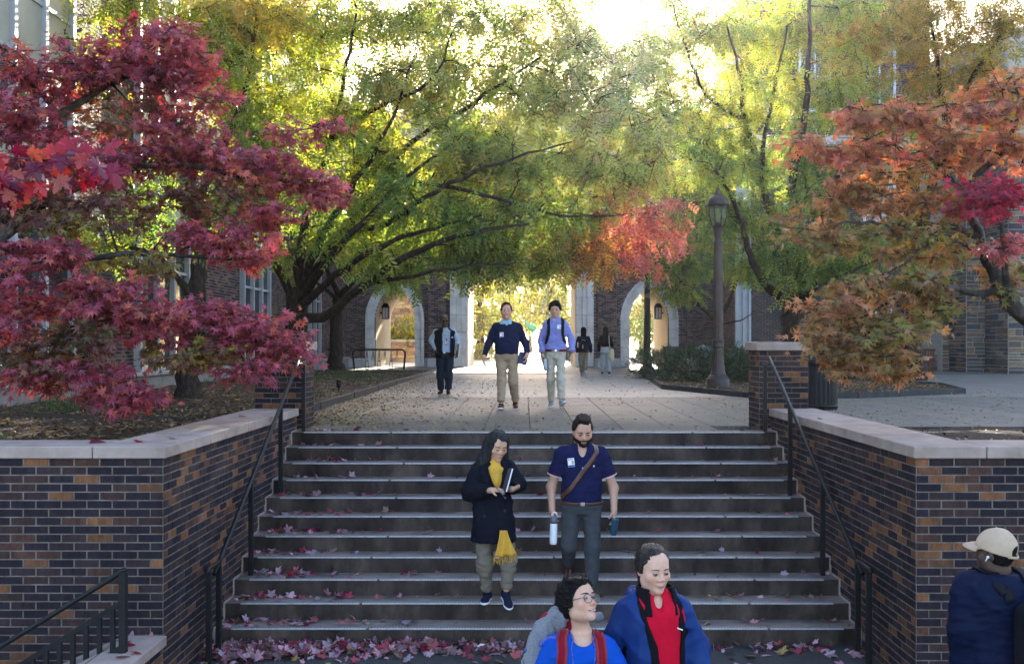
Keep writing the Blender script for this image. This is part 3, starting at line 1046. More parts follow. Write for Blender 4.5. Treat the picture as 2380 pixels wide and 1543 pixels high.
PAL = {
 'ygreen': [(0.223, 0.292, 0.045), (0.165, 0.248, 0.041), (0.280, 0.313, 0.045), (0.107, 0.178, 0.034), (0.248, 0.238, 0.068), (0.298, 0.281, 0.038)],
 'green': [(0.104, 0.176, 0.046), (0.140, 0.211, 0.049), (0.189, 0.246, 0.049), (0.075, 0.135, 0.036), (0.229, 0.253, 0.049)],
 'mixed': [(0.235, 0.305, 0.068), (0.199, 0.282, 0.068), (0.162, 0.235, 0.056), (0.225, 0.247, 0.101), (0.253, 0.235, 0.120), (0.298, 0.305, 0.064), (0.118, 0.182, 0.046), (0.190, 0.252, 0.074), (0.325, 0.258, 0.056)],
 'gold': [(0.393, 0.271, 0.028), (0.346, 0.262, 0.028), (0.271, 0.234, 0.031), (0.411, 0.234, 0.039), (0.206, 0.196, 0.031)],
 'orange': [(0.418, 0.190, 0.049), (0.396, 0.150, 0.063), (0.341, 0.140, 0.063), (0.418, 0.240, 0.042), (0.242, 0.160, 0.042)],
 'pinkred': [(0.337, 0.090, 0.109), (0.374, 0.126, 0.139), (0.290, 0.072, 0.109), (0.337, 0.144, 0.099)],
 'far': [(0.240, 0.240, 0.035), (0.180, 0.200, 0.035), (0.340, 0.280, 0.035), (0.130, 0.160, 0.028)],
 'maple': [(0.320, 0.056, 0.098), (0.361, 0.074, 0.114), (0.256, 0.044, 0.081), (0.395, 0.092, 0.109), (0.325, 0.069, 0.130), (0.395, 0.109, 0.066), (0.208, 0.036, 0.066)],
 'maple_dk': [(.15, .055, .050), (.12, .075, .035), (.17, .065, .06), (.20, .09, .04), (.11, .09, .03)],
 'maple_yg': [(.24, .22, .035), (.19, .16, .035), (.28, .19, .035), (.17, .08, .04)],
 'maple_or': [(0.407, 0.161, 0.067), (0.352, 0.127, 0.086), (0.427, 0.212, 0.090), (0.331, 0.111, 0.108), (0.277, 0.167, 0.054)],
 'maple_br': [(0.282, 0.161, 0.064), (0.226, 0.161, 0.047), (0.339, 0.161, 0.081), (0.249, 0.181, 0.051), (0.362, 0.197, 0.103)],
 'maple_ol': [(0.164, 0.182, 0.039), (0.211, 0.211, 0.044), (0.274, 0.182, 0.073), (0.190, 0.158, 0.044), (0.317, 0.194, 0.098), (0.232, 0.141, 0.061)],
 'crimson': [(0.324, 0.010, 0.055), (0.252, 0.008, 0.050), (0.384, 0.018, 0.065)],
 'pink': [(.42, .15, .17), (.36, .12, .15), (.31, .11, .10)],
}
SUNPX, SUNPY = 1430, 30
def sun_gap(pos, rng):
    """the crowns part where the low sun comes through"""
    px = CX + pos[:, 0] / pos[:, 1] * FPX
    py = CY - (pos[:, 2] - CAMZ) / pos[:, 1] * FPX
    d = np.hypot(px - SUNPX, (py - SUNPY) * 1.0)
    return d > 52 + 46 * rng.random(len(pos)) ** 2

def tree(name, label, limbs, blobs, kind='comp', leaf=.26, clump=.55, per=42, bark='bark', group='trees around the walkway', flat=.75, seed=1, cat='tree', mat=None, gap=True, twigs=5, pull=1.0):
    rng = np.random.default_rng(seed)
    root_p = limbs[0][0][0]
    t = thing(name, label, cat, tuple(root_p), 0, group)
    org = np.array(root_p, float)
    tb, nodes, nrad = MB(), [], []
    for li, (pts, r0, r1) in enumerate(limbs):
        p = smooth_path(pts, 5)
        if li and pull < 1:
            w_ = np.linspace(0, 1, len(p))[:, None] * (1 - pull) if li < 5 else np.full((len(p), 1), 1 - pull) * np.minimum(1, np.linspace(0, 2.5, len(p)))[:, None]
            p = p + (np.array([0, 0, CAMZ]) - p) * w_
        n = len(p)
        p[1:-1] += rng.normal(0, .012 + r0 * .05, (n - 2, 3))
        s = np.linspace(0, 1, n)
        rr = (r0 + (r1 - r0) * s ** .8) * (1.35 if kind == 'star' else 1.1)
        if pts is limbs[0][0]:
            rr = rr * (1 + .55 * np.exp(-s * n * .55))
        tb.tube(p - org, rr, 10 if r0 > .08 else 6)
        keep = slice(int(n * .25), None) if pts is limbs[0][0] else slice(2, None)
        nodes += list(p[keep]); nrad += list(rr[keep])
    nodes, nrad = list(nodes), list(nrad)
    C, CR, CP = [], [], []
    for (px, py, d, rx, ry, rd, k, pal) in blobs:
        c = np.array(P(px, py, d))
        s = d / FPX
        u = rng.normal(size=(k, 3))
        u /= np.linalg.norm(u, axis=1)[:, None]
        u *= (rng.random(k) ** .42)[:, None]
        C += list(c + u * np.array([rx * s, rd, ry * s]))
        CP += [pal] * k
    C = np.array(C)
    bb = MB()
    LP, LA, LN, LC = [], [], [], []
    NA = np.array(nodes)
    order = np.argsort([np.min(np.sum((NA - c) ** 2, 1)) for c in C])
    for ci in order:
        c = C[ci]
        NA = np.array(nodes)
        dd = np.linalg.norm(NA - c, axis=1) + np.maximum(0, NA[:, 2] - c[2]) * .6
        j = int(np.argmin(dd))
        a, ra = NA[j], nrad[j]
        ln = np.linalg.norm(c - a)
        if ln > .15:
            mid = (a + c) / 2 + rng.normal(0, .08 * ln, 3) + np.array([0, 0, .10 * ln])
            k = 5
            tt = np.linspace(0, 1, k)[:, None]
            p = (1 - tt) ** 2 * a + 2 * tt * (1 - tt) * mid + tt ** 2 * c
            r0 = min(ra * .75, .014 + .015 * ln)
            rr = np.linspace(r0, max(.004, r0 * .35), k)
            bb.tube(p - org, rr, 4, False)
            nodes += list(p[1:]); nrad += list(rr[1:])
        rc = clump * rng.uniform(.75, 1.25)
        pal = np.array(PAL[CP[ci]])
        base = pal[rng.integers(len(pal))]
        m = twigs
        u = rng.normal(size=(m, 3))
        u[:, 2] -= .15
        u /= np.linalg.norm(u, axis=1)[:, None]
        ends = c + u * rc * np.array([1, 1, flat]) * rng.uniform(.6, 1.0, (m, 1))
        for e in ends:
            bb.tube(np.array([c, e]) - org, [.009, .003], 3, False)
        q = rng.integers(m, size=per)
        tpar = rng.uniform(.15, 1.08, per)[:, None]
        pos = c + (ends[q] - c) * tpar + rng.normal(0, .16 * rc, (per, 3)) * np.array([1, 1, flat])
        outw = ends[q] - c
        outw /= np.linalg.norm(outw, axis=1)[:, None] + 1e-9
        if kind == 'comp':
            ax = outw * .8 + rng.normal(0, .5, (per, 3)) + np.array([0, 0, -.75])
            nm = rng.normal(0, .7, (per, 3)) + np.array([0, -.2, .7])
        elif kind == 'star':
            nm = outw * .35 + rng.normal(0, .42, (per, 3)) + np.array([0, -.55, .75])
            ax = outw * .8 + rng.normal(0, .5, (per, 3)) + np.array([0, -.25, -.45])
        else:
            ax = rng.normal(0, 1, (per, 3)) + outw * .5
            nm = rng.normal(0, 1, (per, 3)) + np.array([0, 0, .6])
        cc = np.where(rng.random((per, 1)) < .55, base[None], pal[rng.integers(len(pal), size=per)])
        cc = cc * rng.uniform(.55, 1.45, (per, 1))
        LP.append(pos); LA.append(ax); LN.append(nm); LC.append(cc)
    LP, LA, LN, LC = map(np.concatenate, (LP, LA, LN, LC))
    if gap:
        k = sun_gap(LP, rng)
        LP, LA, LN, LC = LP[k], LA[k], LN[k], LC[k]
    T = {'comp': T_COMP, 'star': T_STAR, 'leaf': T_LEAF}[kind]
    V, F, Cc = scatter(T, LP - org, LA, LN, leaf * rng.uniform(.55, 1.3, len(LP)), LC)
    tb.build('trunk', bark, t, smooth=True)
    bb.build('branches', bark, t, smooth=True)['kind'] = 'stuff'
    o = mk('crown', V, F, mat or ('maple_leaf' if kind == 'star' else 'leaf'), t, Cc)
    o['kind'] = 'stuff'
    return t

pp = lambda *a: tuple(P(*a))
# --- Japanese maple, left
tree('japanese_maple', 'red Japanese maple spreading in front of the left brick building', [
    ([(-6.1, 10.6, .1), pp(-120, 700, 10.7), pp(-40, 560, 10.8), pp(60, 430, 11), pp(140, 270, 11.2), pp(290, 180, 11.4)], .11, .022),
    ([pp(-70, 620, 10.7), pp(100, 470, 11), pp(230, 420, 11.2), pp(400, 380, 11.4), pp(560, 410, 11.6), pp(700, 420, 11.9)], .06, .012),
    ([pp(-110, 720, 10.6), pp(60, 800, 10.2), pp(170, 770, 10.2), pp(300, 740, 10.4), pp(470, 780, 10.6), pp(600, 800, 10.8)], .055, .01),
    ([pp(-110, 700, 10.6), pp(20, 640, 10.4), pp(200, 600, 10.7), pp(380, 590, 11), pp(560, 600, 11.3)], .045, .01),
    ([pp(140, 270, 11.2), pp(60, 180, 11), pp(20, 140, 10.9)], .025, .008),
    ([pp(-110, 760, 10.5), pp(50, 860, 10), pp(200, 880, 10)], .03, .008)],
    [(340, 140, 11.5, 130, 75, .7, 22, 'maple'), (440, 110, 11.7, 60, 60, .4, 7, 'maple'), (230, 190, 11.3, 130, 70, .7, 16, 'maple'),
     (110, 180, 11, 120, 70, .6, 13, 'maple'), (60, 270, 10.8, 130, 60, .6, 13, 'maple'), (450, 240, 11.7, 80, 80, .5, 14, 'maple'),
     (300, 290, 11.8, 130, 60, .6, 9, 'maple_dk'), (430, 340, 11.6, 130, 60, .6, 15, 'maple'), (130, 360, 10.8, 150, 50, .6, 15, 'maple'),
     (320, 380, 11.3, 120, 55, .6, 13, 'maple'), (560, 400, 11.6, 110, 60, .6, 14, 'maple'), (660, 400, 11.9, 100, 45, .5, 10, 'maple'),
     (690, 300, 12, 60, 25, .3, 4, 'maple'), (760, 435, 12, 50, 28, .3, 5, 'maple'), (480, 470, 11.5, 110, 45, .5, 10, 'maple_dk'),
     (620, 500, 11.6, 70, 40, .4, 7, 'maple'), (60, 470, 10.6, 110, 60, .5, 8, 'maple_dk'), (280, 500, 11, 150, 60, .5, 8, 'maple_dk'),
     (560, 560, 11.3, 110, 35, .5, 9, 'maple'), (450, 560, 11.1, 80, 40, .4, 6, 'maple'), (620, 590, 11.4, 70, 35, .3, 5, 'maple'),
     (90, 590, 10.1, 110, 50, .5, 12, 'maple'), (330, 600, 10.9, 100, 40, .5, 4, 'maple_yg'), (180, 520, 10.6, 80, 40, .4, 4, 'maple_yg'),
     (60, 690, 10, 120, 50, .5, 11, 'maple'), (230, 690, 10.2, 110, 45, .5, 12, 'maple'), (340, 740, 10.4, 100, 45, .5, 11, 'maple'),
     (480, 740, 10.6, 90, 40, .5, 10, 'maple'), (590, 770, 10.8, 90, 45, .5, 12, 'maple'), (650, 810, 10.9, 50, 35, .3, 6, 'maple'),
     (600, 850, 10.7, 60, 30, .3, 4, 'maple'), (440, 820, 10.5, 90, 30, .4, 6, 'maple_yg'), (80, 840, 9.8, 100, 45, .4, 9, 'maple_dk'),
     (90, 880, 9.8, 90, 40, .4, 7, 'maple'), (230, 880, 10, 90, 45, .4, 9, 'maple'), (290, 920, 10, 50, 30, .3, 4, 'maple'), (160, 790, 10, 100, 40, .4, 6, 'maple_dk'),
     (20, 780, 9.9, 60, 40, .3, 4, 'maple')],
    'star', .076, .36, 60, 'maple_bark', 'ornamental maples', .45, 11)
# --- Japanese maple, right
tree('japanese_maple', 'orange and olive Japanese maple over the right stone coping', [
    ([(5.75, 10.6, .1), pp(2410, 780, 10.4), pp(2345, 700, 10.3), pp(2300, 620, 10.3), pp(2270, 540, 10.4), pp(2230, 440, 10.5), pp(2150, 360, 10.7)], .085, .015),
    ([pp(2330, 670, 10.3), pp(2260, 680, 10.1), pp(2190, 668, 10), pp(2100, 690, 10), pp(2000, 740, 10)], .035, .008),
    ([pp(2275, 550, 10.4), pp(2180, 520, 10.4), pp(2080, 525, 10.5), pp(1960, 520, 10.6), pp(1900, 560, 10.6)], .028, .006),
    ([pp(2290, 590, 10.3), pp(2180, 560, 10.1), pp(2060, 640, 10), pp(1950, 650, 10)], .018, .006),
    ([pp(2230, 440, 10.5), pp(2320, 360, 10.3), pp(2370, 250, 10.3), pp(2350, 180, 10.4)], .03, .008),
    ([pp(2345, 700, 10.3), pp(2330, 560, 9.9), pp(2310, 480, 9.8)], .03, .008)],
    [(1990, 275, 10.8, 100, 40, .5, 10, 'maple_or'), (2140, 270, 10.6, 110, 45, .5, 12, 'maple_or'), (2300, 250, 10.4, 80, 45, .4, 9, 'maple_or'),
     (2340, 190, 10.5, 40, 25, .2, 3, 'maple_or'), (1900, 340, 10.8, 60, 30, .3, 5, 'maple_or'), (2020, 350, 10.7, 120, 45, .5, 12, 'maple_or'),
     (2180, 360, 10.6, 110, 50, .5, 12, 'maple_or'), (2320, 340, 10.4, 70, 50, .4, 8, 'maple_or'), (1970, 430, 10.7, 100, 45, .5, 10, 'maple_br'),
     (2090, 450, 10.5, 110, 50, .5, 11, 'maple_br'), (2200, 450, 10.4, 80, 40, .4, 6, 'maple_br'), (1890, 510, 10.6, 50, 35, .3, 4, 'maple_br'),
     (1960, 550, 10.5, 100, 40, .4, 8, 'maple_ol'), (2100, 560, 10.4, 110, 40, .4, 9, 'maple_ol'), (2310, 470, 9.8, 65, 55, .3, 11, 'crimson'),
     (2350, 555, 9.8, 35, 28, .2, 3, 'pink'), (2060, 670, 10, 120, 40, .5, 11, 'maple_ol'), (1950, 690, 10, 80, 40, .4, 7, 'maple_br'),
     (2180, 690, 10, 60, 30, .3, 4, 'maple_ol'), (1930, 760, 9.9, 80, 45, .4, 8, 'maple_br'), (2050, 760, 9.9, 110, 45, .5, 11, 'maple_ol'),
     (2160, 750, 9.9, 60, 35, .3, 4, 'maple_ol'), (2040, 830, 9.8, 85, 40, .4, 8, 'maple_br'), (2060, 880, 9.8, 45, 25, .2, 3, 'maple_br'), (1960, 820, 9.9, 60, 30, .3, 4, 'maple_br'),
     (2330, 640, 10.4, 60, 50, .3, 5, 'maple_ol'), (2240, 590, 10.4, 80, 40, .4, 5, 'maple_ol')],
    'star', .078, .34, 48, 'maple_bark', 'ornamental maples', .45, 12)

# --- pistache trees around the walkway
tree('shade_tree', 'wide spreading shade tree with dark limbs left of the walkway', [
    ([(-4.95, 22, .05), pp(690, 800, 22), pp(688, 745, 22), pp(690, 690, 22)], .26, .20),
    ([pp(690, 740, 22), pp(760, 730, 21.6), pp(850, 660, 21), pp(960, 590, 20.5), pp(1080, 545, 20.3), pp(1230, 520, 20)], .12, .02),
    ([pp(690, 720, 22), pp(730, 640, 22), pp(800, 540, 22), pp(880, 440, 22), pp(960, 330, 21.8), pp(1100, 240, 21.5), pp(1260, 130, 21.5)], .13, .02),
    ([pp(690, 700, 22), pp(700, 600, 22), pp(720, 480, 22.3), pp(770, 330, 22.6), pp(800, 180, 22.8), pp(830, 20, 23)], .13, .02),
    ([pp(690, 710, 22), pp(640, 600, 22.5), pp(600, 460, 23), pp(560, 300, 23.4), pp(540, 100, 23.6)], .11, .02),
    ([pp(690, 725, 22), pp(780, 640, 21.6), pp(890, 570, 21.2), pp(1010, 530, 20.8), pp(1120, 500, 20.6)], .09, .015),
    ([pp(692, 705, 22), pp(760, 610, 21.8), pp(860, 500, 21.4), pp(960, 400, 21), pp(1060, 330, 20.8)], .10, .015),
    ([pp(690, 700, 22), pp(745, 560, 22), pp(830, 420, 21.8), pp(900, 300, 21.6), pp(960, 140, 21.6)], .10, .015),
    ([pp(850, 660, 21), pp(960, 640, 20.8), pp(1080, 620, 20.7), pp(1200, 610, 20.7)], .05, .012),
    ([pp(800, 540, 22), pp(900, 520, 21), pp(1020, 440, 20.5), pp(1160, 380, 20.3), pp(1330, 330, 20.2)], .07, .012),
    ([pp(880, 440, 22), pp(1000, 430, 21), pp(1150, 460, 20.6), pp(1300, 500, 20.8), pp(1450, 500, 21)], .06, .012),
    ([pp(770, 330, 22.6), pp(880, 250, 22), pp(1000, 190, 21.5), pp(1060, 60, 21.5)], .06, .012)],
    [(560, 60, 23.5, 150, 110, 2, 30, 'ygreen'), (760, 60, 22.8, 150, 110, 2.2, 34, 'ygreen'), (960, 60, 22, 150, 110, 2.2, 36, 'mixed'), (1150, 60, 21.5, 140, 100, 2, 32, 'mixed'),
     (640, 230, 23, 130, 100, 2, 28, 'ygreen'), (820, 240, 22, 150, 100, 2, 34, 'ygreen'), (1010, 230, 21.3, 150, 100, 2, 36, 'mixed'), (1200, 220, 21, 150, 100, 2, 34, 'mixed'),
     (1320, 130, 21.5, 110, 100, 1.6, 20, 'mixed'), (1370, 290, 21.2, 120, 100, 1.6, 26, 'mixed'), (700, 370, 22.2, 110, 80, 1.6, 14, 'ygreen'), (880, 380, 21.2, 150, 80, 1.8, 30, 'ygreen'),
     (1060, 370, 20.5, 150, 80, 1.8, 36, 'mixed'), (1230, 390, 20.5, 140, 80, 1.7, 32, 'mixed'), (1380, 420, 21, 100, 70, 1.3, 20, 'mixed'), (960, 480, 20.5, 160, 60, 1.6, 26, 'green'),
     (1130, 500, 20.4, 150, 60, 1.5, 28, 'green'), (1290, 510, 20.8, 110, 60, 1.3, 18, 'green'), (830, 520, 21.3, 120, 50, 1.4, 7, 'green'), (950, 590, 20.8, 140, 38, 1.3, 11, 'green'),
     (1110, 590, 20.8, 130, 38, 1.2, 19, 'green'), (1240, 600, 21, 90, 35, 1.0, 13, 'ygreen'), (880, 640, 21, 90, 25, .8, 3, 'green'), (1350, 560, 21, 60, 45, .8, 7, 'orange'),
     (1400, 590, 21, 50, 40, .6, 6, 'orange'), (1450, 500, 21, 70, 50, .8, 6, 'pinkred'), (1530, 500, 21, 40, 50, .5, 5, 'pinkred'), (1490, 570, 21, 50, 30, .5, 4, 'pinkred'), (670, 590, 21.7, 25, 30, .3, 2, 'ygreen'),
     (1490, 400, 21.5, 80, 60, 1, 11, 'mixed'), (1320, 40, 21.6, 80, 70, 1.4, 14, 'mixed'), (1420, 190, 21.5, 90, 70, 1.3, 18, 'mixed'), (1500, 280, 21.8, 80, 80, 1.2, 15, 'mixed'), (1420, 100, 21.6, 110, 70, 1.2, 12, 'mixed'), (1510, 150, 22, 70, 80, 1.1, 10, 'mixed'), (720, 480, 22, 90, 60, 1.3, 6, 'green')],
    'comp', .32, .74, 33, 'bark', seed=21, pull=.93)
tree('shade_tree', 'dark trunked shade tree rising behind the red maple', [
    ([(-6.35, 19.5, .05), pp(434, 860, 19.5), pp(450, 720, 19.5), pp(462, 620, 19.6), pp(455, 480, 19.8), pp(420, 330, 20), pp(350, 180, 20), pp(310, 50, 20), pp(270, -60, 20)], .21, .05),
    ([pp(452, 700, 19.5), pp(410, 640, 19.2), pp(350, 590, 18.9), pp(250, 565, 18.6), pp(130, 575, 18.4)], .08, .02),
    ([pp(455, 480, 19.8), pp(500, 380, 20.2), pp(560, 240, 20.5), pp(590, 90, 20.8), pp(600, -80, 21)], .09, .02),
    ([pp(130, 575, 18.4), pp(200, 490, 18.5), pp(270, 420, 18.7)], .05, .015),
    ([pp(350, 180, 20), pp(240, 110, 19.5), pp(150, 90, 19.3)], .05, .01)],
    [(330, 0, 20, 110, 80, 1.6, 14, 'ygreen'), (470, 40, 20.5, 120, 100, 1.6, 20, 'ygreen'), (600, 0, 21, 110, 90, 1.6, 16, 'gold'), (540, 180, 20.6, 100, 90, 1.4, 16, 'ygreen'),
     (600, 320, 20.5, 90, 80, 1.2, 14, 'green'), (520, 480, 20, 100, 60, 1.2, 11, 'green'), (620, 470, 20.3, 70, 60, 1, 9, 'green'), (300, 540, 18.8, 120, 40, 1, 8, 'green'),
     (420, 420, 20, 90, 60, 1, 7, 'green'), (200, 130, 19.5, 90, 50, 1, 5, 'ygreen')],
    'comp', .31, .70, 34, 'bark', seed=22)
tree('shade_tree', 'slim dark trunked tree behind the bicycle rack', [
    ([(-7.35, 40, .05), pp(781, 800, 40), pp(783, 730, 40), pp(788, 690, 40)], .24, .20),
    ([pp(788, 690, 40), pp(830, 640, 39.5), pp(880, 560, 39), pp(920, 470, 39)], .12, .03),
    ([pp(788, 690, 40), pp(760, 620, 40), pp(740, 520, 40), pp(730, 400, 40)], .12, .03),
    ([pp(786, 700, 40), pp(740, 660, 39.5), pp(700, 640, 39)], .08, .02)],
    [(800, 560, 39.5, 110, 60, 2.2, 18, 'green'), (900, 560, 39, 100, 60, 2, 14, 'green'), (730, 480, 40, 100, 80, 2, 16, 'green'), (860, 430, 39, 120, 80, 2.2, 18, 'ygreen'), (920, 640, 38.5, 70, 25, 1.2, 6, 'green'), (700, 360, 40, 120, 80, 2.4, 20, 'ygreen'), (780, 280, 40, 130, 70, 2.4, 20, 'ygreen'), (640, 440, 40, 90, 80, 2.2, 16, 'green')],  # crown enlarged with added clumps to shade the left wing wall
    'comp', .36, .9, 46, 'bark', seed=23)
tree('shade_tree', 'thick trunked shade tree behind the right pillar', [
    ([(7.36, 28, .05), pp(1843, 800, 28), pp(1842, 740, 28), pp(1846, 690, 28)], .30, .27),
    ([pp(1840, 705, 28), pp(1790, 670, 27.6), pp(1750, 610, 27.4), pp(1725, 520, 27.3), pp(1690, 440, 27.2), pp(1650, 380, 27)], .14, .02),
    ([pp(1846, 690, 28), pp(1850, 560, 28), pp(1840, 420, 28), pp(1870, 280, 28), pp(1880, 120, 28), pp(1890, -60, 28)], .19, .03),
    ([pp(1846, 640, 28), pp(1800, 520, 28.2), pp(1770, 400, 28.4), pp(1790, 260, 28.5), pp(1830, 60, 28.5)], .13, .02),
    ([pp(1770, 400, 28.4), pp(1730, 280, 28.4), pp(1720, 180, 28.3), pp(1690, 60, 28)], .09, .02),
    ([pp(1850, 690, 28), pp(1890, 680, 27.8), pp(1960, 640, 27.3), pp(2050, 600, 27)], .11, .02),
    ([pp(1850, 560, 28), pp(1930, 440, 28), pp(1990, 330, 28.2), pp(2080, 230, 28.5)], .10, .02),
    ([pp(1730, 280, 28.4), pp(1640, 220, 28), pp(1590, 100, 28), pp(1560, 0, 28)], .06, .012)],
    [(1600, 60, 28, 100, 100, 1.8, 20, 'ygreen'), (1530, 40, 28, 60, 80, 1.4, 10, 'ygreen'), (1540, 160, 27.8, 70, 80, 1.4, 12, 'ygreen'), (1520, 300, 27.4, 70, 80, 1.4, 12, 'ygreen'), (1730, 50, 28.5, 110, 100, 2, 24, 'ygreen'), (1880, 40, 28.5, 120, 100, 2, 26, 'ygreen'), (1610, 220, 27.6, 110, 90, 1.8, 24, 'ygreen'),
     (1750, 220, 28, 110, 90, 2, 24, 'ygreen'), (1900, 210, 28.5, 120, 90, 2, 24, 'ygreen'), (1600, 380, 27.2, 100, 80, 1.6, 20, 'green'), (1730, 370, 27.6, 110, 80, 1.8, 24, 'green'),
     (1880, 350, 28, 110, 80, 1.8, 22, 'green'), (1640, 500, 27, 100, 60, 1.4, 16, 'green'), (1770, 500, 27.4, 90, 60, 1.5, 16, 'green'), (1880, 480, 27.6, 90, 60, 1.5, 15, 'green'),
     (1860, 600, 26.8, 70, 45, .9, 11, 'green'), (1940, 590, 26.8, 90, 50, 1.2, 13, 'green'), (2050, 580, 27, 110, 50, 1.2, 12, 'green'), (1740, 590, 27, 70, 40, .9, 6, 'green'), (2160, 600, 27, 90, 50, 1.2, 8, 'green'),
     (1830, 650, 26.9, 50, 25, .5, 4, 'green')],
    'comp', .33, .76, 34, 'bark', seed=24, pull=.95)
tree('shade_tree', 'small twisted tree behind the lamp post', [
    ([(6.95, 37, .05), pp(1668, 830, 37), pp(1670, 770, 37), pp(1668, 735, 37)], .17, .14),
    ([pp(1668, 745, 37), pp(1700, 690, 36.8), pp(1720, 620, 36.6), pp(1730, 540, 36.5)], .09, .02),
    ([pp(1668, 745, 37), pp(1630, 715, 36.6), pp(1600, 670, 36.3), pp(1580, 600, 36)], .07, .02),
    ([pp(1668, 752, 37), pp(1720, 745, 36.5), pp(1760, 720, 36.2)], .04, .012),
    ([pp(1668, 735, 37), pp(1660, 640, 37), pp(1640, 540, 37)], .09, .02)],
    [(1600, 620, 36, 90, 45, 1.4, 14, 'green'), (1710, 600, 36.5, 70, 60, 1.4, 12, 'green'), (1640, 520, 37, 90, 60, 1.6, 16, 'green'), (1560, 560, 36, 60, 60, 1.2, 9, 'green'), (1570, 670, 36, 60, 20, .8, 5, 'ygreen')],
    'comp', .34, .8, 44, 'bark', seed=25)
tree('shade_tree', 'golden shade tree in front of the tall windows on the right', [
    ([(12.2, 32, .0), pp(2120, 760, 32), pp(2130, 600, 32), pp(2170, 420, 31.6), pp(2200, 300, 31), pp(2260, 180, 30.3), pp(2360, 40, 29.5)], .24, .04),
    ([pp(2130, 560, 32), pp(2080, 400, 32), pp(2030, 260, 32), pp(2000, 120, 32)], .12, .02),
    ([pp(2200, 300, 31), pp(2180, 160, 31), pp(2160, 20, 31)], .10, .02)],
    [(2030, 100, 32, 90, 90, 1.8, 24, 'gold'), (1960, 60, 31, 80, 80, 1.6, 14, 'gold'), (1960, 200, 30.5, 60, 60, 1.4, 10, 'ygreen'), (2180, 40, 31, 120, 90, 2, 22, 'gold'), (2320, 40, 29.6, 100, 90, 1.8, 18, 'gold'), (2210, 170, 30.8, 90, 70, 1.6, 22, 'gold'),
     (2340, 170, 30, 80, 60, 1.5, 12, 'gold'), (2000, 240, 32, 60, 60, 1.5, 10, 'ygreen'), (2150, 330, 31.5, 110, 60, 1.6, 9, 'ygreen'), (2300, 280, 30.6, 90, 50, 1.4, 8, 'gold'), (2080, 20, 31.6, 70, 60, 1.4, 9, 'gold')],
    'comp', .35, .8, 42, 'bark', seed=26)
# trees beyond the gatehouse, standing in the sun
for i, (px, d, h, pal) in enumerate(((1115, 74, 9, 'far'), (1190, 96, 13, 'far'), (1270, 84, 11, 'far'), (1340, 100, 14, 'far'), (1050, 105, 14, 'far'), (1490, 90, 11, 'far'), (1560, 82, 10, 'far'), (1140, 125, 13, 'far'), (1230, 128, 13, 'far'), (1310, 122, 12, 'far'))):
    x = (px - CX) / FPX * d
    lab = ['rough barked tree with low boughs seen through the central passage', 'sunlit tree at the far end of the path, left of centre', 'sunlit yellow tree beyond the passage, behind the green umbrella',
           'tall sunlit tree beyond the passage beside its right jamb', 'tree far behind the passage left of the path', 'sunlit tree seen through the right arch', 'tree beyond the right arch, farthest right', 'distant tree closing the view, left of centre', 'distant tree closing the view at the end of the path', 'distant tree closing the view, right of centre'][i]
    s = FPX / d
    by = CY + CAMZ * s
    up = lambda z: CY - (z - CAMZ) * s
    tree('courtyard_tree', lab, [([(x, d, 0), pp(px + 2, up(1.5), d), pp(px, up(3), d), pp(px + 5, up(h * .6), d), pp(px, up(h * .9), d)], .38 if i == 0 else .3, .06)],
         [(px, up(h * .60), d, 4.8 * s, h * .32 * s, 3.8, 48, pal), (px, up(h * .30), d - 1, 4.4 * s, h * .13 * s, 3.2, 26, pal)], 'leaf', .46, 1.2, 48, 'bark', 'sunlit trees beyond the gatehouse', .8, 40 + i)

# --- red maple bough close to the camera, each leaf a part
rm = thing('maple_bough', 'bright red maple bough reaching in at the left edge', 'branch', tuple(P(-60, 380, 4.8)))
org = np.array(P(-60, 380, 4.8))
rr = np.random.default_rng(5)
def twig(pts, r):
    p = smooth_path([np.array(P(*q)) - org for q in pts], 5)
    return p, MB().tube(p, np.linspace(r, r * .4, len(p)), 6).build('twig', 'maple_bark', rm, smooth=True)
tw = [twig([(-80, 350, 4.8), (60, 370, 4.8), (150, 372, 4.78), (250, 366, 4.75)], .006)[0], twig([(-80, 370, 4.85), (0, 400, 4.85), (80, 430, 4.85)], .005)[0], twig([(40, 368, 4.8), (90, 345, 4.85), (140, 330, 4.9)], .004)[0]]
RC = [(.32, .012, .020), (.22, .008, .030), (.15, .005, .035), (.30, .03, .03), (.34, .075, .05), (.12, .004, .035)]
meshes = []
for c in RC:
    V, F = T_BIG
    V = V.copy()
    V[:, 2] += rr.normal(0, .02, len(V))
    meshes.append(mk('leaf', V, F, 'maple_leaf', None, np.tile(c, (len(V), 1)), link=False))
spots = [(250, 385, .125, -1.1), (245, 345, .10, .3), (215, 400, .09, -1.9)]
for i in range(52):
    u = rr.random()
    spots.append((rr.uniform(-40, 215) if u < .7 else rr.uniform(-40, 80), 0, rr.uniform(.075, .115), rr.uniform(-2.4, -.3)))
for (px, py, sz, ang) in spots:
    if py == 0:
        top, bot = np.interp(px, [-40, 60, 130, 215], [345, 335, 325, 345]), np.interp(px, [-40, 60, 130, 215], [470, 460, 430, 410])
        py = rr.uniform(top, bot)
    pos = np.array(P(px, py, rr.uniform(4.68, 4.92))) - org
    o = put('leaf', meshes[rr.integers(len(meshes))], rm, tuple(pos))
    X = Vector((math.cos(ang), rr.normal(0, .35), math.sin(ang))).normalized()
    N = Vector((rr.normal(0, .7), -1.0, rr.normal(.5, .7)))
    N = (N - X * N.dot(X)).normalized()
    M = Matrix((X, N.cross(X), N)).transposed().to_4x4()
    o.rotation_euler = M.to_euler()
    o.scale = (sz * .85,) * 3

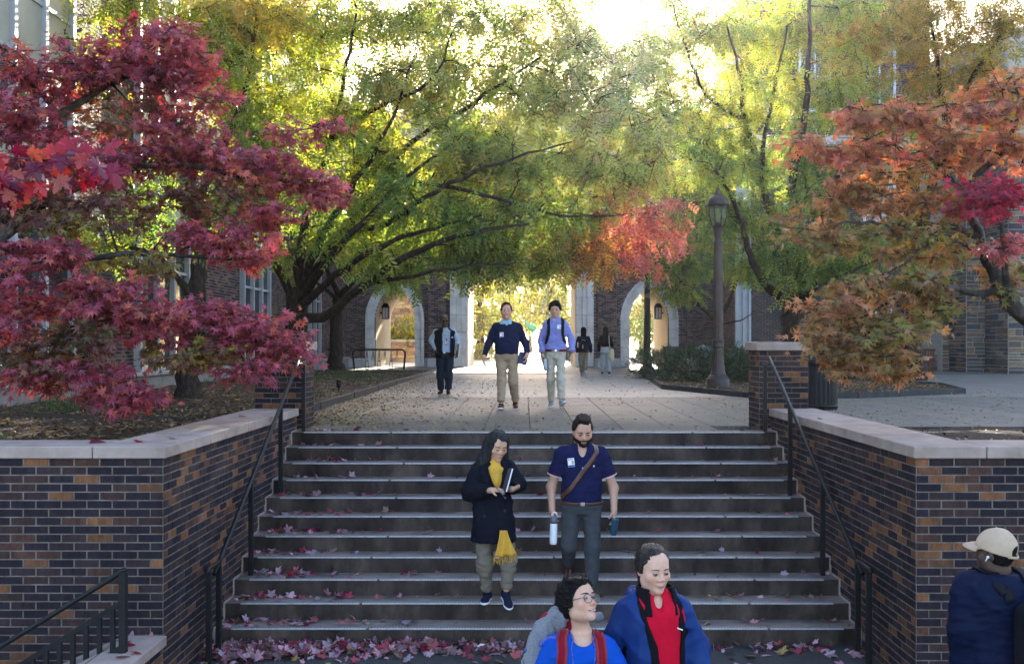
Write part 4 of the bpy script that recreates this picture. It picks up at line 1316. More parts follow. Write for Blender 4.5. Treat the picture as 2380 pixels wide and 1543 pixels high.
# ================================================================== shrubs, hedges, ground litter
def shrub(name, label, c, r, n, pal, tmpl=T_LEAF, sc=.10, seed=3, mat='needle', cat='shrub', group=None, up=.5):
    rng = np.random.default_rng(seed)
    t = thing(name, label, cat, (c[0], c[1], 0), 0, group)
    u = rng.normal(size=(n, 3))
    u /= np.linalg.norm(u, axis=1)[:, None]
    lump = 1 + .22 * np.sin(u[:, 0] * 7 + seed) * np.cos(u[:, 1] * 6 + 2 * seed) + .12 * np.sin(u[:, 2] * 11)
    rad = rng.random(n) ** .25 * lump
    pos = np.array([0, 0, c[2]]) + u * rad[:, None] * np.array(r)
    k = pos[:, 2] > .02
    pos, u = pos[k], u[k]
    n = len(pos)
    pal = np.array(pal)
    col = pal[rng.integers(len(pal), size=n)] * rng.uniform(.6, 1.3, (n, 1))
    V, F, C = scatter(tmpl, pos, u + rng.normal(0, .6, (n, 3)) + np.array([0, 0, up]), rng.normal(size=(n, 3)) + np.array([0, 0, .5]), sc * rng.uniform(.6, 1.3, n), col)
    o = mk('foliage', V, F, mat, t, C)
    o['kind'] = 'stuff'
    mb = MB()
    for i in range(7):
        a = rng.random() * 2 * PI
        e = np.array([math.cos(a) * r[0] * .6, math.sin(a) * r[1] * .6, c[2] + r[2] * .4])
        mb.tube(np.array([(0, 0, 0), e * .5 + np.array([0, 0, .1]), e]), [.02, .012, .005], 5, False)
    mb.build('stems', 'bark', t)
    return t
YEW = [(.020, .042, .016), (.030, .056, .020), (.045, .075, .026), (.016, .034, .014)]
T_SPRIG = tmpl_compound(5, .30, .07)
for i, (px, d, rx, rz, lab) in enumerate(((1530, 34, .9, .50, 'low dark green yew at the tip of the island bed'), (1605, 29.5, 1.05, .62, 'dark green yew left of the fluted lamp post'),
                                          (1690, 29, .95, .62, 'dark green yew right behind the lamp post'), (1750, 30, .8, .52, 'dark green yew next to the right pillar'), (2010, 31, 1.1, .4, 'low shrub behind the drooping maple twigs'))):
    shrub('yew_shrub', lab, ((px - CX) / FPX * d, d, .34), (rx, .9, rz), 950, YEW, T_SPRIG, .26, 60 + i, group='clipped yews')
HEDGE = [(.05, .085, .02), (.08, .11, .03), (.03, .06, .015)]
shrub('hedge', 'tall glossy hedge beyond the right arch', (8.2, 64, 1.2), (2.6, 1.0, 1.4), 4200, HEDGE, T_LEAF, .16, 71, 'leaf', 'hedge')
shrub('hedge', 'low clipped hedge behind the tall hedge beyond the right arch', (8.8, 70, 1.9), (2.5, 1.2, .9), 2600, HEDGE, T_LEAF, .16, 72, 'leaf', 'hedge')
shrub('shrub', 'leafy shrub over the stone garden wall in the left arch', (-7.2, 63.6, 2.0), (.8, .7, .9), 1300, PAL['far'], T_LEAF, .15, 73, 'leaf')
shrub('shrub', 'bushy border left of the sunny path beyond the passage', (-3.4, 72, .5), (2.0, 1.2, .7), 2200, PAL['far'], T_LEAF, .17, 74, 'leaf')
shrub('shrub', 'bushy border right of the sunny path beyond the passage', (5.2, 88, .8), (2.6, 1.4, 1.1), 2200, PAL['far'], T_LEAF, .2, 75, 'leaf')
for i in range(5):
    shrub('strap_plant', 'strap leaved plant %s on the garden wall in the left arch' % ['at the left', 'second from the left', 'in the middle', 'second from the right', 'at the right'][i], (-9.4 + i * .65, 63.3, 1.45), (.3, .3, .35), 60, PAL['far'], T_LEAF, .6, 80 + i, 'leaf', 'plant', 'strap plants on the garden wall', 1.4)

# ---- garden wall beyond the left arch, in the sun
gw = thing('garden_wall', 'warm brown rubble garden wall seen through the left arch', 'wall')
MB().box(-14, -4.8, 63, 64, -.02, 1.25).build('wall_core', 'mortar', gw)
MB().box(-14.1, -4.7, 62.95, 64.05, 1.25, 1.38, .02).build('wall_cap', 'lime', gw, col=(.7, .66, .6))
MB().box(-16, -6.2, 66.5, 67.5, -.02, 7.0).build('back_wall', 'mortar', gw)
recs = []
for (x0, x1, yy, zt) in ((-12, -5.2, 63, 1.25), (-14, -6.2, 66.5, 6.9)):
    z = 0
    while z < zt - .1:
        h = random.choice((.14, .19, .25))
        u = x0
        while u < x1:
            w_ = random.uniform(.3, .8)
            recs.append((u + w_ / 2, yy, z + h / 2, 0, round(w_ - .03, 2), h - .03, random.choice([(.30, .19, .09), (.22, .13, .07), (.34, .25, .15), (.16, .10, .07)])))
            u += w_
        z += h
build_bricks(gw, recs, 'rubble', 200, 'stone', .02, True)

# ---- fallen leaves and mulch
rng = np.random.default_rng(99)
def litter(name, label, pos, pal, size, tmpl=T_LEAF, tilt=.35, lift=.004, mat='litter', seed=0):
    r = np.random.default_rng(seed)
    n = len(pos)
    pal = np.array(pal)
    col = pal[r.integers(len(pal), size=n)] * r.uniform(.65, 1.3, (n, 1))
    a = r.random(n) * 2 * PI
    ax = np.stack([np.cos(a), np.sin(a), r.normal(0, tilt, n)], 1)
    nm = np.stack([r.normal(0, tilt, n), r.normal(0, tilt, n), np.ones(n)], 1)
    pos = pos + np.array([0, 0, lift])
    V, F, C = scatter(tmpl, pos, ax, nm, size * r.uniform(.45, 1.35, n), col)
    o = mk(name, V, F, mat, None, C)
    tag(o, label, 'leaves', None, 'stuff')
    return o
YL = [(.34, .235, .05), (.27, .17, .05), (.20, .115, .05), (.38, .29, .08), (.15, .08, .04)]
DL = [(.26, .16, .055), (.18, .10, .04), (.12, .065, .03), (.30, .20, .07), (.08, .045, .025), (.06, .03, .02)]
ML = [(.42, .19, .24), (.36, .15, .20), (.26, .02, .045), (.20, .012, .04), (.48, .26, .31), (.30, .22, .27), (.16, .08, .09), (.36, .09, .10), (.22, .13, .10)]
def on_plaza(n):
    y = 13.4 + 20 * rng.random(n) ** 1.6
    x = rng.uniform(-3.4, 6, n)
    x = np.where(rng.random(n) < .62, -3.45 + np.abs(rng.normal(0, 1.7, n)), x)
    k = (x < 3.0) | (y > 14.6)
    x, y = x[k], y[k]
    return np.stack([x, y, np.zeros(len(x))], 1)
q_ = on_plaza(5200)
xe = -3.5 + np.abs(rng.normal(0, .75, 7000)); ye = 14.4 + 20 * rng.random(7000) ** 1.5
litter('fallen_leaves', 'small yellow leaves strewn over the walkway slabs', np.concatenate([q_, np.stack([xe, ye, np.zeros(7000)], 1)]), YL + DL[:4], .062, seed=1)
x = rng.uniform(-8.5, -3.62, 22000); y = 9.3 + 29 * rng.random(22000) ** 1.3
k = wob(x * .8, y * .8) < .55
x, y = x[k], y[k]
litter('fallen_leaves', 'brown leaf litter covering the left bed', np.stack([x, y, hf_left(x, y)], 1), DL, .075, seed=2)
x = rng.uniform(3.6, 11, 9000); y = rng.uniform(21.6, 36, 9000)
def inbed(x, y):
    c = np.zeros(len(x), bool)
    j = len(BED) - 1
    for i in range(len(BED)):
        (xi, yi), (xj, yj) = BED[i], BED[j]
        c ^= ((yi > y) != (yj > y)) & (x < (xj - xi) * (y - yi) / (yj - yi) + xi)
        j = i
    return c
k = inbed(x, y)
litter('fallen_leaves', 'yellow leaf litter in the island bed around the lamp post', np.stack([x[k], y[k], np.full(k.sum(), .075)], 1), YL + DL[:3], .075, seed=3)
x = rng.uniform(3.6, 13, 2600); y = 13.4 + rng.random(2600) ** 1.2 * 12
k = ~inbed(x, y) & ((x > 4.2) | (y > 14.6))
litter('fallen_leaves', 'scattered yellow leaves on the paving right of the pillar', np.stack([x[k], y[k], np.zeros(k.sum())], 1), YL, .062, seed=4)
x = rng.uniform(3.9, 9, 700); y = rng.uniform(9.2, 12.7, 700)
litter('fallen_leaves', 'dead leaves on the dark soil behind the right coping', np.stack([x, y, hf_right(x, y)], 1), DL + [(.2, .02, .03)], .06, seed=5)
# leaves on the stairs: maple leaves gather at the left, small yellow ones everywhere
pos, pos2 = [], []
for k in range(NST):
    y0, z = TOPY - k * TREAD, -k * RISE
    n = int(14 + 6.5 * k)
    x = np.where(rng.random(n) < .68, LX + .08 + np.abs(rng.normal(0, .65, n)), rng.uniform(LX + .1, RX - .1, n))
    yy = y0 + TREAD * np.where(rng.random(n) < .6, rng.uniform(.6, .95, n), rng.uniform(.2, .95, n))
    pos += list(np.stack([np.clip(x, LX + .05, RX - .05), yy, np.full(n, z)], 1))
    n = 60
    pos2 += list(np.stack([rng.uniform(LX + .1, RX - .1, n), y0 + TREAD * rng.uniform(.05, .98, n), np.full(n, z)], 1))
n = 26
pos += list(np.stack([RX - .07 - np.abs(rng.normal(0, .25, n)), np.repeat(TOPY - np.arange(13) % 11 * TREAD + .24, 2), np.repeat(-(np.arange(13) % 11) * RISE, 2)], 1))
litter('fallen_leaves', 'pink and crimson maple leaves lying flat on the stair treads', np.array(pos)[::2], ML, .068, T_BIG, .4, .012, seed=6)
litter('fallen_leaves', 'curled maple leaves on the stair treads', np.array(pos)[1::2], ML + [(.10, .05, .035), (.14, .07, .04)], .062, curled(T_BIG), .7, .014, seed=16)
litter('fallen_leaves', 'small yellow leaves scattered over the stair treads', np.array(pos2), YL, .05, seed=7)
n = 1150
x = np.concatenate([LX + .05 + np.abs(rng.normal(0, 1.45, 950)), rng.uniform(LX + .1, RX, n - 950)])
y = 9.93 - np.abs(rng.normal(0, .17, n)) - .28 * np.clip(1.2 - (x - LX), 0, 1) * rng.random(n)
k = x < RX - .05
q_ = np.stack([x[k], y[k], np.full(k.sum(), LOWZ) + rng.random(k.sum()) * .035], 1)
litter('fallen_leaves', 'drift of flat pink and crimson maple leaves at the foot of the stairs', q_[::2], ML, .072, T_BIG, .55, .014, seed=8)
litter('fallen_leaves', 'curled pink and brown maple leaves mixed into the drift at the stair foot', q_[1::2], ML + [(.10, .05, .035), (.14, .07, .04)], .066, curled(T_BIG), .8, .016, seed=18)
n = 190
x, y = rng.uniform(LX, RX + .2, n), rng.uniform(8.4, 9.8, n)
litter('fallen_leaves', 'loose maple leaves on the asphalt in front of the stairs', np.stack([x, y, np.full(n, LOWZ)], 1), ML[:6] + YL[:2], .078, T_BIG, .3, .012, seed=9)
# single leaves that can be picked out on the stonework
def one_leaf(px, py, d, z, label, c, sz=.09, yaw=.5, tilt=.3):
    p = P(px, py, d)
    V, F = T_BIG
    o = mk('fallen_leaf', (V - np.array([.4, 0, 0])) * sz, F, 'maple_leaf', None, np.tile(c, (len(V), 1)))
    o.location = (p.x, p.y, z + .012)
    o.rotation_euler = (tilt, .15, yaw)
    tag(o, label, 'leaf')
for a in ((225, 1029, 8.85, COPZ, 'dark crimson leaf nearest the joint of the left coping', (.16, .02, .04), .12, .2),
          (322, 1024, 8.9, COPZ, 'red leaf lying on the left coping near its corner', (.30, .02, .03), .09, 1.0),
          (400, 1015, 9.2, COPZ, 'pale grey-pink leaf on the left coping beyond its corner', (.34, .26, .34), .085, 2.2),
          (562, 962, 12.0, COPZ, 'small red leaf far along the left coping', (.30, .03, .04), .08, .4),
          (1905, 982, 11.6, COPZ, 'dark brown leaf on the right coping', (.06, .03, .02), .06, .1),
          (2000, 978, 12.0, COPZ, 'pinkish leaf at the back edge of the right coping', (.28, .10, .11), .08, .6),
          (295, 1498, 8.25, -1.286, 'crimson leaf by the railing post on the stone ledge', (.22, .01, .03), .10, .3),
          (318, 1510, 8.05, -1.286, 'bright red leaf in the middle of the stone ledge', (.30, .01, .03), .085, 1.9),
          (285, 1520, 7.95, -1.286, 'dark red leaf at the front of the stone ledge', (.18, .01, .03), .09, 2.8)):
    one_leaf(*a)
for (px, py, lab, c) in ((305, 1482, 'lavender leaf standing against the brick above the ledge', (.34, .26, .36)), (350, 1484, 'pale pink leaf standing against the brick above the ledge', (.46, .22, .24))):
    p = P(px, py, 8.53)
    V, F = T_BIG
    o = mk('fallen_leaf', (V - np.array([.4, 0, 0])) * .085, F, 'maple_leaf', None, np.tile(c, (len(V), 1)))
    o.location = p
    o.rotation_euler = (R(75), R(-80), 0)
    tag(o, lab, 'leaf')
# grass tufts in the left bed
def tuft(n, xr, yr, hf, size, seed):
    r = np.random.default_rng(seed)
    x, y = r.uniform(*xr, n), r.uniform(*yr, n)
    k = wob(x * 1.1 + seed, y * .7) > -.1
    x, y = x[k], y[k]
    n = len(x)
    pos = np.stack([x, y, hf(x, y) - .01], 1)
    ax = np.stack([r.normal(0, .45, n), r.normal(0, .45, n), np.ones(n)], 1)
    col = np.array([(.035, .065, .016), (.05, .085, .02), (.07, .09, .03)])[r.integers(3, size=n)] * r.uniform(.7, 1.3, (n, 1))
    return scatter((T_LEAF[0] * np.array([1, .22, 1]), T_LEAF[1]), pos, ax, r.normal(size=(n, 3)), size * r.uniform(.6, 1.3, n), col)
parts = [tuft(5200, (-8.3, -3.8), (26, 38.6), hf_left, .13, 1), tuft(1500, (-8.4, -6.2), (14.5, 18.5), hf_left, .16, 2), tuft(700, (-5.6, -4.0), (9.2, 10.0), hf_left, .07, 4), tuft(900, (-6.5, -3.9), (19.5, 23), hf_left, .10, 6)]
off, Vs, Fs, Cs = 0, [], [], []
for V, F, C in parts:
    Vs.append(V); Fs.append(F + off); Cs.append(C); off += len(V)
o = mk('grass', np.concatenate(Vs), np.concatenate(Fs), 'needle', None, np.concatenate(Cs))
tag(o, 'thin green grass growing through the left bed', 'grass', None, 'stuff')
# ================================================================== people: smooth implicit bodies
def smin(a, b, k):
    h = np.clip(.5 + .5 * (b - a) / k, 0, 1)
    return b * (1 - h) + a * h - k * h * (1 - h)
def smax(a, b, k):
    return -smin(-a, -b, k)
A3 = lambda v: np.asarray(v, np.float32)
class S:
    """a signed distance field put together from rounded limbs, ellipsoids and lofts"""
    def __init__(s): s.p = []
    def put(s, f, k=.02, op='u'):
        s.p.append((f, k, op)); return s
    def cap(s, a, b, ra, rb=None, k=.02, op='u', cut=False):
        a, b = A3(a), A3(b); rb = ra if rb is None else rb
        ab = b - a; L2 = float(ab @ ab) + 1e-9; n = ab / math.sqrt(L2)
        def f(X):
            t = np.clip(((X - a) @ ab) / L2, 0, 1)
            d = np.linalg.norm(X - (a + t[:, None] * ab), axis=1) - (ra + (rb - ra) * t)
            if cut: d = np.maximum(d, (X - b) @ n)
            return d
        return s.put(f, k, op)
    def chain(s, pts, rad, k=.02, cut=False):
        for i in range(len(pts) - 1):
            s.cap(pts[i], pts[i + 1], rad[i], rad[i + 1], k, cut=cut and i == len(pts) - 2)
        return s
    def ell(s, c, r, k=.02, op='u', M=None):
        c, r = A3(c), A3(r)
        def f(X):
            q = X - c
            if M is not None: q = q @ M
            k0 = np.linalg.norm(q / r, axis=1)
            k1 = np.linalg.norm(q / (r * r), axis=1) + 1e-6
            return k0 * (k0 - 1) / k1
        return s.put(f, k, op)
    def loft(s, lv, k=.02, op='u', yaw=0, c=(0, 0), e=2.3):
        """lv rows: z, cx, cy, rx, ry"""
        lv = np.array(sorted(lv)); ca, sa = math.cos(yaw), math.sin(yaw)
        def f(X):
            z = X[:, 2]
            g = [np.interp(z, lv[:, 0], lv[:, i]) for i in range(1, 5)]
            x0, y0 = X[:, 0] - c[0], X[:, 1] - c[1]
            x, y = x0 * ca + y0 * sa, -x0 * sa + y0 * ca
            q = (np.abs((x - g[0]) / g[2]) ** e + np.abs((y - g[1]) / g[3]) ** e) ** (1 / e)
            d = (q - 1) * np.minimum(g[2], g[3])
            return np.maximum(d, np.maximum(lv[0, 0] - z, z - lv[-1, 0]))
        return s.put(f, k, op)
    def plane(s, p, n, k=.004):
        """keep the side the normal points away from"""
        p, n = A3(p), A3(n) / np.linalg.norm(n)
        return s.put(lambda X: (X - p) @ n, k, 'i')
    def wrinkle(s, amp, fr, seed=0, st=(1, 1, 1), ridge=False):
        r = np.random.default_rng(seed)
        K = r.normal(size=(7, 3)); K /= np.linalg.norm(K, axis=1)[:, None]
        K = (K * fr * r.uniform(.5, 1.5, (7, 1)) * np.array(st)).astype(np.float32)
        ph = r.uniform(0, 6.28, 7)
        def f(X):
            w = np.zeros(len(X), np.float32)
            for i in range(7):
                v = np.sin(X @ K[i] + ph[i] + 1.2 * np.sin(X @ K[(i + 3) % 7] * .6))
                w += (.9 - 2.2 * (1 - np.abs(v)) ** 2.5) if ridge else v
            return amp * w / 3.0
        return s.put(f, 0, 'a')
    def __call__(s, X):
        X = np.asarray(X, np.float32)
        d = None
        for f, k, op in s.p:
            e = f(X)
            if d is None: d = e
            elif op == 'u': d = smin(d, e, k)
            elif op == 's': d = smax(d, -e, k)
            elif op == 'i': d = smax(d, e, k)
            else: d = d + e
        return d

def sdf_mesh(fn, lo, hi, h):
    lo, hi = np.array(lo, float), np.array(hi, float)
    nb = np.maximum(1, np.ceil((hi - lo) / (4 * h)).astype(int))
    c = [lo[i] + (np.arange(nb[i]) + .5) * 4 * h - h * .5 for i in range(3)]
    G = np.stack(np.meshgrid(*c, indexing='ij'), -1).reshape(-1, 3)
    D = fn(G)
    act = np.abs(D) < 7.5 * h
    F = np.repeat(D[:, None], 64, 1).astype(np.float32)
    o = np.stack(np.meshgrid(*[np.arange(4)] * 3, indexing='ij'), -1).reshape(-1, 3)
    bi = np.stack(np.meshgrid(*[np.arange(n) for n in nb], indexing='ij'), -1).reshape(-1, 3)
    X = lo + (bi[act][:, None, :] * 4 + o[None]) * h
    F[act] = fn(X.reshape(-1, 3)).reshape(-1, 64)
    F = F.reshape(*nb, 4, 4, 4).transpose(0, 3, 1, 4, 2, 5).reshape(nb[0] * 4, nb[1] * 4, nb[2] * 4)
    ins = F < 0
    cs = [(i, j, k) for i in (0, 1) for j in (0, 1) for k in (0, 1)]
    n = np.array(F.shape) - 1
    cnt = sum(ins[i:i + n[0], j:j + n[1], k:k + n[2]].astype(np.int8) for i, j, k in cs)
    ci = np.argwhere((cnt > 0) & (cnt < 8))
    vid = np.full(n, -1, np.int32)
    vid[tuple(ci.T)] = np.arange(len(ci))
    val = np.stack([F[ci[:, 0] + i, ci[:, 1] + j, ci[:, 2] + k] for i, j, k in cs], 1)
    acc, num = np.zeros((len(ci), 3)), np.zeros(len(ci))
    for a in range(8):
        for b in range(a + 1, 8):
            dv = np.array(cs[b]) - np.array(cs[a])
            if np.abs(dv).sum() != 1: continue
            m = (val[:, a] < 0) != (val[:, b] < 0)
            t = val[m, a] / (val[m, a] - val[m, b])
            acc[m] += np.array(cs[a]) + t[:, None] * dv
            num[m] += 1
    V = lo + (ci + acc / num[:, None]) * h
    Q = []
    for ax in range(3):
        u, w = (ax + 1) % 3, (ax + 2) % 3
        s0 = [slice(None)] * 3; s1 = [slice(None)] * 3
        s0[ax] = slice(0, -1); s1[ax] = slice(1, None)
        A, B = ins[tuple(s0)], ins[tuple(s1)]
        e = np.argwhere(A != B)
        e = e[(e[:, u] > 0) & (e[:, w] > 0) & (e[:, u] < F.shape[u] - 1) & (e[:, w] < F.shape[w] - 1)]
        if not len(e): continue
        sg = A[tuple(e.T)]
        q = []
        for du, dw in ((1, 1), (0, 1), (0, 0), (1, 0)):
            g = e.copy(); g[:, u] -= du; g[:, w] -= dw
            q.append(vid[tuple(g.T)])
        q = np.stack(q, 1)
        q[~sg] = q[~sg][:, ::-1]
        Q.append(q)
    Q = np.concatenate(Q)
    return V, Q[(Q >= 0).all(1)]
def bounds_of(pts, m):
    a = np.array(pts, float)
    return a.min(0) - m, a.max(0) + m
def grad(fn, p, e=.004):
    p = np.atleast_2d(p).astype(np.float32)
    g = np.stack([fn(p + np.eye(3, dtype=np.float32)[i] * e) - fn(p - np.eye(3, dtype=np.float32)[i] * e) for i in range(3)], 1)
    return g / (np.linalg.norm(g, axis=1)[:, None] + 1e-9)
def snap(fn, p, off=0.0, it=6):
    p = np.atleast_2d(np.array(p, np.float32)).copy()
    for _ in range(it):
        p -= grad(fn, p) * np.clip(fn(p) - off, -.05, .05)[:, None]
    return p
def ribbon(fn, pts, width, th, name, mat, parent, off=.002, per=7, side=None, nw=3, col=None):
    """a strap laid on the surface fn"""
    c = smooth_path(pts, per)
    c = snap(fn, c, off)
    T = np.gradient(c, axis=0); T /= np.linalg.norm(T, axis=1)[:, None] + 1e-9
    N = grad(fn, c)
    Sd = np.cross(T, N); Sd /= np.linalg.norm(Sd, axis=1)[:, None] + 1e-9
    rows = [snap(fn, c + Sd * width * (j / (nw - 1) - .5), off, 3) for j in range(nw)]
    m = len(c)
    V = np.concatenate([np.stack(rows, 1).reshape(-1, 3), (np.stack(rows, 1) + N[:, None] * th).reshape(-1, 3)])
    F = []
    b = m * nw
    for i in range(m - 1):
        for j in range(nw - 1):
            q = i * nw + j
            F += [(b + q, b + q + 1, b + q + nw + 1, b + q + nw), (q, q + nw, q + nw + 1, q + 1)]
        F += [(i * nw, b + i * nw, b + (i + 1) * nw, (i + 1) * nw), (i * nw + nw - 1, (i + 1) * nw + nw - 1, b + (i + 1) * nw + nw - 1, b + i * nw + nw - 1)]
    F += [tuple(list(range(nw)) + [b + j for j in reversed(range(nw))]), tuple([(m - 1) * nw + j for j in reversed(range(nw))] + [b + (m - 1) * nw + j for j in range(nw)])]
    return mk(name, V, F, mat, parent, None if col is None else np.tile(col, (len(V), 1)), True)
def plate(fn, p, w, h, th, name, mat, parent, off=.004, roll=0.0):
    """flat card hanging on the surface"""
    p = snap(fn, p, off)[0]
    n = grad(fn, p)[0]
    n[2] *= .3; n /= np.linalg.norm(n)
    up = np.array([math.sin(roll), 0, math.cos(roll)])
    x = np.cross(up, n); x /= np.linalg.norm(x)
    z = np.cross(n, x)
    M = np.stack([x, n, z], 1)
    def add(nm, mt, x0, x1, z0, z1, t0, t1, par):
        V = np.array([(a, t, c) for a in (x0, x1) for t in (t0, t1) for c in (z0, z1)]) @ M.T + p
        return mk(nm, V, [(0, 1, 3, 2), (4, 6, 7, 5), (0, 4, 5, 1), (2, 3, 7, 6), (0, 2, 6, 4), (1, 5, 7, 3)], mt, par)
    o = add(name, mat, -w / 2, w / 2, -h / 2, h / 2, 0, th, parent)
    return o, add
def badge(fn, p, parent, w=.06, h=.085, roll=0.0, off=.008):
    o, add = plate(fn, p, w, h, .003, 'id_badge', 'white_paint', parent, off, roll)
    add('badge_photo', 'skin_card', w * .08, w * .40, -h * .18, h * .2, .003, .0038, o)
    add('badge_band', 'badge_blue', -w * .48, w * .48, -h * .48, -h * .28, .003, .0038, o)
    add('badge_logo', 'badge_blue', -w * .42, -w * .28, h * .28, h * .42, .003, .0038, o)
    add('badge_text', 'badge_blue', -w * .22, w * .34, h * .31, h * .38, .003, .0038, o)
    return o

plain('skin_card', (.45, .28, .2), .5)
plain('badge_blue', (.02, .08, .24), .5)
def skin_mat():
    m, nt, b = new_mat('skin')
    at = nd(nt, 'ShaderNodeAttribute', attribute_name='Col')
    tc = nd(nt, 'ShaderNodeTexCoord')
    nz = nd(nt, 'ShaderNodeTexNoise')
    nz.inputs['Scale'].default_value = 60
    nz.inputs['Detail'].default_value = 4
    nt.links.new(tc.outputs['Object'], nz.inputs['Vector'])
    hs = nd(nt, 'ShaderNodeMix', data_type='RGBA', blend_type='OVERLAY')
    hs.inputs[0].default_value = .18
    nt.links.new(at.outputs['Color'], hs.inputs[6])
    nt.links.new(nz.outputs[0], hs.inputs[7])
    nt.links.new(hs.outputs[2], b.inputs['Base Color'])
    b.inputs['Roughness'].default_value = .48
    b.inputs['Subsurface Weight'].default_value = .12
    b.inputs['Subsurface Radius'].default_value = (.012, .005, .003)
    b.inputs['Specular IOR Level'].default_value = .45
skin_mat()
def cloth(name, c, rough=.85, v=.09, bump=.15, scale=14, bscale=420, spec=.08, sheen=.0):
    return noise_mat(name, tuple(x * (1 - v) for x in c), tuple(x * (1 + v) for x in c), scale, rough, bump, bscale, spec=spec, sheen=sheen)
def hair_mat(name, c1, c2, st=(60, 60, 6)):
    return noise_mat(name, c1, c2, 1.0, .6, .8, 2.2, spec=.12, stretch=st)
plain('eye_white', (.17, .14, .13), .4, 0, .2)
plain('iris', (.03, .016, .01), .15)
plain('lip_gloss', (.3, .08, .07), .4)
plain('mouth_dark', (.10, .025, .022), .5)
plain('teeth', (.75, .72, .66), .3)
plain('black_plastic', (.012, .012, .013), .3)
plain('lens_dark', (.01, .01, .012), .08)
plain('steel', (.5, .5, .52), .3, .9)
plain('gold', (.6, .4, .1), .25, .9)
m_, nt_, b_ = new_mat('lens')
b_.inputs['Base Color'].default_value = (.9, .92, 1, 1)
b_.inputs['Roughness'].default_value = .03
b_.inputs['Alpha'].default_value = .06

def rot(yaw=0, pitch=0, roll=0):
    a, b, c = R(yaw), R(pitch), R(roll)
    Rz = np.array([[math.cos(a), -math.sin(a), 0], [math.sin(a), math.cos(a), 0], [0, 0, 1]])
    Rx = np.array([[1, 0, 0], [0, math.cos(b), -math.sin(b)], [0, math.sin(b), math.cos(b)]])
    Ry = np.array([[math.cos(c), 0, math.sin(c)], [0, 1, 0], [-math.sin(c), 0, math.cos(c)]])
    return Rz @ Rx @ Ry
def head_field(jaw=1.0, smile=0.0, ears=True, fem=0.0):
    s = S()
    s.ell((0, .014, .034), (.0745, .094, .084))
    s.ell((0, -.020, -.035), (.0585 * jaw, .068, .078), k=.04)
    for q in (-1, 1):
        s.ell((q * .044 * jaw, -.004, -.060), (.022, .034, .030), k=.03)
        s.ell((q * .042, -.056, -.022), (.023, .020, .020), k=.03)
    s.ell((0, -.070, -.095), (.022 * jaw, .019, .019), k=.03)
    s.cap((-.036, -.0735 + .003 * fem, .021), (.036, -.0735 + .003 * fem, .021), .0105, k=.024)
    s.ell((0, -.035, .055), (.055, .045, .045), k=.03)
    for q in (-1, 1):
        s.ell((q * .031, -.099, -.001), (.019, .0165, .0105), k=.012, op='s')
    s.cap((0, -.082, .010), (0, -.1045 + .004 * fem, -.026), .0065 - .001 * fem, .0112 - .002 * fem, k=.012)
    for q in (-1, 1):
        s.ell((q * .0125, -.092, -.032), (.0085, .011, .0075), k=.006)
        s.cap((0, -.0895, -.0595), (q * (.021 + .004 * smile), -.0805, -.0625 + .006 * smile), .0068, .003, k=.006)
        s.cap((0, -.0880, -.0715), (q * .017, -.0815, -.0675 + .004 * smile), .0072, .004, k=.006)
        if ears:
            s.ell((q * .077, .012, -.004), (.0085, .019, .031), k=.008)
    return s
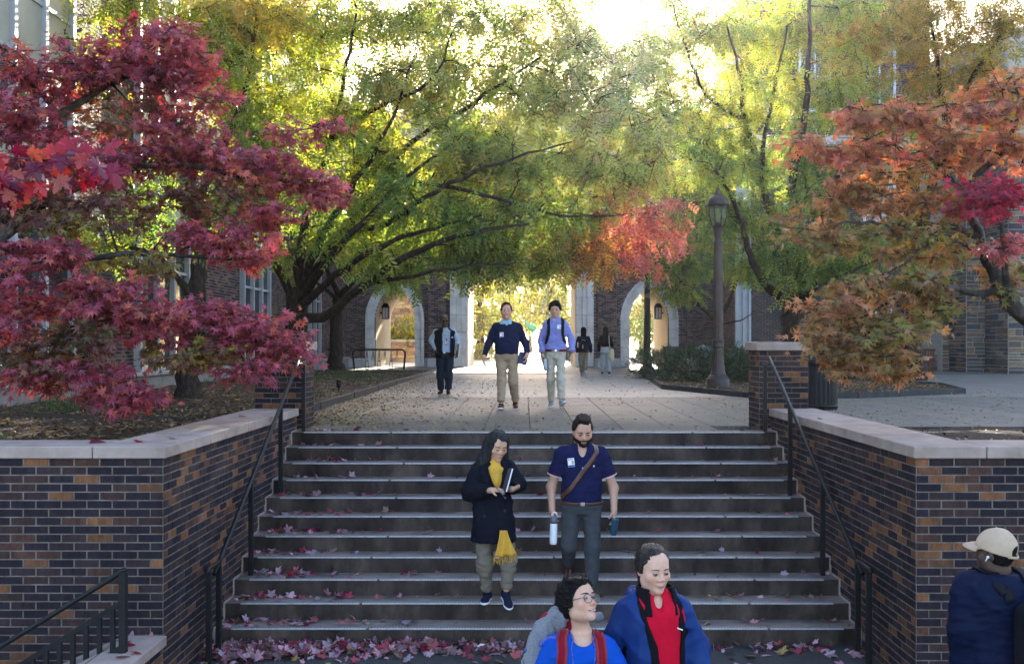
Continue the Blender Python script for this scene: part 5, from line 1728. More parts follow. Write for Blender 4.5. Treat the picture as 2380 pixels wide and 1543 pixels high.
class Person:
    def __init__(s, label, d, x_px, z0, H, skin, h=.010, front=-1, group=None, off=0.0):
        s.y0, s.x0, s.z0, s.H, s.h, s.fr = d, (x_px - CX) / FPX * d, z0, H, h, front
        s.skin = np.array(skin)
        s.t = thing('person', label, 'person', (s.x0, s.y0, s.z0), 0, group)
        s.J = {}
    def q(s, px, py, dy=0.0):
        d = s.y0 + dy
        return np.array([(px - CX) / FPX * d - s.x0, dy, CAMZ - (py - CY) / FPX * d - s.z0])
    def head(s, c, yaw=0, pitch=0, roll=0, sc=1.0, jaw=1.0, smile=0.0, ears=True, fem=0.0):
        s.hc, s.hs, s.hR = np.array(c, np.float32), sc, rot(yaw, pitch, roll).astype(np.float32)
        s.hf = head_field(jaw, smile, ears, fem)
        s.hw = lambda X: s.hf(((X - s.hc) @ s.hR) / sc) * sc
    def hp(s, v):
        """head-local point -> person frame"""
        return s.hc + s.hR @ (np.array(v, float) * s.hs)
    def hl(s, X):
        return ((np.asarray(X, np.float32) - s.hc) @ s.hR) / s.hs
    def hand(s, B, w, f, n, curl=.5, sc=1.0, spread=.12, thumb=.5, side=1, curls=None):
        """wrist w, finger direction f, palm normal n; side = +1 / -1 puts the thumb on one or the other edge"""
        f = np.array(f, float) / np.linalg.norm(f)
        n = np.array(n, float); n -= f * (n @ f); n /= np.linalg.norm(n)
        t = np.cross(f, n) * side
        B.cap(w, w + f * .035 * sc, .027 * sc, .028 * sc, k=.02)
        for u in (-.027, -.009, .009, .027):
            B.cap(w + f * .02 * sc + t * u * .7 * sc, w + f * .085 * sc + t * u * sc, .0145 * sc, .0125 * sc, k=.012)
        tips = []
        for i, (u, L) in enumerate(((.028, .072), (.0095, .082), (-.0095, .076), (-.027, .060))):
            p = w + (f * .088 + t * u) * sc
            cc = curl if curls is None else curls[i]
            ang = cc * .7
            dd = f + t * u * spread * 10
            dd /= np.linalg.norm(dd)
            r = .0092
            for fr in (.45, .32, .23):
                v = dd * math.cos(ang) + n * math.sin(ang)
                p2 = p + v * L * fr * sc
                B.cap(p, p2, r * sc, (r - .0008) * sc, k=.004)
                p, r = p2, r - .0009
                ang += cc * 1.05
            tips.append(p)
        p = w + (f * .025 + t * .026 + n * .006) * sc
        v = f * (1 - thumb * .5) + t * (.75 * (1 - thumb * .6)) + n * (.25 + .5 * thumb)
        v /= np.linalg.norm(v)
        p2 = p + v * .046 * sc
        B.cap(p, p2, .0135 * sc, .011 * sc, k=.010)
        v2 = v + f * .35 - t * .35 * thumb
        v2 /= np.linalg.norm(v2)
        B.cap(p2, p2 + v2 * .030 * sc, .0105 * sc, .0085 * sc, k=.004)
        return w + f * .075 * sc + n * .03 * sc
    def body(s, arms, legs, torso, neck, nr=.056, arm_r=(.050, .042, .029), lip=(.40, .14, .13), paint=None, fine=None, hands=(), bare=False):
        """arms: lists sh, el, wr; legs: hip, knee, ankle; torso loft rows"""
        B = S()
        B.put(s.hw)
        B.cap(s.hp((0, .022, -.045)), neck, nr, nr * 1.08, k=.03)
        B.loft([(a, b_, c_, d_ - .016, e_ - .016) for a, b_, c_, d_, e_ in torso], k=.05)
        for a in arms:
            B.chain(a, arm_r, k=.03)
        for l in legs if bare else ():
            B.chain(l, (.058, .044, .034), k=.03)
        for hd in hands:
            s.hand(B, *hd[:3], **hd[3])
        s.B = B
        pts = [p for a in arms for p in a] + [p for l in legs for p in l if bare] + [s.hc, neck] + [(r[1] - r[3], r[2] - r[4], r[0]) for r in torso] + [(r[1] + r[3], r[2] + r[4], r[0]) for r in torso]
        lo, hi = bounds_of(pts, .13)
        hi[2] = max(hi[2], s.hc[2] + .15 * s.hs)
        lo -= .08 * 0
        for hd in hands:
            lo = np.minimum(lo, np.array(hd[0]) - .24); hi = np.maximum(hi, np.array(hd[0]) + .24)
        V, F = sdf_mesh(B, lo, hi, fine or s.h)
        L = s.hl(V)
        c = np.tile(s.skin, (len(V), 1))
        near = np.linalg.norm(L, axis=1) < .16
        def mix(mask, col, a=1.0):
            c[:] = c * (1 - a * mask[:, None]) + np.array(col) * a * mask[:, None]
        g = lambda v, w: np.exp(-(v / w) ** 2)
        fm = near & (L[:, 1] < -.03)
        mix(fm * g(L[:, 0], .021) ** 1 * (g(L[:, 2] + .065, .0105)), lip, .85)
        ch = s.skin * np.array([1.12, .78, .74])
        mix(fm * (g(np.abs(L[:, 0]) - .042, .02) * g(L[:, 2] + .028, .022)), ch, .5)
        mix(fm * (g(L[:, 0], .014) * g(L[:, 2] + .03, .014)), ch, .4)
        mix(fm * (g(np.abs(L[:, 0]) - .031, .017) * g(L[:, 2] - .001, .010)), s.skin * np.array([.72, .60, .58]), .45)
        if paint: paint(c, L, mix, g, near)
        s.bo = mk('body', V, F, 'skin', s.t, np.clip(c, .004, .9), True)
        return s.bo
    def eyes(s, open_=1.0, look=(0, 0), brow=(.03, .02, .015), brow_th=.0038, brow_dz=0.0, iris='iris', lids=True):
        for q in (-1, 1):
            e = MB().sphere((0, 0, 0), .0115 * s.hs, 12, 8)
            o = e.build('eye', 'eye_white', s.t, True)
            o.location = s.hp((q * .031, -.0785, -.0008))
            M = Matrix(s.hR.tolist())
            o.rotation_euler = M.to_euler()
            ir = MB().sphere((look[0] * .0035 * s.hs, -.0058 * s.hs, look[1] * .003 * s.hs), (.0078 * s.hs, .0070 * s.hs, .0078 * s.hs), 10, 7).build('iris', iris, o, True)
            if lids:
                U = MB().sphere((0, 0, 0), .0124, 16, 14)
                VV = np.concatenate(U.V)
                cen = [VV[list(f)].mean(0) for f in U.F]
                for nm, sel in (('upper_lid', lambda c: c[2] > .0044 * open_ + 20 * c[0] * c[0]), ('lower_lid', lambda c: c[2] < -.0046 * open_ - .0012)):
                    FF = [f for f, c in zip(U.F, cen) if sel(c)]
                    W = np.array([s.hp(np.array((q * .031, -.0785, -.0008)) + v) for v in VV])
                    if FF: mk(nm, W, FF, 'skin', s.t, np.tile(s.skin * .86, (len(W), 1)), True)
                a = np.linspace(-1, 1, 7)
                pl = [s.hp((q * .031 + t * .0118, -.0785 - .0122 * math.sqrt(max(.05, 1 - .86 * t * t - (.36 * open_) ** 2)), .0044 * open_ * (1 - .7 * t * t) - .0008)) for t in a]
                MB().tube(pl, np.array([.5, .8, 1, 1, 1, .8, .5]) * .0019 * s.hs, 5).build('lash_line', 'lash', s.t, True)
            p = [s.hp((q * (.012 + .036 * t), -.0915 + .022 * t ** 2.2, .0215 + .0045 * math.sin(t * 2.4) - .0030 * t + brow_dz)) for t in np.linspace(0, 1, 8)]
            p = snap(s.hw, p, .0008)
            MB().tube(p, np.array([.6, 1, 1.05, 1, .9, .75, .55, .2]) * brow_th * s.hs, 6).build('eyebrow', 'brow', s.t, True, col=brow)
    def mouth(s, smile=0.0, teeth=False, w=.021):
        a = np.linspace(-1, 1, 9)
        pl = snap(s.hw, [s.hp((t * w, -.092 + .013 * t * t, -.0655 + .0055 * smile * t * t)) for t in a], .0003)
        o = MB().tube(pl, np.array([.4, .7, .9, 1, 1, 1, .9, .7, .4]) * (.0042 if teeth else .0013) * s.hs, 6).build('mouth_line', 'mouth_dark', s.t, True)
        if teeth:
            pl = snap(s.hw, [s.hp((t * w * .6, -.092 + .013 * t * t, -.0640 + .0055 * smile * t * t)) for t in a], .0022)
            MB().tube(pl, np.array([.4, .8, 1, 1, 1, 1, 1, .8, .4]) * .0022 * s.hs, 6).build('teeth', 'teeth', o, True)
    def shell(s, name, mat, th, keep, extra=None, noise=(.003, 60), h=None, seed=0, lo=(-.17, -.17, -.2), hi=(.17, .2, .2), k=.006, add=None, st=(1, 1, 1)):
        """hair, beard or cap: the head field grown by th where keep(L) > 0"""
        N = S().put(lambda X: np.zeros(len(X), np.float32)).wrinkle(noise[0], noise[1], seed, st)
        def f(X):
            L = s.hl(X)
            d = (s.hcap(L) if add is None else add(L)) - th
            d = d + N(L)
            d = smax(d, -keep(L) * .8, k)
            if extra is not None: d = smin(d, extra(X, L) + N(L) * 1.2, .02)
            return d
        c = [s.hp(v) for v in [(a, b, e) for a in (lo[0], hi[0]) for b in (lo[1], hi[1]) for e in (lo[2], hi[2])]]
        a, b = bounds_of(c, 0)
        V, F = sdf_mesh(f, a, b, h or s.h * .8)
        s.hairf = f
        return mk(name, V, F, mat, s.t, None, True)
    def strands(s, n, mat, o, g=(0, 0, -1), step=.011, steps=7, r=.0011, jit=.25, lift=.0015, fly=.004, seed=0, zmin=None):
        """single hairs lying on the hair mass, a few standing off it"""
        rr_ = np.random.default_rng(seed)
        V = np.array([v.co[:] for v in o.data.vertices], np.float32)
        P0 = V[rr_.integers(len(V), size=n)]
        G = np.array(g, np.float32) + rr_.normal(0, jit, (n, 3)).astype(np.float32)
        path = [snap(s.hairf, P0, lift, 2)]
        for i in range(steps):
            N = grad(s.hairf, path[-1])
            T = G - N * np.sum(N * G, 1)[:, None]
            T /= np.linalg.norm(T, axis=1)[:, None] + 1e-6
            q = snap(s.hairf, path[-1] + T * step, lift, 2) + N * (fly * (i / steps) * rr_.random((n, 1)) ** 4 * 4)
            path.append(q.astype(np.float32))
        path = np.stack(path, 1)
        mb = MB()
        for i in range(n):
            mb.tube(path[i], np.linspace(r, r * .35, steps + 1), 3, False)
        k = mb.build('hair_strands', mat, o, True)
        k['kind'] = 'stuff'
    hcap = None
    def set_cap(s, fuller=0.0):
        sk = S().ell((0, .016, .036), (.0755 + fuller, .096 + fuller, .0855 + fuller)).ell((0, .01, -.02), (.066, .07, .07), k=.05)
        s.hcap = sk
    def garment(s, name, mat, fld, pts, m=.16, h=None, parent=None):
        lo, hi = bounds_of(pts, m)
        V, F = sdf_mesh(fld, lo, hi, h or s.h)
        return mk(name, V, F, mat, parent or s.t, None, True)
    def shoe(s, ank, toe_dir, mat, sole_mat, L=.27, pitch=0.0, hgt=.085, boot=0.0, w=.046, sole_z=None):
        """ank: ankle joint; toe_dir: horizontal direction; pitch > 0 lowers the toe"""
        d = np.array([toe_dir[0], toe_dir[1], 0.0]); d /= np.linalg.norm(d)
        d = d * math.cos(pitch) + np.array([0, 0, -math.sin(pitch)])
        sd = np.cross(d, [0, 0, 1.0]); sd /= np.linalg.norm(sd)
        u = np.cross(sd, d)
        b = np.array(ank) - u * hgt
        M = np.stack([d, sd, u], 1).astype(np.float32)
        b = b.astype(np.float32)
        U = S()
        U.ell((-.045, 0, .035), (.042, w * .82, .045)).ell((.02, 0, .035), (.085, w * .88, .045), k=.03).ell((.125, .004, .024), (.075, w, .036), k=.03)
        U.cap((-.03, 0, .045), (-.018, 0, hgt + boot), .042, .043, k=.025)
        U.plane((0, 0, .012), (0, 0, -1)).plane((0, 0, hgt + .012 + boot), (0, 0, 1)).wrinkle(.0012, 70, 3)
        So = S().ell((-.04, 0, 0), (.052, w * .92, .2)).ell((.04, 0, 0), (.10, w * .9, .2), k=.03).ell((.125, .004, 0), (.08, w * 1.06, .2), k=.03)
        So.plane((0, 0, 0), (0, 0, -1)).plane((0, 0, .024), (0, 0, 1))
        pts = [b + M @ np.array(v, float) for v in ((-.10, -.06, -.01), (.215, .06, -.01), (-.10, .06, hgt + boot), (.215, -.06, hgt + boot), (0, 0, hgt + boot + .02))]
        lo, hi = bounds_of(pts, .02)
        hh = max(.0085, s.h * .85)
        V, F = sdf_mesh(lambda X: U((X - b) @ M), lo, hi, hh)
        o = mk('shoe', V, F, mat, s.t, None, True)
        V, F = sdf_mesh(lambda X: So((X - b) @ M), lo, hi, hh)
        mk('sole', V, F, sole_mat, o, None, True)
        if boot == 0 or True:
            lp = [b + M @ np.array((.055 + .03 * i, (-1) ** i * .018, .078 - .008 * i + .004)) for i in range(4)]
        return o
noise_mat('brow', (.8, .8, .8), (1.2, 1.2, 1.2), 300, .7, .3, attr=True)
plain('lash', (.012, .009, .008), .6)
def hairline(front=.060, temple=.02, ear=-.005, nape=-.085, yt=-.045):
    ys = [-.12, -.075, yt, -.015, .02, .05, .075]
    zs = [front, front - .004, temple, ear, ear - .01, (ear + nape) / 2, nape]
    return lambda L: L[:, 2] - np.interp(L[:, 1], ys, zs)
def torso_rows(H, rx, ry, cx=0, cy=0, lean=0, hip=None, waist=None, belly=0, infl=0, fr=-1):
    """chest half width rx, depth ry; lean shifts the upper body in y"""
    hip, waist = hip or rx * .97, waist or rx * .90
    rows = [(.46, hip * .8, ry * .85), (.50, hip, ry * 1.0), (.55, hip * .99, ry * .98), (.61, waist, ry * .92), (.67, waist * 1.02, ry * .95), (.73, rx * .99, ry * 1.04), (.77, rx, ry * 1.02), (.805, rx * .88, ry * .9), (.83, rx * .58, ry * .72), (.85, rx * .38, ry * .58)]
    out = []
    for z, a, b in rows:
        bl = belly * math.exp(-((z - .60) / .07) ** 2)
        out.append((z * H, cx + 0, cy + lean * (z - .5) / .35 + fr * bl * .5, a + infl, b + infl + bl * .5))
    return out
def trousers(p, waist_z, rows, legs, r, mat, hem_cut=True, wr=.004, infl=.012, name='trousers', fr=60, seed=3, h=None):
    f = S()
    f.loft([q for q in [(a, b, c, d + infl, e + infl) for a, b, c, d, e in rows] if q[0] < waist_z + .10], k=.03)
    f.plane((0, 0, waist_z), (0, 0, 1), .01)
    for l in legs:
        f.chain(l, r, k=.035, cut=hem_cut)
    f.wrinkle(wr, fr, seed, (1, 1, 1.4)).wrinkle(wr * .9, fr * .8, seed + 5, (.6, .6, 1.5), True)
    p.garment(name, mat, f, [q for l in legs for q in l] + [(a[1] - a[3], a[2] - a[4], a[0]) for a in rows if a[0] < waist_z + .05] + [(a[1] + a[3], a[2] + a[4], a[0]) for a in rows if a[0] < waist_z + .05], .12, h or max(.0115, p.h * 1.15))
    return f
# ================================================================== the people of the photograph
for nm, c, kw in (('navy_knit', (.010, .015, .042), dict(bump=.3, bscale=300)), ('khaki', (.33, .235, .15), {}), ('lavender', (.20, .21, .47), dict(rough=.7)), ('pale_khaki', (.43, .37, .29), {}),
                  ('vest_black', (.014, .012, .013), {}), ('lining_blue', (.01, .06, .36), {}), ('pale_shirt', (.38, .46, .64), dict(rough=.7)), ('dark_trousers', (.016, .022, .036), {}),
                  ('coat', (.006, .007, .013), dict(sheen=0, spec=.1, bscale=250, bump=.3)), ('scarf', (.60, .32, .045), dict(bscale=300)), ('taupe', (.17, .14, .105), {}), ('polo', (.010, .012, .050), dict(bscale=380)),
                  ('grey_trousers', (.050, .052, .058), {}), ('oxblood', (.055, .010, .009), dict(rough=.35, spec=.5, sheen=0)), ('tee_blue', (.005, .070, .42), {}), ('grey_marl', (.20, .20, .22), dict(v=.45, scale=200)),
                  ('strap_red', (.22, .007, .018), dict(rough=.7)), ('strap_pink', (.26, .04, .05), dict(rough=.7)), ('rain_blue', (.006, .030, .14), dict(rough=.6, spec=.2, bump=.05, sheen=0)), ('fleece', (.007, .007, .009), dict(sheen=0, spec=.1)), ('red_top', (.56, .006, .028), {}),
                  ('navy_jacket', (.0035, .007, .028), dict(rough=.7, spec=.12)), ('tan_cap', (.50, .36, .25), {}), ('pack_black', (.009, .009, .013), dict(rough=.6)), ('white_cloth', (.70, .70, .72), {}),
                  ('teal_print', (.25, .42, .48), dict(v=.6, scale=90)), ('brown_leather', (.075, .025, .014), dict(rough=.4, spec=.5, sheen=0)), ('shoe_brown', (.075, .022, .018), dict(rough=.45, sheen=0)), ('shoe_grey', (.24, .25, .27), {}),
                  ('shoe_black', (.010, .010, .012), dict(rough=.4, sheen=0)), ('shoe_navy', (.010, .014, .032), {}), ('cargo', (.21, .17, .125), {}), ('grey_soft', (.33, .34, .36), {}), ('cream_canvas', (.55, .47, .31), {}), ('lanyard', (.08, .10, .40), dict(v=.9, scale=160)),
                  ('maroon', (.09, .012, .016), dict(rough=.4, sheen=0))):
    cloth(nm, c, **kw)
hair_mat('hair_black', (.003, .0025, .0025), (.011, .009, .0085))
hair_mat('hair_brown', (.008, .005, .0035), (.034, .020, .014))
hair_mat('hair_auburn', (.025, .009, .005), (.085, .032, .017))
noise_mat('hair_sleek', (.006, .004, .003), (.022, .013, .010), 1.0, .36, .5, 2.2, spec=.35, stretch=(70, 10, 70))
hair_mat('hair_curly', (.003, .0025, .0025), (.014, .011, .010), (40, 40, 40))
hair_mat('hair_greying', (.004, .0035, .004), (.050, .048, .053), (70, 70, 5))
plain('bottle_white', (.74, .74, .76), .35)
plain('bottle_grey', (.10, .11, .14), .4)
plain('bottle_blue', (.012, .055, .09), .35)
plain('tumbler_steel', (.28, .30, .36), .3, .6)
plain('book_navy', (.012, .016, .06), .5)
plain('paper', (.74, .74, .74), .7)
plain('folder', (.30, .27, .20), .7)

def boxf(c, h, yaw=0.0, r=.01, M=None):
    c, h = A3(c), A3(h)
    ca, sa = math.cos(yaw), math.sin(yaw)
    def f(X):
        q = X - c
        if M is not None: q = q @ M
        else: q = np.stack([q[:, 0] * ca + q[:, 1] * sa, -q[:, 0] * sa + q[:, 1] * ca, q[:, 2]], 1)
        a = np.abs(q) - h + r
        return np.linalg.norm(np.maximum(a, 0), axis=1) + np.minimum(a.max(1), 0) - r
    return f
def collar(p, c, r0, r1, hgt, mat, name='collar', tilt=.0, gap=.05, th=.009, fr=-1, drop=.02, h=None, yaw=0.0, flare=0.0):
    """turned collar round the neck, open in front"""
    c = np.array(c, float)
    o = S().loft([(c[2] - drop, 0, 0, r0 + th + flare, r0 + th + flare), (c[2] + hgt, 0, 0, r1 + th, r1 + th)], c=c[:2], e=2)
    i = S().loft([(c[2] - drop - .01, 0, 0, r0 - th + flare, r0 - th + flare), (c[2] + hgt + .01, 0, 0, r1 - th, r1 - th)], c=c[:2], e=2)
    o.put(i, .003, 's')
    d = np.array([math.sin(yaw), -math.cos(yaw), 0.0]) * (1 if fr < 0 else -1)
    o.put(boxf(c + d * (r0 + .05), (gap, .09, .3), math.atan2(d[1], d[0]) + PI / 2), .004, 's')
    g = c + d * .035
    V = [c + np.array([a, b, z]) for a in (-r0 - flare, r0 + flare) for b in (-r0 - flare, r0 + flare) for z in (-drop, hgt)]
    return p.garment(name, mat, o, V, .03, h or .006)
def shirt_field(rows, arms, sl, infl, z0, k=.04, wr=.003, seed=1, fr=34, cut=True):
    f = S().loft([(a, b, c, d + infl, e + infl) for a, b, c, d, e in rows], k=k)
    f.plane((0, 0, z0), (0, 0, -1), .012)
    zt = rows[-1][0]
    for a, r in zip(arms, sl):
        f.chain(a, r, k=.035, cut=cut)
        n0 = np.array([np.sign(a[0][0]) * .055, rows[-1][2] + .02, zt - .055])
        f.cap(n0, lerp(n0, a[0], .8) + np.array([0, 0, r[0] * .30]), .045, r[0] * .62, k=.04)
    f.wrinkle(wr, fr, seed, (1, 1, 1)).wrinkle(wr * .9, fr * 1.0, seed + 9, (.8, .8, 1.3), True)
    return f
def pts_of(rows, arms):
    return [p for a in arms for p in a] + [(r[1] - r[3], r[2] - r[4], r[0]) for r in rows] + [(r[1] + r[3], r[2] + r[4], r[0]) for r in rows]
def lerp(a, b, t): return np.array(a) * (1 - t) + np.array(b) * t
def belt(p, rows, z, mat, infl=.016, hgt=.032):
    g = lambda zz: [np.interp(zz, [r[0] for r in rows], [r[i] for r in rows]) for i in range(1, 5)]
    f = S().loft([(zz, *g(zz)[:2], g(zz)[2] + infl, g(zz)[3] + infl) for zz in (z, z + hgt)])
    q = g(z)
    p.garment('belt', mat, f, [(q[0] - q[2], q[1] - q[3], z), (q[0] + q[2], q[1] + q[3], z + hgt)], .03, .009)
    y = q[1] + p.fr * (q[3] + infl + .002)
    MB().box(-.022 + q[0], .022 + q[0], y - .004, y + .004, z - .002, z + hgt + .002, .002).build('buckle', 'steel', p.t)
def glasses(p, mat, r=.023, lens=None, th=.0016, wide=1.0):
    fr = None
    pts = []
    mb = MB()
    for q in (-1, 1):
        a = np.linspace(0, 2 * PI, 19)
        mb.tube([p.hp((q * .034 + r * wide * math.cos(t), -.104 + .008 * abs(math.cos(t)) * (1 if math.cos(t) * q > 0 else -.3), -.004 + r * .9 * math.sin(t))) for t in a], th * p.hs, 5, False)
        mb.tube([p.hp((q * (.034 + r), -.097, .004)), p.hp((q * .076, -.05, .006)), p.hp((q * .082, .012, .002))], th * p.hs, 5)
    mb.tube([p.hp((-.012, -.104, .0)), p.hp((0, -.109, .004)), p.hp((.012, -.104, .0))], th * p.hs, 5)
    g = mb.build('glasses', mat, p.t, True)
    if lens:
        for q in (-1, 1):
            V = [p.hp((q * .034, -.1055, -.004))] + [p.hp((q * .034 + r * wide * .97 * math.cos(t), -.104, -.004 + r * .88 * math.sin(t))) for t in np.linspace(0, 2 * PI, 17)[:-1]]
            mk('lens', V, [(0, 1 + i, 1 + (i + 1) % 16) for i in range(16)], lens, g, None, True)
def watch(p, w, e, mat='black_plastic', face=True):
    d = np.array(w) - np.array(e); d /= np.linalg.norm(d)
    c = np.array(w) - d * .02
    MB().tube([c - d * .010, c + d * .010], .034, 14).build('watch', mat, p.t, True)
def bottle(name, label, loc, prof, mat, tilt=(0, 0), extra=None, cat='bottle'):
    t = thing(name, label, cat, loc)
    t.rotation_euler = (tilt[0], tilt[1], 0)
    MB().lathe(prof, 20).build('bottle_body', mat, t, True)
    if extra: extra(t)
    return t
def book(name, label, c, X, Y, w, h, th, cover, cat='notebook', edge='paper'):
    """X along its width, Y along its height"""
    X = np.array(X, float) / np.linalg.norm(X); Y = np.array(Y, float); Y -= X * (X @ Y); Y /= np.linalg.norm(Y)
    Z = np.cross(X, Y)
    t = thing(name, label, cat, tuple(c))
    M = np.stack([X, Y, Z], 1)
    def bx(nm, mat, a, b, d):
        V = np.array([(i, j, k) for i in a for j in b for k in d]) @ M.T
        mk(nm, V, [(0, 1, 3, 2), (4, 6, 7, 5), (0, 4, 5, 1), (2, 3, 7, 6), (0, 2, 6, 4), (1, 5, 7, 3)], mat, t)
    bx('front_cover', cover, (-w / 2, w / 2), (-h / 2, h / 2), (th / 2, th / 2 + .003))
    bx('back_cover', cover, (-w / 2, w / 2), (-h / 2, h / 2), (-th / 2 - .003, -th / 2))
    bx('pages', edge, (-w / 2 + .004, w / 2 - .003), (-h / 2 + .003, h / 2 - .003), (-th / 2 + .0005, th / 2 - .0005))
    bx('spine', cover, (-w / 2 - .001, -w / 2 + .0035), (-h / 2, h / 2), (-th / 2 + .0002, th / 2 - .0002))
    return t
DOWN = np.array([0, 0, -1.0])

# ---------------------------------------------------------------- man in the polo shirt, coming down the stairs
def polo_man():
    p = Person('bearded man in navy polo shirt walking down the stairs with two drink bottles', 10.55, 1352, -1.458, 1.86, (.50, .265, .18), .0085)
    q, H = p.q, 1.86
    p.head(q(1354, 1002, -.05), 6, 17, 0, 1.25, 1.12)
    rows = torso_rows(H, .205, .128, lean=-.02, hip=.20, waist=.195, belly=.03)
    nk = q(1352, 1050, 0.01)
    AL = [np.array((-.205, .0, 1.465)), q(1281, 1131, .03), q(1283, 1181, -.05)]
    AR_ = [np.array((.200, .0, 1.47)), q(1426, 1134, .03), q(1427, 1183, -.05)]
    LL = [np.array((-.10, 0, .92)), q(1321, 1268, -.06), np.array((-.13, .17, .30))]
    LR = [np.array((.10, 0, .92)), q(1378, 1272, -.10), np.array((.085, -.13, .11))]
    def paint(c, L, mix, g, near):
        beard = near * (L[:, 1] < .02) * np.clip((-.042 - L[:, 2]) / .02, 0, 1) * np.clip((L[:, 2] + .135) / .02, 0, 1)
        mix(beard * .0, (.05, .03, .02), .6)
    p.body([AL, AR_], [LL, LR], rows, nk, .062, (.056, .048, .032), (.36, .15, .13), paint, .0085,
           hands=[(AL[2], (0.02, -.1, -1), (1, .2, 0), dict(curl=.75, side=1, sc=1.06, thumb=.6)), (AR_[2], (.02, -.05, -1), (-1, .1, 0), dict(curl=.45, side=-1, sc=1.06, thumb=.7))])
    p.set_cap(.002)
    hl = hairline(.084, .03, .008, -.04)
    ho = p.shell('hair', 'hair_brown', .005, hl, extra=lambda X, L: S().ell((.004, -.030, .112), (.050, .050, .022)).ell((.005, .03, .108), (.058, .07, .022), k=.02)(L), noise=(.0035, 90), seed=3, st=(1, .4, 1))
    p.strands(260, 'hair_brown', ho, (0, 1, -.1), .007, 5, .0011, .25, fly=.0012, seed=1)
    ho = p.shell('beard', 'hair_brown', .0045, lambda L: np.minimum(np.minimum(-.040 - .25 * np.maximum(0, -L[:, 1] - .075) * 0 - L[:, 2] + .45 * np.maximum(0, np.abs(L[:, 0]) - .034) - .008, -.012 - L[:, 1]), .5 * (.02 + np.abs(L[:, 2] + .066) - .026 * (np.abs(L[:, 0]) < .024) + .0)), noise=(.0016, 160), seed=4, add=p.hf, h=.006)
    p.eyes(.85, (0, .1), (.035, .02, .014), .0042, -.002)
    p.mouth(0)
    sl = [[a[0], lerp(a[0], a[1], .62)] for a in (AL, AR_)]
    f = shirt_field(rows, sl, [(.084, .081)] * 2, .014, .965, wr=.004, seed=5)
    f.cap((0, -.03, 1.63), (0, -.175, 1.425), .088, .010, .01, 's')
    p.garment('polo_shirt', 'polo', f, pts_of(rows[2:], sl), .12, .009)
    for a in sl:
        d = (a[1] - a[0]) / np.linalg.norm(a[1] - a[0])
        for k, (mt, o) in enumerate((('white_cloth', .004), ('strap_red', -.010))):
            MB().tube([a[1] + d * (o - .004), a[1] + d * (o + .004)], .0855, 22, False).build('sleeve_trim', mt, p.t, True)
    collar(p, nk + np.array([0, -.015, .040]), .112, .084, .062, 'polo', gap=.045, drop=.035, flare=.034)
    MB().tube([(.075, -.075, 1.515), (.05, -.105, 1.475), (.045, -.125, 1.45)], .003, 5).build('collar_trim', 'white_cloth', p.t)
    T = trousers(p, .975, rows, [LL[:2] + [LL[2]], LR[:2] + [LR[2]]], (.108, .085, .066), 'grey_trousers', wr=.0045, fr=45)
    belt(p, rows, .962, 'brown_leather', .020)
    ribbon(f, [(.10, .10, 1.53), (.12, 0, 1.55), (.105, -.11, 1.45), (.0, -.16, 1.30), (-.12, -.15, 1.14), (-.205, -.05, 1.03), (-.19, .08, 1.0)], .052, .005, 'bag_strap', 'brown_leather', p.t, .004, nw=4)
    badge(f, (-.115, -.15, 1.40), p.t, .068, .088, roll=-.12)
    plate(f, (.125, -.15, 1.36), .018, .018, .001, 'shirt_emblem', 'white_paint', p.t, .002)
    for i in range(2):
        plate(f, (.0, -.16, 1.345 - .055 * i), .010, .010, .002, 'button', 'white_paint', p.t, .002)
    p.shoe(LL[2] + np.array([0, .0, -.03]), (-.15, -1), 'oxblood', 'black_plastic', pitch=.35, boot=.10, hgt=.09)
    p.shoe(LR[2] + np.array([0, 0, -.02]), (.05, -1), 'oxblood', 'black_plastic', boot=.10, hgt=.09)
    watch(p, AR_[2], AR_[1])
    d = AL[2] - AL[1]
    MB().tube([AL[2] - d * .10, AL[2] - d * .07], .034, 14).build('bracelet', 'gold', p.t, True)
    w = np.array([p.x0, p.y0, p.z0])
    b = w + AL[2] + np.array([.012, -.04, -.36])
    def ex(t):
        MB().lathe([(.037, .225), (.0385, .24), (.0385, .262), (.030, .285), (.026, .29)], 18).build('lid', 'bottle_grey', t, True)
        MB().lathe([(.0388, .218), (.0388, .226)], 18).build('lid_ring', 'black_plastic', t, True)
        MB().tube(smooth_path([(-.02, 0, .28), (-.018, 0, .31), (.01, 0, .33), (.03, 0, .315), (.032, 0, .275)], 4), .006, 8).build('carry_loop', 'bottle_white', t, True)
    bottle('drink_bottle', 'tall white bottle with grey lid hanging from the bearded man\'s hand', tuple(b), [(.028, 0), (.0365, .006), (.038, .03), (.038, .20), (.036, .222)], 'bottle_white', (.03, .02), ex)
    b = w + AR_[2] + np.array([-.012, -.05, -.255])
    bottle('tumbler', 'dark blue tumbler in the bearded man\'s other hand', tuple(b), [(.027, 0), (.032, .006), (.034, .05), (.037, .16), (.037, .175), (.033, .176), (.032, .15)], 'bottle_blue', (.10, .10), None, 'tumbler')
polo_man()

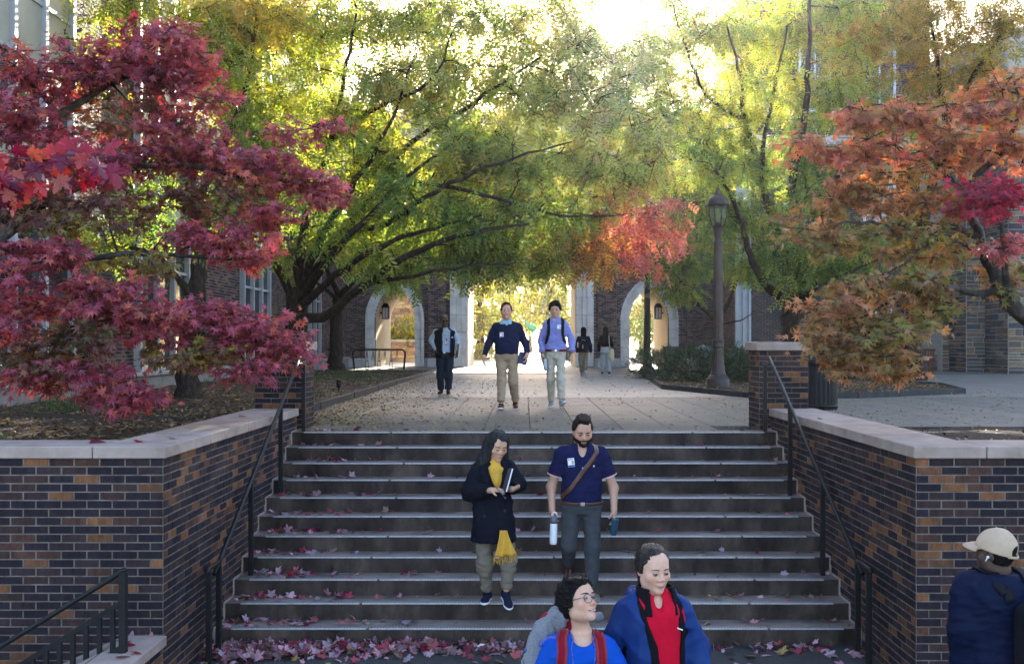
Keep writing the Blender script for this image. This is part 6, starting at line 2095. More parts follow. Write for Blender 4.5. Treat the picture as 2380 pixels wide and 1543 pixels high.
# ---------------------------------------------------------------- woman in the long coat
def coat_woman():
    p = Person('woman in black coat and mustard scarf walking down the stairs with a notebook', 10.3, 1147, -1.458, 1.72, (.54, .30, .19), .0085)
    q, H = p.q, 1.72
    p.head(q(1156, 1037, -.06), 24, 16, 4, 1.18, .93, fem=1)
    rows = torso_rows(H, .165, .115, lean=-.02)
    nk = q(1150, 1083, .0)
    AL = [np.array((-.150, .0, 1.335)), q(1092, 1143, -.03), q(1142, 1139, -.27)]
    AR_ = [np.array((.155, .0, 1.355)), q(1204, 1125, -.06), q(1187, 1137, -.28)]
    LL = [np.array((-.09, 0, .86)), q(1127, 1310, -.05), q(1132, 1372, .02)]
    LR = [np.array((.09, 0, .86)), q(1182, 1308, -.14), q(1177, 1368, -.16)]
    def paint(c, L, mix, g, near):
        pass
    p.body([AL, AR_], [LL, LR], rows, nk, .050, (.045, .038, .027), (.42, .13, .12), paint, .0085, bare=True,
           hands=[(AL[2], (.85, -.5, .12), (0.1, .3, -1), dict(curl=.42, side=-1, sc=.95, thumb=.4)), (AR_[2], (.45, -.75, .10), (-.2, -.2, 1), dict(curl=.30, side=-1, sc=.95, thumb=.2, spread=.2))])
    p.set_cap(.004)
    def drape(X, L):
        s = S()
        s.ell((0, .03, .02), (.095, .10, .105)).ell((-.075, .02, -.075), (.045, .062, .115), k=.04).ell((.075, .03, -.075), (.042, .055, .11), k=.04)
        s.ell((0, .075, -.10), (.095, .055, .15), k=.05).ell((-.10, .03, -.165), (.055, .06, .075), k=.04).ell((.095, .04, -.165), (.05, .05, .075), k=.04)
        d = s(L)
        face = S().ell((0.0, -.10, -.03), (.066, .085, .105)).ell((0, -.085, .045), (.045, .05, .030), k=.02)(L)
        return smax(d, -face, .012)
    ho = p.shell('hair', 'hair_greying', .010, hairline(.075, .02, -.03, -.09, -.02), extra=drape, noise=(.006, 110), seed=8, st=(1.3, 1.3, .22), lo=(-.2, -.14, -.27), hi=(.2, .18, .16), h=.008)
    p.strands(300, 'hair_greying', ho, (0, .1, -1), .016, 8, .0012, .22, fly=.008, seed=2)
    p.eyes(.4, (.3, -.8), (.015, .011, .010), .0034)
    p.mouth(0, False, .018)
    f = S().loft([(.63, .005, -.035, .238, .195), (.75, 0, -.03, .226, .188), (.95, -.005, -.01, .208, .158), (1.15, -.005, 0, .20, .145), (1.30, .0, 0, .198, .14), (1.38, .0, 0, .17, .115), (1.43, .0, 0, .11, .09), (1.46, .005, .01, .08, .075)])
    f.chain([AL[0], AL[1]], (.088, .094), k=.05).chain([AL[1], lerp(AL[1], AL[2], .92)], (.092, .072), k=.03, cut=True)
    f.chain([AR_[0], AR_[1]], (.086, .088), k=.05).chain([AR_[1], lerp(AR_[1], AR_[2], .86)], (.086, .070), k=.03, cut=True)
    f.cap((.015, -.16, 1.50), (.055, -.18, 1.18), .075, .006, .012, 's')
    f.wrinkle(.005, 22, 4).wrinkle(.006, 24, 6, (1, 1, .8), True)
    f.plane((0, 0, .63), (0, 0, -1), .01)
    p.garment('coat', 'coat', f, [(-.25, -.23, .62), (.25, .17, 1.46)] + AL + AR_, .11, .0095)
    for sgn, pt in ((-1, [(-.02, -.04, 1.50), (-.075, -.12, 1.44), (-.10, -.15, 1.34), (-.04, -.16, 1.22), (.035, -.16, 1.14)]), (1, [(.06, -.04, 1.50), (.11, -.11, 1.44), (.125, -.14, 1.34), (.09, -.16, 1.24), (.06, -.16, 1.15)])):
        ribbon(f, pt, .085, .010, 'lapel', 'coat', p.t, .004, nw=4)
    for (x, z) in ((-.085, .90), (.13, .95), (.125, 1.12)):
        plate(f, (x, -.16, z), .026, .026, .006, 'button', 'black_plastic', p.t, .002)
    sc = S().loft([(1.13, .048, -.085, .026, .095), (1.25, .035, -.078, .066, .100), (1.36, .025, -.052, .096, .106), (1.42, .015, -.016, .096, .102), (1.465, .012, -.004, .082, .090)])
    sc.wrinkle(.006, 60, 2, (1.4, 1.2, .35), True)
    p.garment('scarf', 'scarf', sc, [(-.09, -.17, 1.11), (.13, .09, 1.48)], .03, .009)
    n, m = 15, 12
    V = []
    for j in range(m):
        t = j / (m - 1)
        for i in range(n):
            u = i / (n - 1)
            w = .050 + .10 * t ** 1.4
            V.append((.105 + .02 * t + (u - .5) * w * 1.5, -.228 - .020 * math.sin(u * 15 + t * 3) * (.4 + .6 * t) - .03 * t, .77 - .26 * t + .03 * u * t))
    F = [(j * n + i, j * n + i + 1, (j + 1) * n + i + 1, (j + 1) * n + i) for j in range(m - 1) for i in range(n - 1)]
    V2 = [(a, b + .006, c) for a, b, c in V]
    k = len(V)
    e = [((j * n), ((j + 1) * n)) for j in range(m - 1)] + [(((j + 1) * n + n - 1), (j * n + n - 1)) for j in range(m - 1)] + [((m - 1) * n + i, (m - 1) * n + i + 1) for i in range(n - 1)]
    se = mk('scarf_end', V + V2, F + [tuple(x + k for x in reversed(f_)) for f_ in F] + [(a, b, b + k, a + k) for a, b in e], 'scarf', p.t, None, True)
    rr_ = random.Random(3)
    mb = MB()
    for i in range(26):
        u = i / 25
        a = np.array(V[(m - 1) * n + int(u * (n - 1))])
        mb.tube([a, a + (rr_.uniform(-.012, .012), -.004, -.03), a + (rr_.uniform(-.02, .02), -.004, -.055 - rr_.random() * .02)], .0022, 4)
    mb.build('fringe', 'scarf', se)
    trousers(p, .92, rows, [LL, LR], (.098, .088, .060), 'taupe', wr=.006, fr=50, seed=11)
    for l in (LL, LR):
        d = (l[2] - l[1]) / np.linalg.norm(l[2] - l[1])
        MB().tube([l[2] - d * .055, l[2] - d * .045, l[2] - d * .01, l[2]], [.056, .058, .052, .048], 14).build('trouser_cuff', 'taupe', p.t, True)
    p.shoe(LL[2] + np.array([0, 0, -.012]), (-.1, -1), 'shoe_navy', 'white_cloth', w=.045)
    p.shoe(LR[2] + np.array([0, 0, -.03]), (.25, -1), 'shoe_navy', 'white_cloth', pitch=.30, w=.045)
    for qd in (-1, 1):
        e = p.hp((qd * .078, -.002, -.045))
        MB().lathe([(.001, 0), (.006, -.004), (.013, -.045), (.002, -.047)], 8, e).build('tassel_earring', 'ear_red', p.t, True)
    w = np.array([p.x0, p.y0, p.z0])
    book('notebook', 'dark blue notebook upright between the coat woman\'s hands', tuple(w + q(1180, 1115, -.30)), (.25, -.95, .1), (.30, .05, 1), .15, .235, .014, 'book_navy')
    b = w + AL[2] + np.array([.09, -.085, -.01])
    t = thing('pen', 'slim pen held in the coat woman\'s fingers', 'pen', tuple(b))
    MB().tube([(-.04, 0, .05), (.045, -.02, -.045)], .005, 7).build('barrel', 'bottle_blue', t, True)
    MB().tube([(.045, -.02, -.045), (.056, -.022, -.057)], [.004, .001], 7).build('tip', 'steel', t, True)
plain('ear_red', (.65, .02, .01), .5)
coat_woman()

# ---------------------------------------------------------------- man in the navy sweater
def sweater_man():
    p = Person('man in navy sweater and khaki trousers striding along the walkway, notebook in hand', 18.0, 1178, 0.0, 1.83, (.56, .28, .19), .0115)
    q, H = p.q, 1.83
    p.head(q(1177, 724, -.03), 2, -3, 0, 1.20, 1.06, .6)
    rows = torso_rows(H, .195, .13, hip=.195, waist=.20, belly=.05)
    nk = q(1177, 752, .0)
    AL = [np.array((-.195, 0, 1.44)), q(1136, 797, .03), q(1125, 828, -.06)]
    AR_ = [np.array((.195, 0, 1.44)), q(1221, 797, .03), q(1225, 823, -.04)]
    LL = [np.array((-.10, 0, .90)), q(1166, 887, -.12), np.array((-.095, -.24, .13))]
    LR = [np.array((.10, 0, .90)), q(1193, 886, -.02), np.array((.15, .22, .13))]
    p.body([AL, AR_], [LL, LR], rows, nk, .064, (.05, .045, .03), (.42, .14, .13), lambda c, L, mix, g, near: mix(near * g(L[:, 0], .014) * g(L[:, 2] + .066, .006) * (L[:, 1] < -.05), (.05, .012, .01), .9),
           hands=[(AL[2], (-.05, -.05, -1), (1, .2, 0), dict(curl=.4, side=1, sc=1.1)), (AR_[2], (-.1, -.1, -1), (-1, .2, 0), dict(curl=.6, side=-1, sc=1.1))])
    p.set_cap(.002)
    p.shell('hair', 'hair_auburn', .006, hairline(.080, .025, -.005, -.07), extra=lambda X, L: S().ell((0, -.028, .112), (.056, .052, .022)).ell((0, .03, .105), (.062, .072, .026), k=.02)(L), noise=(.004, 90), seed=13)
    p.eyes(.85, (0, 0), (.06, .028, .018), .0035)
    arms = [[a[0], a[1], lerp(a[1], a[2], .95)] for a in (AL, AR_)]
    f = shirt_field(rows, arms, [(.080, .068, .050)] * 2, .022, .955, wr=.0045, seed=15, fr=28)
    f.cap((0, -.10, 1.60), (0, -.165, 1.455), .105, .012, .012, 's')
    p.garment('sweater', 'navy_knit', f, pts_of(rows[2:], arms), .12, .012)
    g = S().loft([(a, b, c, d + .010, e + .010) for a, b, c, d, e in rows if a > 1.25]).cap((0, -.04, 1.64), (0, -.15, 1.515), .082, .012, .008, 's')
    p.garment('undershirt', 'teal_print', g, [(-.17, -.15, 1.40), (.17, .12, 1.56)], .03, .011)
    collar(p, nk + np.array([0, -.01, .035]), .104, .080, .045, 'teal_print', gap=.030, drop=.05, flare=.030, h=.0075)
    p.mouth(.4, True, .017)
    trousers(p, .99, rows, [LL, LR], (.112, .088, .072), 'khaki', wr=.0055, fr=40, seed=17, infl=.014)
    p.shoe(LL[2] + np.array([0, -.02, -.03]), (-.1, -1), 'shoe_brown', 'white_cloth', pitch=-.10, hgt=.09)
    p.shoe(LR[2] + np.array([0, 0, -.02]), (.1, -1), 'shoe_brown', 'white_cloth', pitch=.12, hgt=.10)
    badge(f, (-.10, -.18, 1.30), p.t, .068, .092)
    w = np.array([p.x0, p.y0, p.z0])
    book('notebook', 'navy notebook carried in the sweater man\'s hand', tuple(w + AR_[2] + np.array([-.075, .0, -.075])), (.85, .45, -.25), (-.15, .1, 1), .17, .22, .014, 'book_navy')
sweater_man()

# ---------------------------------------------------------------- man in the lavender shirt
def lavender_man():
    p = Person('tall man in lavender shirt with black backpack straps walking along the walkway', 18.4, 1291, 0.0, 1.90, (.48, .28, .18), .0115)
    q, H = p.q, 1.90
    p.head(q(1290, 720, -.03), -4, 8, -2, 1.17, .95, .8)
    rows = torso_rows(H, .185, .12, hip=.175, waist=.172)
    nk = q(1290, 746, .0)
    AL = [np.array((-.178, 0, 1.47)), q(1257, 790, .04), q(1261, 824, -.08)]
    AR_ = [np.array((.178, 0, 1.47)), q(1328, 788, .04), q(1330, 823, -.05)]
    LL = [np.array((-.09, 0, .96)), q(1280, 882, -.02), np.array((-.075, .14, .11))]
    LR = [np.array((.09, 0, .96)), q(1303, 882, -.15), np.array((.105, -.24, .15))]
    p.body([AL, AR_], [LL, LR], rows, nk, .056, (.045, .04, .028), (.42, .16, .13), None,
           hands=[(AL[2], (.05, -.25, -1), (.9, -.3, 0), dict(curl=.5, side=1, sc=1.1)), (AR_[2], (0, -.05, -1), (-1, .2, 0), dict(curl=.4, side=-1, sc=1.1))])
    p.set_cap(.003)
    p.shell('hair', 'hair_black', .016, hairline(.072, .025, -.005, -.06), extra=lambda X, L: S().ell((-.028, -.052, .088), (.050, .042, .030)).ell((.042, -.040, .086), (.038, .046, .032), k=.02).ell((0, .02, .095), (.072, .080, .042), k=.02)(L), noise=(.005, 70), seed=23, st=(1, 1, .4))
    p.eyes(.35, (0, -.3), (.012, .01, .009), .004)
    p.mouth(.8, True, .018)
    arms = [[a[0], a[1], lerp(a[1], a[2], .80)] for a in (AL, AR_)]
    f = shirt_field(rows, arms, [(.074, .068, .058)] * 2, .022, 1.015, wr=.0065, seed=25, fr=30)
    f.cap((0, -.03, 1.68), (0, -.16, 1.50), .085, .010, .012, 's')
    p.garment('shirt', 'lavender', f, pts_of(rows[2:], arms), .12, .012)
    for a in arms:
        d = (a[2] - a[1]) / np.linalg.norm(a[2] - a[1])
        MB().tube([a[2] - d * .05, a[2] - d * .045, a[2] + d * .004, a[2] + d * .01], [.058, .063, .062, .056], 16).build('rolled_cuff', 'lavender', p.t, True)
    collar(p, nk + np.array([0, -.005, .03]), .098, .076, .05, 'lavender', gap=.030, drop=.045, flare=.026, h=.0075)
    g = S().loft([(a, b, c, d + .006, e + .006) for a, b, c, d, e in rows if a > 1.3]).plane((0, 0, 1.555), (0, -.5, 1))
    p.garment('undershirt', 'white_cloth', g, [(-.1, -.13, 1.48), (.1, .1, 1.6)], .03, .011)
    trousers(p, 1.03, rows, [LL, LR], (.100, .082, .070), 'pale_khaki', wr=.006, fr=40, seed=27, infl=.012)
    belt(p, rows, 1.005, 'maroon', .036, .038)
    for sx_ in (-1, 1):
        ribbon(f, [(sx_ * .12, .10, 1.57), (sx_ * .125, 0, 1.60), (sx_ * .13, -.10, 1.53), (sx_ * .135, -.15, 1.40), (sx_ * .155, -.13, 1.25), (sx_ * .185, -.03, 1.15)], .062, .010, 'backpack_strap', 'pack_black', p.t, .004, nw=4)
    bp_ = S().put(boxf((0, .23, 1.33), (.15, .085, .23), 0, .06)).wrinkle(.004, 30, 3)
    p.garment('backpack', 'pack_black', bp_, [(-.15, .14, 1.1), (.15, .32, 1.56)], .03, .015)
    badge(f, (.065, -.16, 1.44), p.t, .07, .095, roll=.05)
    p.shoe(LL[2] + np.array([0, 0, -.015]), (-.1, -1), 'shoe_grey', 'white_cloth', pitch=.05)
    p.shoe(LR[2] + np.array([0, -.02, -.02]), (.2, -1), 'shoe_grey', 'white_cloth', pitch=-.35)
    watch(p, AR_[2], AR_[1])
    watch(p, AL[2], AL[1])
    w = np.array([p.x0, p.y0, p.z0])
    bottle('tumbler', 'steel blue travel tumbler in the lavender shirt man\'s hand', tuple(w + AL[2] + np.array([.055, -.075, -.29])), [(.03, 0), (.036, .006), (.038, .05), (.043, .20), (.043, .215), (.036, .222)], 'tumbler_steel', (-.05, -.12), lambda t: MB().lathe([(.0435, .215), (.0435, .232), (.03, .236)], 18).build('lid', 'black_plastic', t, True), 'tumbler')
lavender_man()

# ---------------------------------------------------------------- man in the dark vest
def vest_man():
    p = Person('man in dark vest over pale blue shirt walking at the left of the walkway', 23.4, 1034, 0.0, 1.77, (.085, .050, .038), .013)
    q, H = p.q, 1.77
    p.head(q(1033, 745, -.03), 12, 3, 0, 1.10, 1.0)
    rows = torso_rows(H, .19, .13, hip=.185, waist=.19, belly=.03)
    nk = q(1033, 764, .0)
    AL = [np.array((-.20, 0, 1.40)), q(1004, 791, .05), q(1016, 816, -.10)]
    AR_ = [np.array((.20, 0, 1.40)), q(1063, 792, .05), q(1064, 818, -.10)]
    LL = [np.array((-.10, 0, .88)), q(1024, 876, -.04), np.array((-.10, .10, .10))]
    LR = [np.array((.10, 0, .88)), q(1043, 876, -.08), np.array((.085, -.10, .10))]
    p.body([AL, AR_], [LL, LR], rows, nk, .062, (.05, .045, .03), (.10, .045, .04), None,
           hands=[(AL[2], (.45, -.3, -.8), (.7, .5, -.2), dict(curl=.5, side=1, sc=1.1)), (AR_[2], (-.1, -.2, -1), (-1, .2, 0), dict(curl=.7, side=-1, sc=1.1))])
    p.set_cap(0)
    p.shell('hair', 'hair_black', .004, hairline(.085, .03, .0, -.06), noise=(.001, 150), seed=33)
    glasses(p, 'black_plastic', .024, 'lens_dark', .002)
    p.mouth(0)
    arms = [[a[0], a[1], lerp(a[1], a[2], .92)] for a in (AL, AR_)]
    f = shirt_field(rows, arms, [(.082, .078, .058)] * 2, .014, .93, wr=.006, seed=35, fr=30)
    p.garment('shirt', 'pale_shirt', f, pts_of(rows[2:], arms), .12, .013)
    collar(p, nk + np.array([0, -.005, -.02]), .088, .07, .045, 'pale_shirt', gap=.03, drop=.03, flare=.02, h=.010)
    v = S().loft([(a, b, c, d + .040, e + .036) for a, b, c, d, e in rows if a > .45 * H])
    for sx_ in (-1, 1):
        v.ell((sx_ * .195, 0, 1.39), (.065, .09, .075), k=.05)
        v.cap((sx_ * .30, .0, 1.33), (sx_ * .23, .0, 1.36), .105, .06, .02, 's')
    v.plane((0, 0, .82), (0, 0, -1), .012)
    v.put(boxf((.045, -.2, 1.15), (.085, .14, .5), .0), .015, 's')
    v.wrinkle(.005, 22, 7)
    p.garment('vest', 'vest_black', v, pts_of(rows, []) + [(-.28, 0, 1.4), (.28, 0, .82)], .06, .013)
    for sx_, x0 in ((-1, -.05), (1, .135)):
        ribbon(v, [(x0 * .6 + .01, -.06, 1.50), (x0, -.16, 1.38), (x0 + sx_ * .0, -.19, 1.2), (x0 + sx_ * .0, -.20, .98)], .045 if sx_ > 0 else .016, .006, 'vest_lining', 'lining_blue', p.t, .003)
    plate(v, (.20, -.15, 1.29), .06, .012, .001, 'vest_lettering', 'white_paint', p.t, .003)
    badge(f, (.045, -.17, 1.16), p.t, .066, .085)
    MB().tube([tuple(snap(f, (.05, -.17, 1.26), .006)[0]), tuple(snap(f, (.05, -.17, 1.20), .01)[0])], .010, 8).build('badge_reel', 'black_plastic', p.t, True)
    trousers(p, .96, rows, [LL, LR], (.112, .092, .080), 'dark_trousers', wr=.005, fr=36, seed=37)
    belt(p, rows, .925, 'shoe_black', .018, .03)
    p.shoe(LL[2] + np.array([0, 0, -.012]), (-.15, -1), 'shoe_black', 'rubber', pitch=.06)
    p.shoe(LR[2] + np.array([0, 0, -.012]), (.15, -1), 'shoe_black', 'rubber')
    w = np.array([p.x0, p.y0, p.z0])
    book('folder', 'tan folder of papers under the vest man\'s arm', tuple(w + AR_[2] + np.array([.0, -.02, .03])), (.35, -.9, 0), (.1, 0, 1), .23, .31, .02, 'folder', 'folder')
vest_man()

# ---------------------------------------------------------------- two women walking away
def far_woman(lab, x_px, legs_px, top, bottom, hair, H, hoodie):
    p = Person(lab, 36.5, x_px, 0.0, H, (.45, .28, .2), .016, 1)
    q = p.q
    p.head(q(x_px, 769.5 if hoodie else 768.5, .02), 180, 4, 0, 1.10)
    rows = torso_rows(H, .165, .12, hip=.175, waist=.14, fr=1)
    nk = np.array((0, 0, .845 * H))
    AL = [np.array((-.16, 0, .80 * H)), np.array((-.23, .03, .63 * H)), np.array((-.22, .12, .50 * H))]
    AR_ = [np.array((.16, 0, .80 * H)), np.array((.24, .0, .64 * H)), np.array((.27 if hoodie else .15, .05 if hoodie else .22, .49 * H if hoodie else .66 * H))]
    LL = [np.array((-.09, 0, .50 * H)), q(*legs_px[0], .04), q(*legs_px[1], .05)]
    LR = [np.array((.09, 0, .50 * H)), q(*legs_px[2], .02), q(*legs_px[3], -.1)]
    p.body([AL, AR_], [LL, LR], rows, nk, .05, (.045, .04, .028), hands=[(AR_[2], (0, .1, -1), (-1, 0, 0), dict(curl=.5, side=1))])
    p.set_cap(.006)
    p.shell('hair', 'hair_black', .012, lambda L: L[:, 2] + .12 + 0 * L[:, 1], extra=lambda X, L: S().ell((0, .07, -.08), (.085, .05, .15)).ell((0, .085, -.22), (.10 if not hoodie else .085, .04, .16), k=.05)(L), noise=(.006, 60), seed=3, st=(1, 1, .25), lo=(-.2, -.2, -.42), hi=(.2, .2, .2), h=.014)
    arms = [[a[0], a[1], lerp(a[1], a[2], .95)] for a in (AL, AR_)]
    hem = (.50 if hoodie else .605) * H
    f = shirt_field(rows, arms, [(.085, .08, .062) if hoodie else (.065, .058, .045)] * 2, .035 if hoodie else .015, hem, wr=.005, seed=5, fr=26)
    p.garment('hoodie' if hoodie else 'top', top, f, pts_of(rows, arms), .12, .016)
    trousers(p, .62 * H, rows, [LL, LR], (.105, .09, .085) if hoodie else (.10, .088, .10), bottom, wr=.006, fr=30, seed=7)
    p.shoe(LL[2] + np.array([0, 0, -.01]), (0, 1), 'shoe_grey' if hoodie else 'shoe_black', 'white_cloth', pitch=.1)
    p.shoe(LR[2] + np.array([0, 0, -.01]), (0, 1), 'shoe_grey' if hoodie else 'shoe_black', 'white_cloth', pitch=.5 if hoodie else .1)
    w = np.array([p.x0, p.y0, p.z0])
    if hoodie:
        t = thing('backpack', 'black backpack worn by the woman in the dark hoodie', 'backpack', tuple(w))
        b = S().put(boxf((-.03, -.24, 1.13), (.16, .085, .24), 0, .07)).put(boxf((-.03, -.33, 1.05), (.12, .04, .13), 0, .04), .03).wrinkle(.003, 30, 2)
        V, F = sdf_mesh(b, (-.25, -.42, .85), (.2, -.1, 1.42), .014)
        mk('pack_body', V, F, 'pack_black', t, None, True)
        MB().box(-.05, -.035, -.377, -.370, .97, 1.10).build('zip', 'steel', t)
        MB().tube(smooth_path([(-.1, -.33, 1.24), (-.03, -.345, 1.28), (.05, -.33, 1.24)], 4), .006, 6).build('reflective_loop', 'steel', t, True)
        MB().lathe([(.028, 0), (.03, .15), (.015, .17), (.015, .19)], 10, (-.21, -.22, 1.0)).build('side_bottle', 'lamp_glass', t, True)
    else:
        t = thing('tote_bag', 'cream canvas tote bag on the long haired woman\'s shoulder', 'bag', tuple(w))
        b = S().ell((.22, -.06, .70), (.10, .06, .19)).put(boxf((.22, -.06, .80), (.075, .03, .16), 0, .03), .04).wrinkle(.006, 26, 2)
        V, F = sdf_mesh(b, (.08, -.16, .45), (.36, .06, 1.02), .014)
        mk('bag_body', V, F, 'cream_canvas', t, None, True)
        for dy in (-.02, .02):
            MB().tube(smooth_path([(.17, -.10 + dy, .92), (.13, -.135 + dy, 1.15), (.12, -.10 + dy, 1.38), (.13, .0, 1.43)], 5), .012, 6).build('strap', 'cream_canvas', t, True)
far_woman('woman in dark hoodie and cargo trousers walking away, backpack on her back', 1356, [(1350, 838), (1352, 866), (1360, 838), (1360, 860)], 'navy_jacket', 'cargo', 0, 1.66, True)
far_woman('woman with long black hair and grey trousers walking away beside the arch', 1407, [(1401, 838), (1400, 864), (1414, 838), (1416, 865)], 'fleece', 'grey_soft', 0, 1.69, False)

# ---------------------------------------------------------------- woman in the blue T-shirt, near the camera
def tee_woman():
    p = Person('smiling woman in bright blue T-shirt and round glasses looking up, red backpack straps', 6.0, 1350, LOWZ, 1.56, (.62, .345, .235), .0085)
    q, H = p.q, 1.56
    p.head(q(1345, 1397, -.03), 46, -22, 6, 1.10, .96, 1.0, fem=1)
    rows = torso_rows(1.455, .172, .118, hip=.17, waist=.155)
    ty = R(16)
    nk = q(1352, 1463, .0)
    AL = [np.array((-.150, .03, 1.135)), np.array((-.235, .05, .93)), np.array((-.24, -.06, .80))]
    AR_ = [np.array((.150, -.02, 1.145)), np.array((.235, .0, .93)), np.array((.23, -.12, .80))]
    LL = [np.array((-.085, 0, .78)), np.array((-.095, -.06, .44)), np.array((-.095, .03, .09))]
    LR = [np.array((.085, 0, .78)), np.array((.095, .0, .44)), np.array((.095, .16, .10))]
    def paint(c, L, mix, g, near):
        mix(near * g(L[:, 0] - .050, .003) * g(L[:, 2] + .02, .003) * (L[:, 1] < 0), (.12, .05, .03), .6)
    p.body([AL, AR_], [LL, LR], rows, nk, .049, (.044, .038, .027), (.46, .15, .14), paint, .0068,
           hands=[(AL[2], (0, -.2, -1), (1, .2, 0), dict(curl=.4, side=1, sc=.92)), (AR_[2], (0, -.2, -1), (-1, .2, 0), dict(curl=.4, side=-1, sc=.92))])
    p.set_cap(.004)
    ho = p.shell('hair', 'hair_curly', .012, hairline(.078, .012, -.025, -.105, -.025), extra=lambda X, L: S().ell((.0, .01, .085), (.070, .075, .046)).ell((0, .055, .02), (.078, .065, .085), k=.03).ell((-.015, -.042, .100), (.050, .035, .022), k=.02)(L), noise=(.0065, 130), seed=43, h=.0055, lo=(-.15, -.15, -.16), hi=(.15, .18, .18))
    p.strands(300, 'hair_curly', ho, (.2, .2, -.6), .007, 6, .0012, .9, fly=.005, seed=3)
    p.eyes(1.0, (.5, .6), (.018, .012, .010), .0036, .002)
    p.mouth(1.0, True, .021)
    g = S
    glasses(p, 'black_plastic', .0255, 'lens', .0017)
    MB().sphere((0, 0, 0), .004, 8, 6).build('ear_stud', 'steel', p.t, True).location = p.hp((-.083, .0, -.034))
    sl = [[a[0], lerp(a[0], a[1], .75)] for a in (AL, AR_)]
    f = shirt_field(rows, sl, [(.078, .085)] * 2, .018, .70, wr=.0035, seed=45, fr=30)
    f.ell(nk + np.array([.005, -.06, .02]), (.080, .105, .098), .012, 's')
    p.garment('t_shirt', 'tee_blue', f, pts_of(rows[1:], sl), .12, .0085)
    for sx_, mt in ((-1, 0), (1, 1)):
        c = [(sx_ * .100, .11, 1.18), (sx_ * .095, .02, 1.23), (sx_ * .10, -.07, 1.18), (sx_ * .12, -.13, 1.09), (sx_ * .14, -.13, .97), (sx_ * .16, -.06, .86)]
        o = ribbon(f, c, .066, .009, 'backpack_strap', 'strap_pink', p.t, .003, nw=4)
        ribbon(f, c, .036, .011, 'strap_webbing', 'strap_red', o, .006, nw=3)
    for sx_ in (-1, 1):
        c = [nk + np.array([sx_ * .062, .0, .0]), nk + np.array([sx_ * .066, -.065, -.035]), (sx_ * .060 + .01, -.13, 1.10), (sx_ * .045 + .01, -.15, .98), (.01, -.15, .84)]
        c = snap(f, smooth_path(c, 6), .004)
        MB().tube(c, .0042, 6).build('lanyard', 'lanyard', p.t, True)
    trousers(p, .86, rows, [LL, LR], (.10, .075, .062), 'dark_trousers', fr=40, seed=47, h=.014)
    p.shoe(LL[2], (0, -1), 'shoe_grey', 'white_cloth')
    p.shoe(LR[2], (0, -1), 'shoe_grey', 'white_cloth', pitch=.3)
    w = np.array([p.x0, p.y0, p.z0])
    t = thing('backpack', 'maroon backpack with a grey hoodie draped over it, worn by the woman in glasses', 'backpack', tuple(w))
    b = S().put(boxf((-.10, .24, 1.06), (.15, .09, .23), -.35, .07)).wrinkle(.003, 25, 2)
    V, F = sdf_mesh(b, (-.36, .05, .75), (.14, .44, 1.34), .012)
    mk('pack_body', V, F, 'strap_red', t, None, True)
    h = S().ell((-.20, .16, 1.17), (.10, .10, .13)).ell((-.27, .12, 1.02), (.085, .09, .16), k=.05).ell((-.10, .22, 1.27), (.12, .09, .07), k=.05).ell((-.30, .10, .86), (.07, .08, .14), k=.05).ell((.06, .20, 1.28), (.10, .07, .05), k=.05)
    h.wrinkle(.010, 26, 5, (1.3, 1.3, .5)).wrinkle(.014, 30, 8, (1.2, 1.2, .5), True)
    V, F = sdf_mesh(h, (-.44, -.02, .65), (.24, .38, 1.42), .009)
    mk('draped_hoodie', V, F, 'grey_marl', t, None, True)
    MB().tube(smooth_path([(-.14, -.02, 1.215), (-.19, .02, 1.20), (-.24, .03, 1.155)], 6), .012, 7).build('braided_cord', 'lanyard', t, True)
    MB().sphere((-.325, .02, 1.13), (.008, .006, .016), 8, 6).build('zip_pull', 'badge_blue', t, True)
tee_woman()

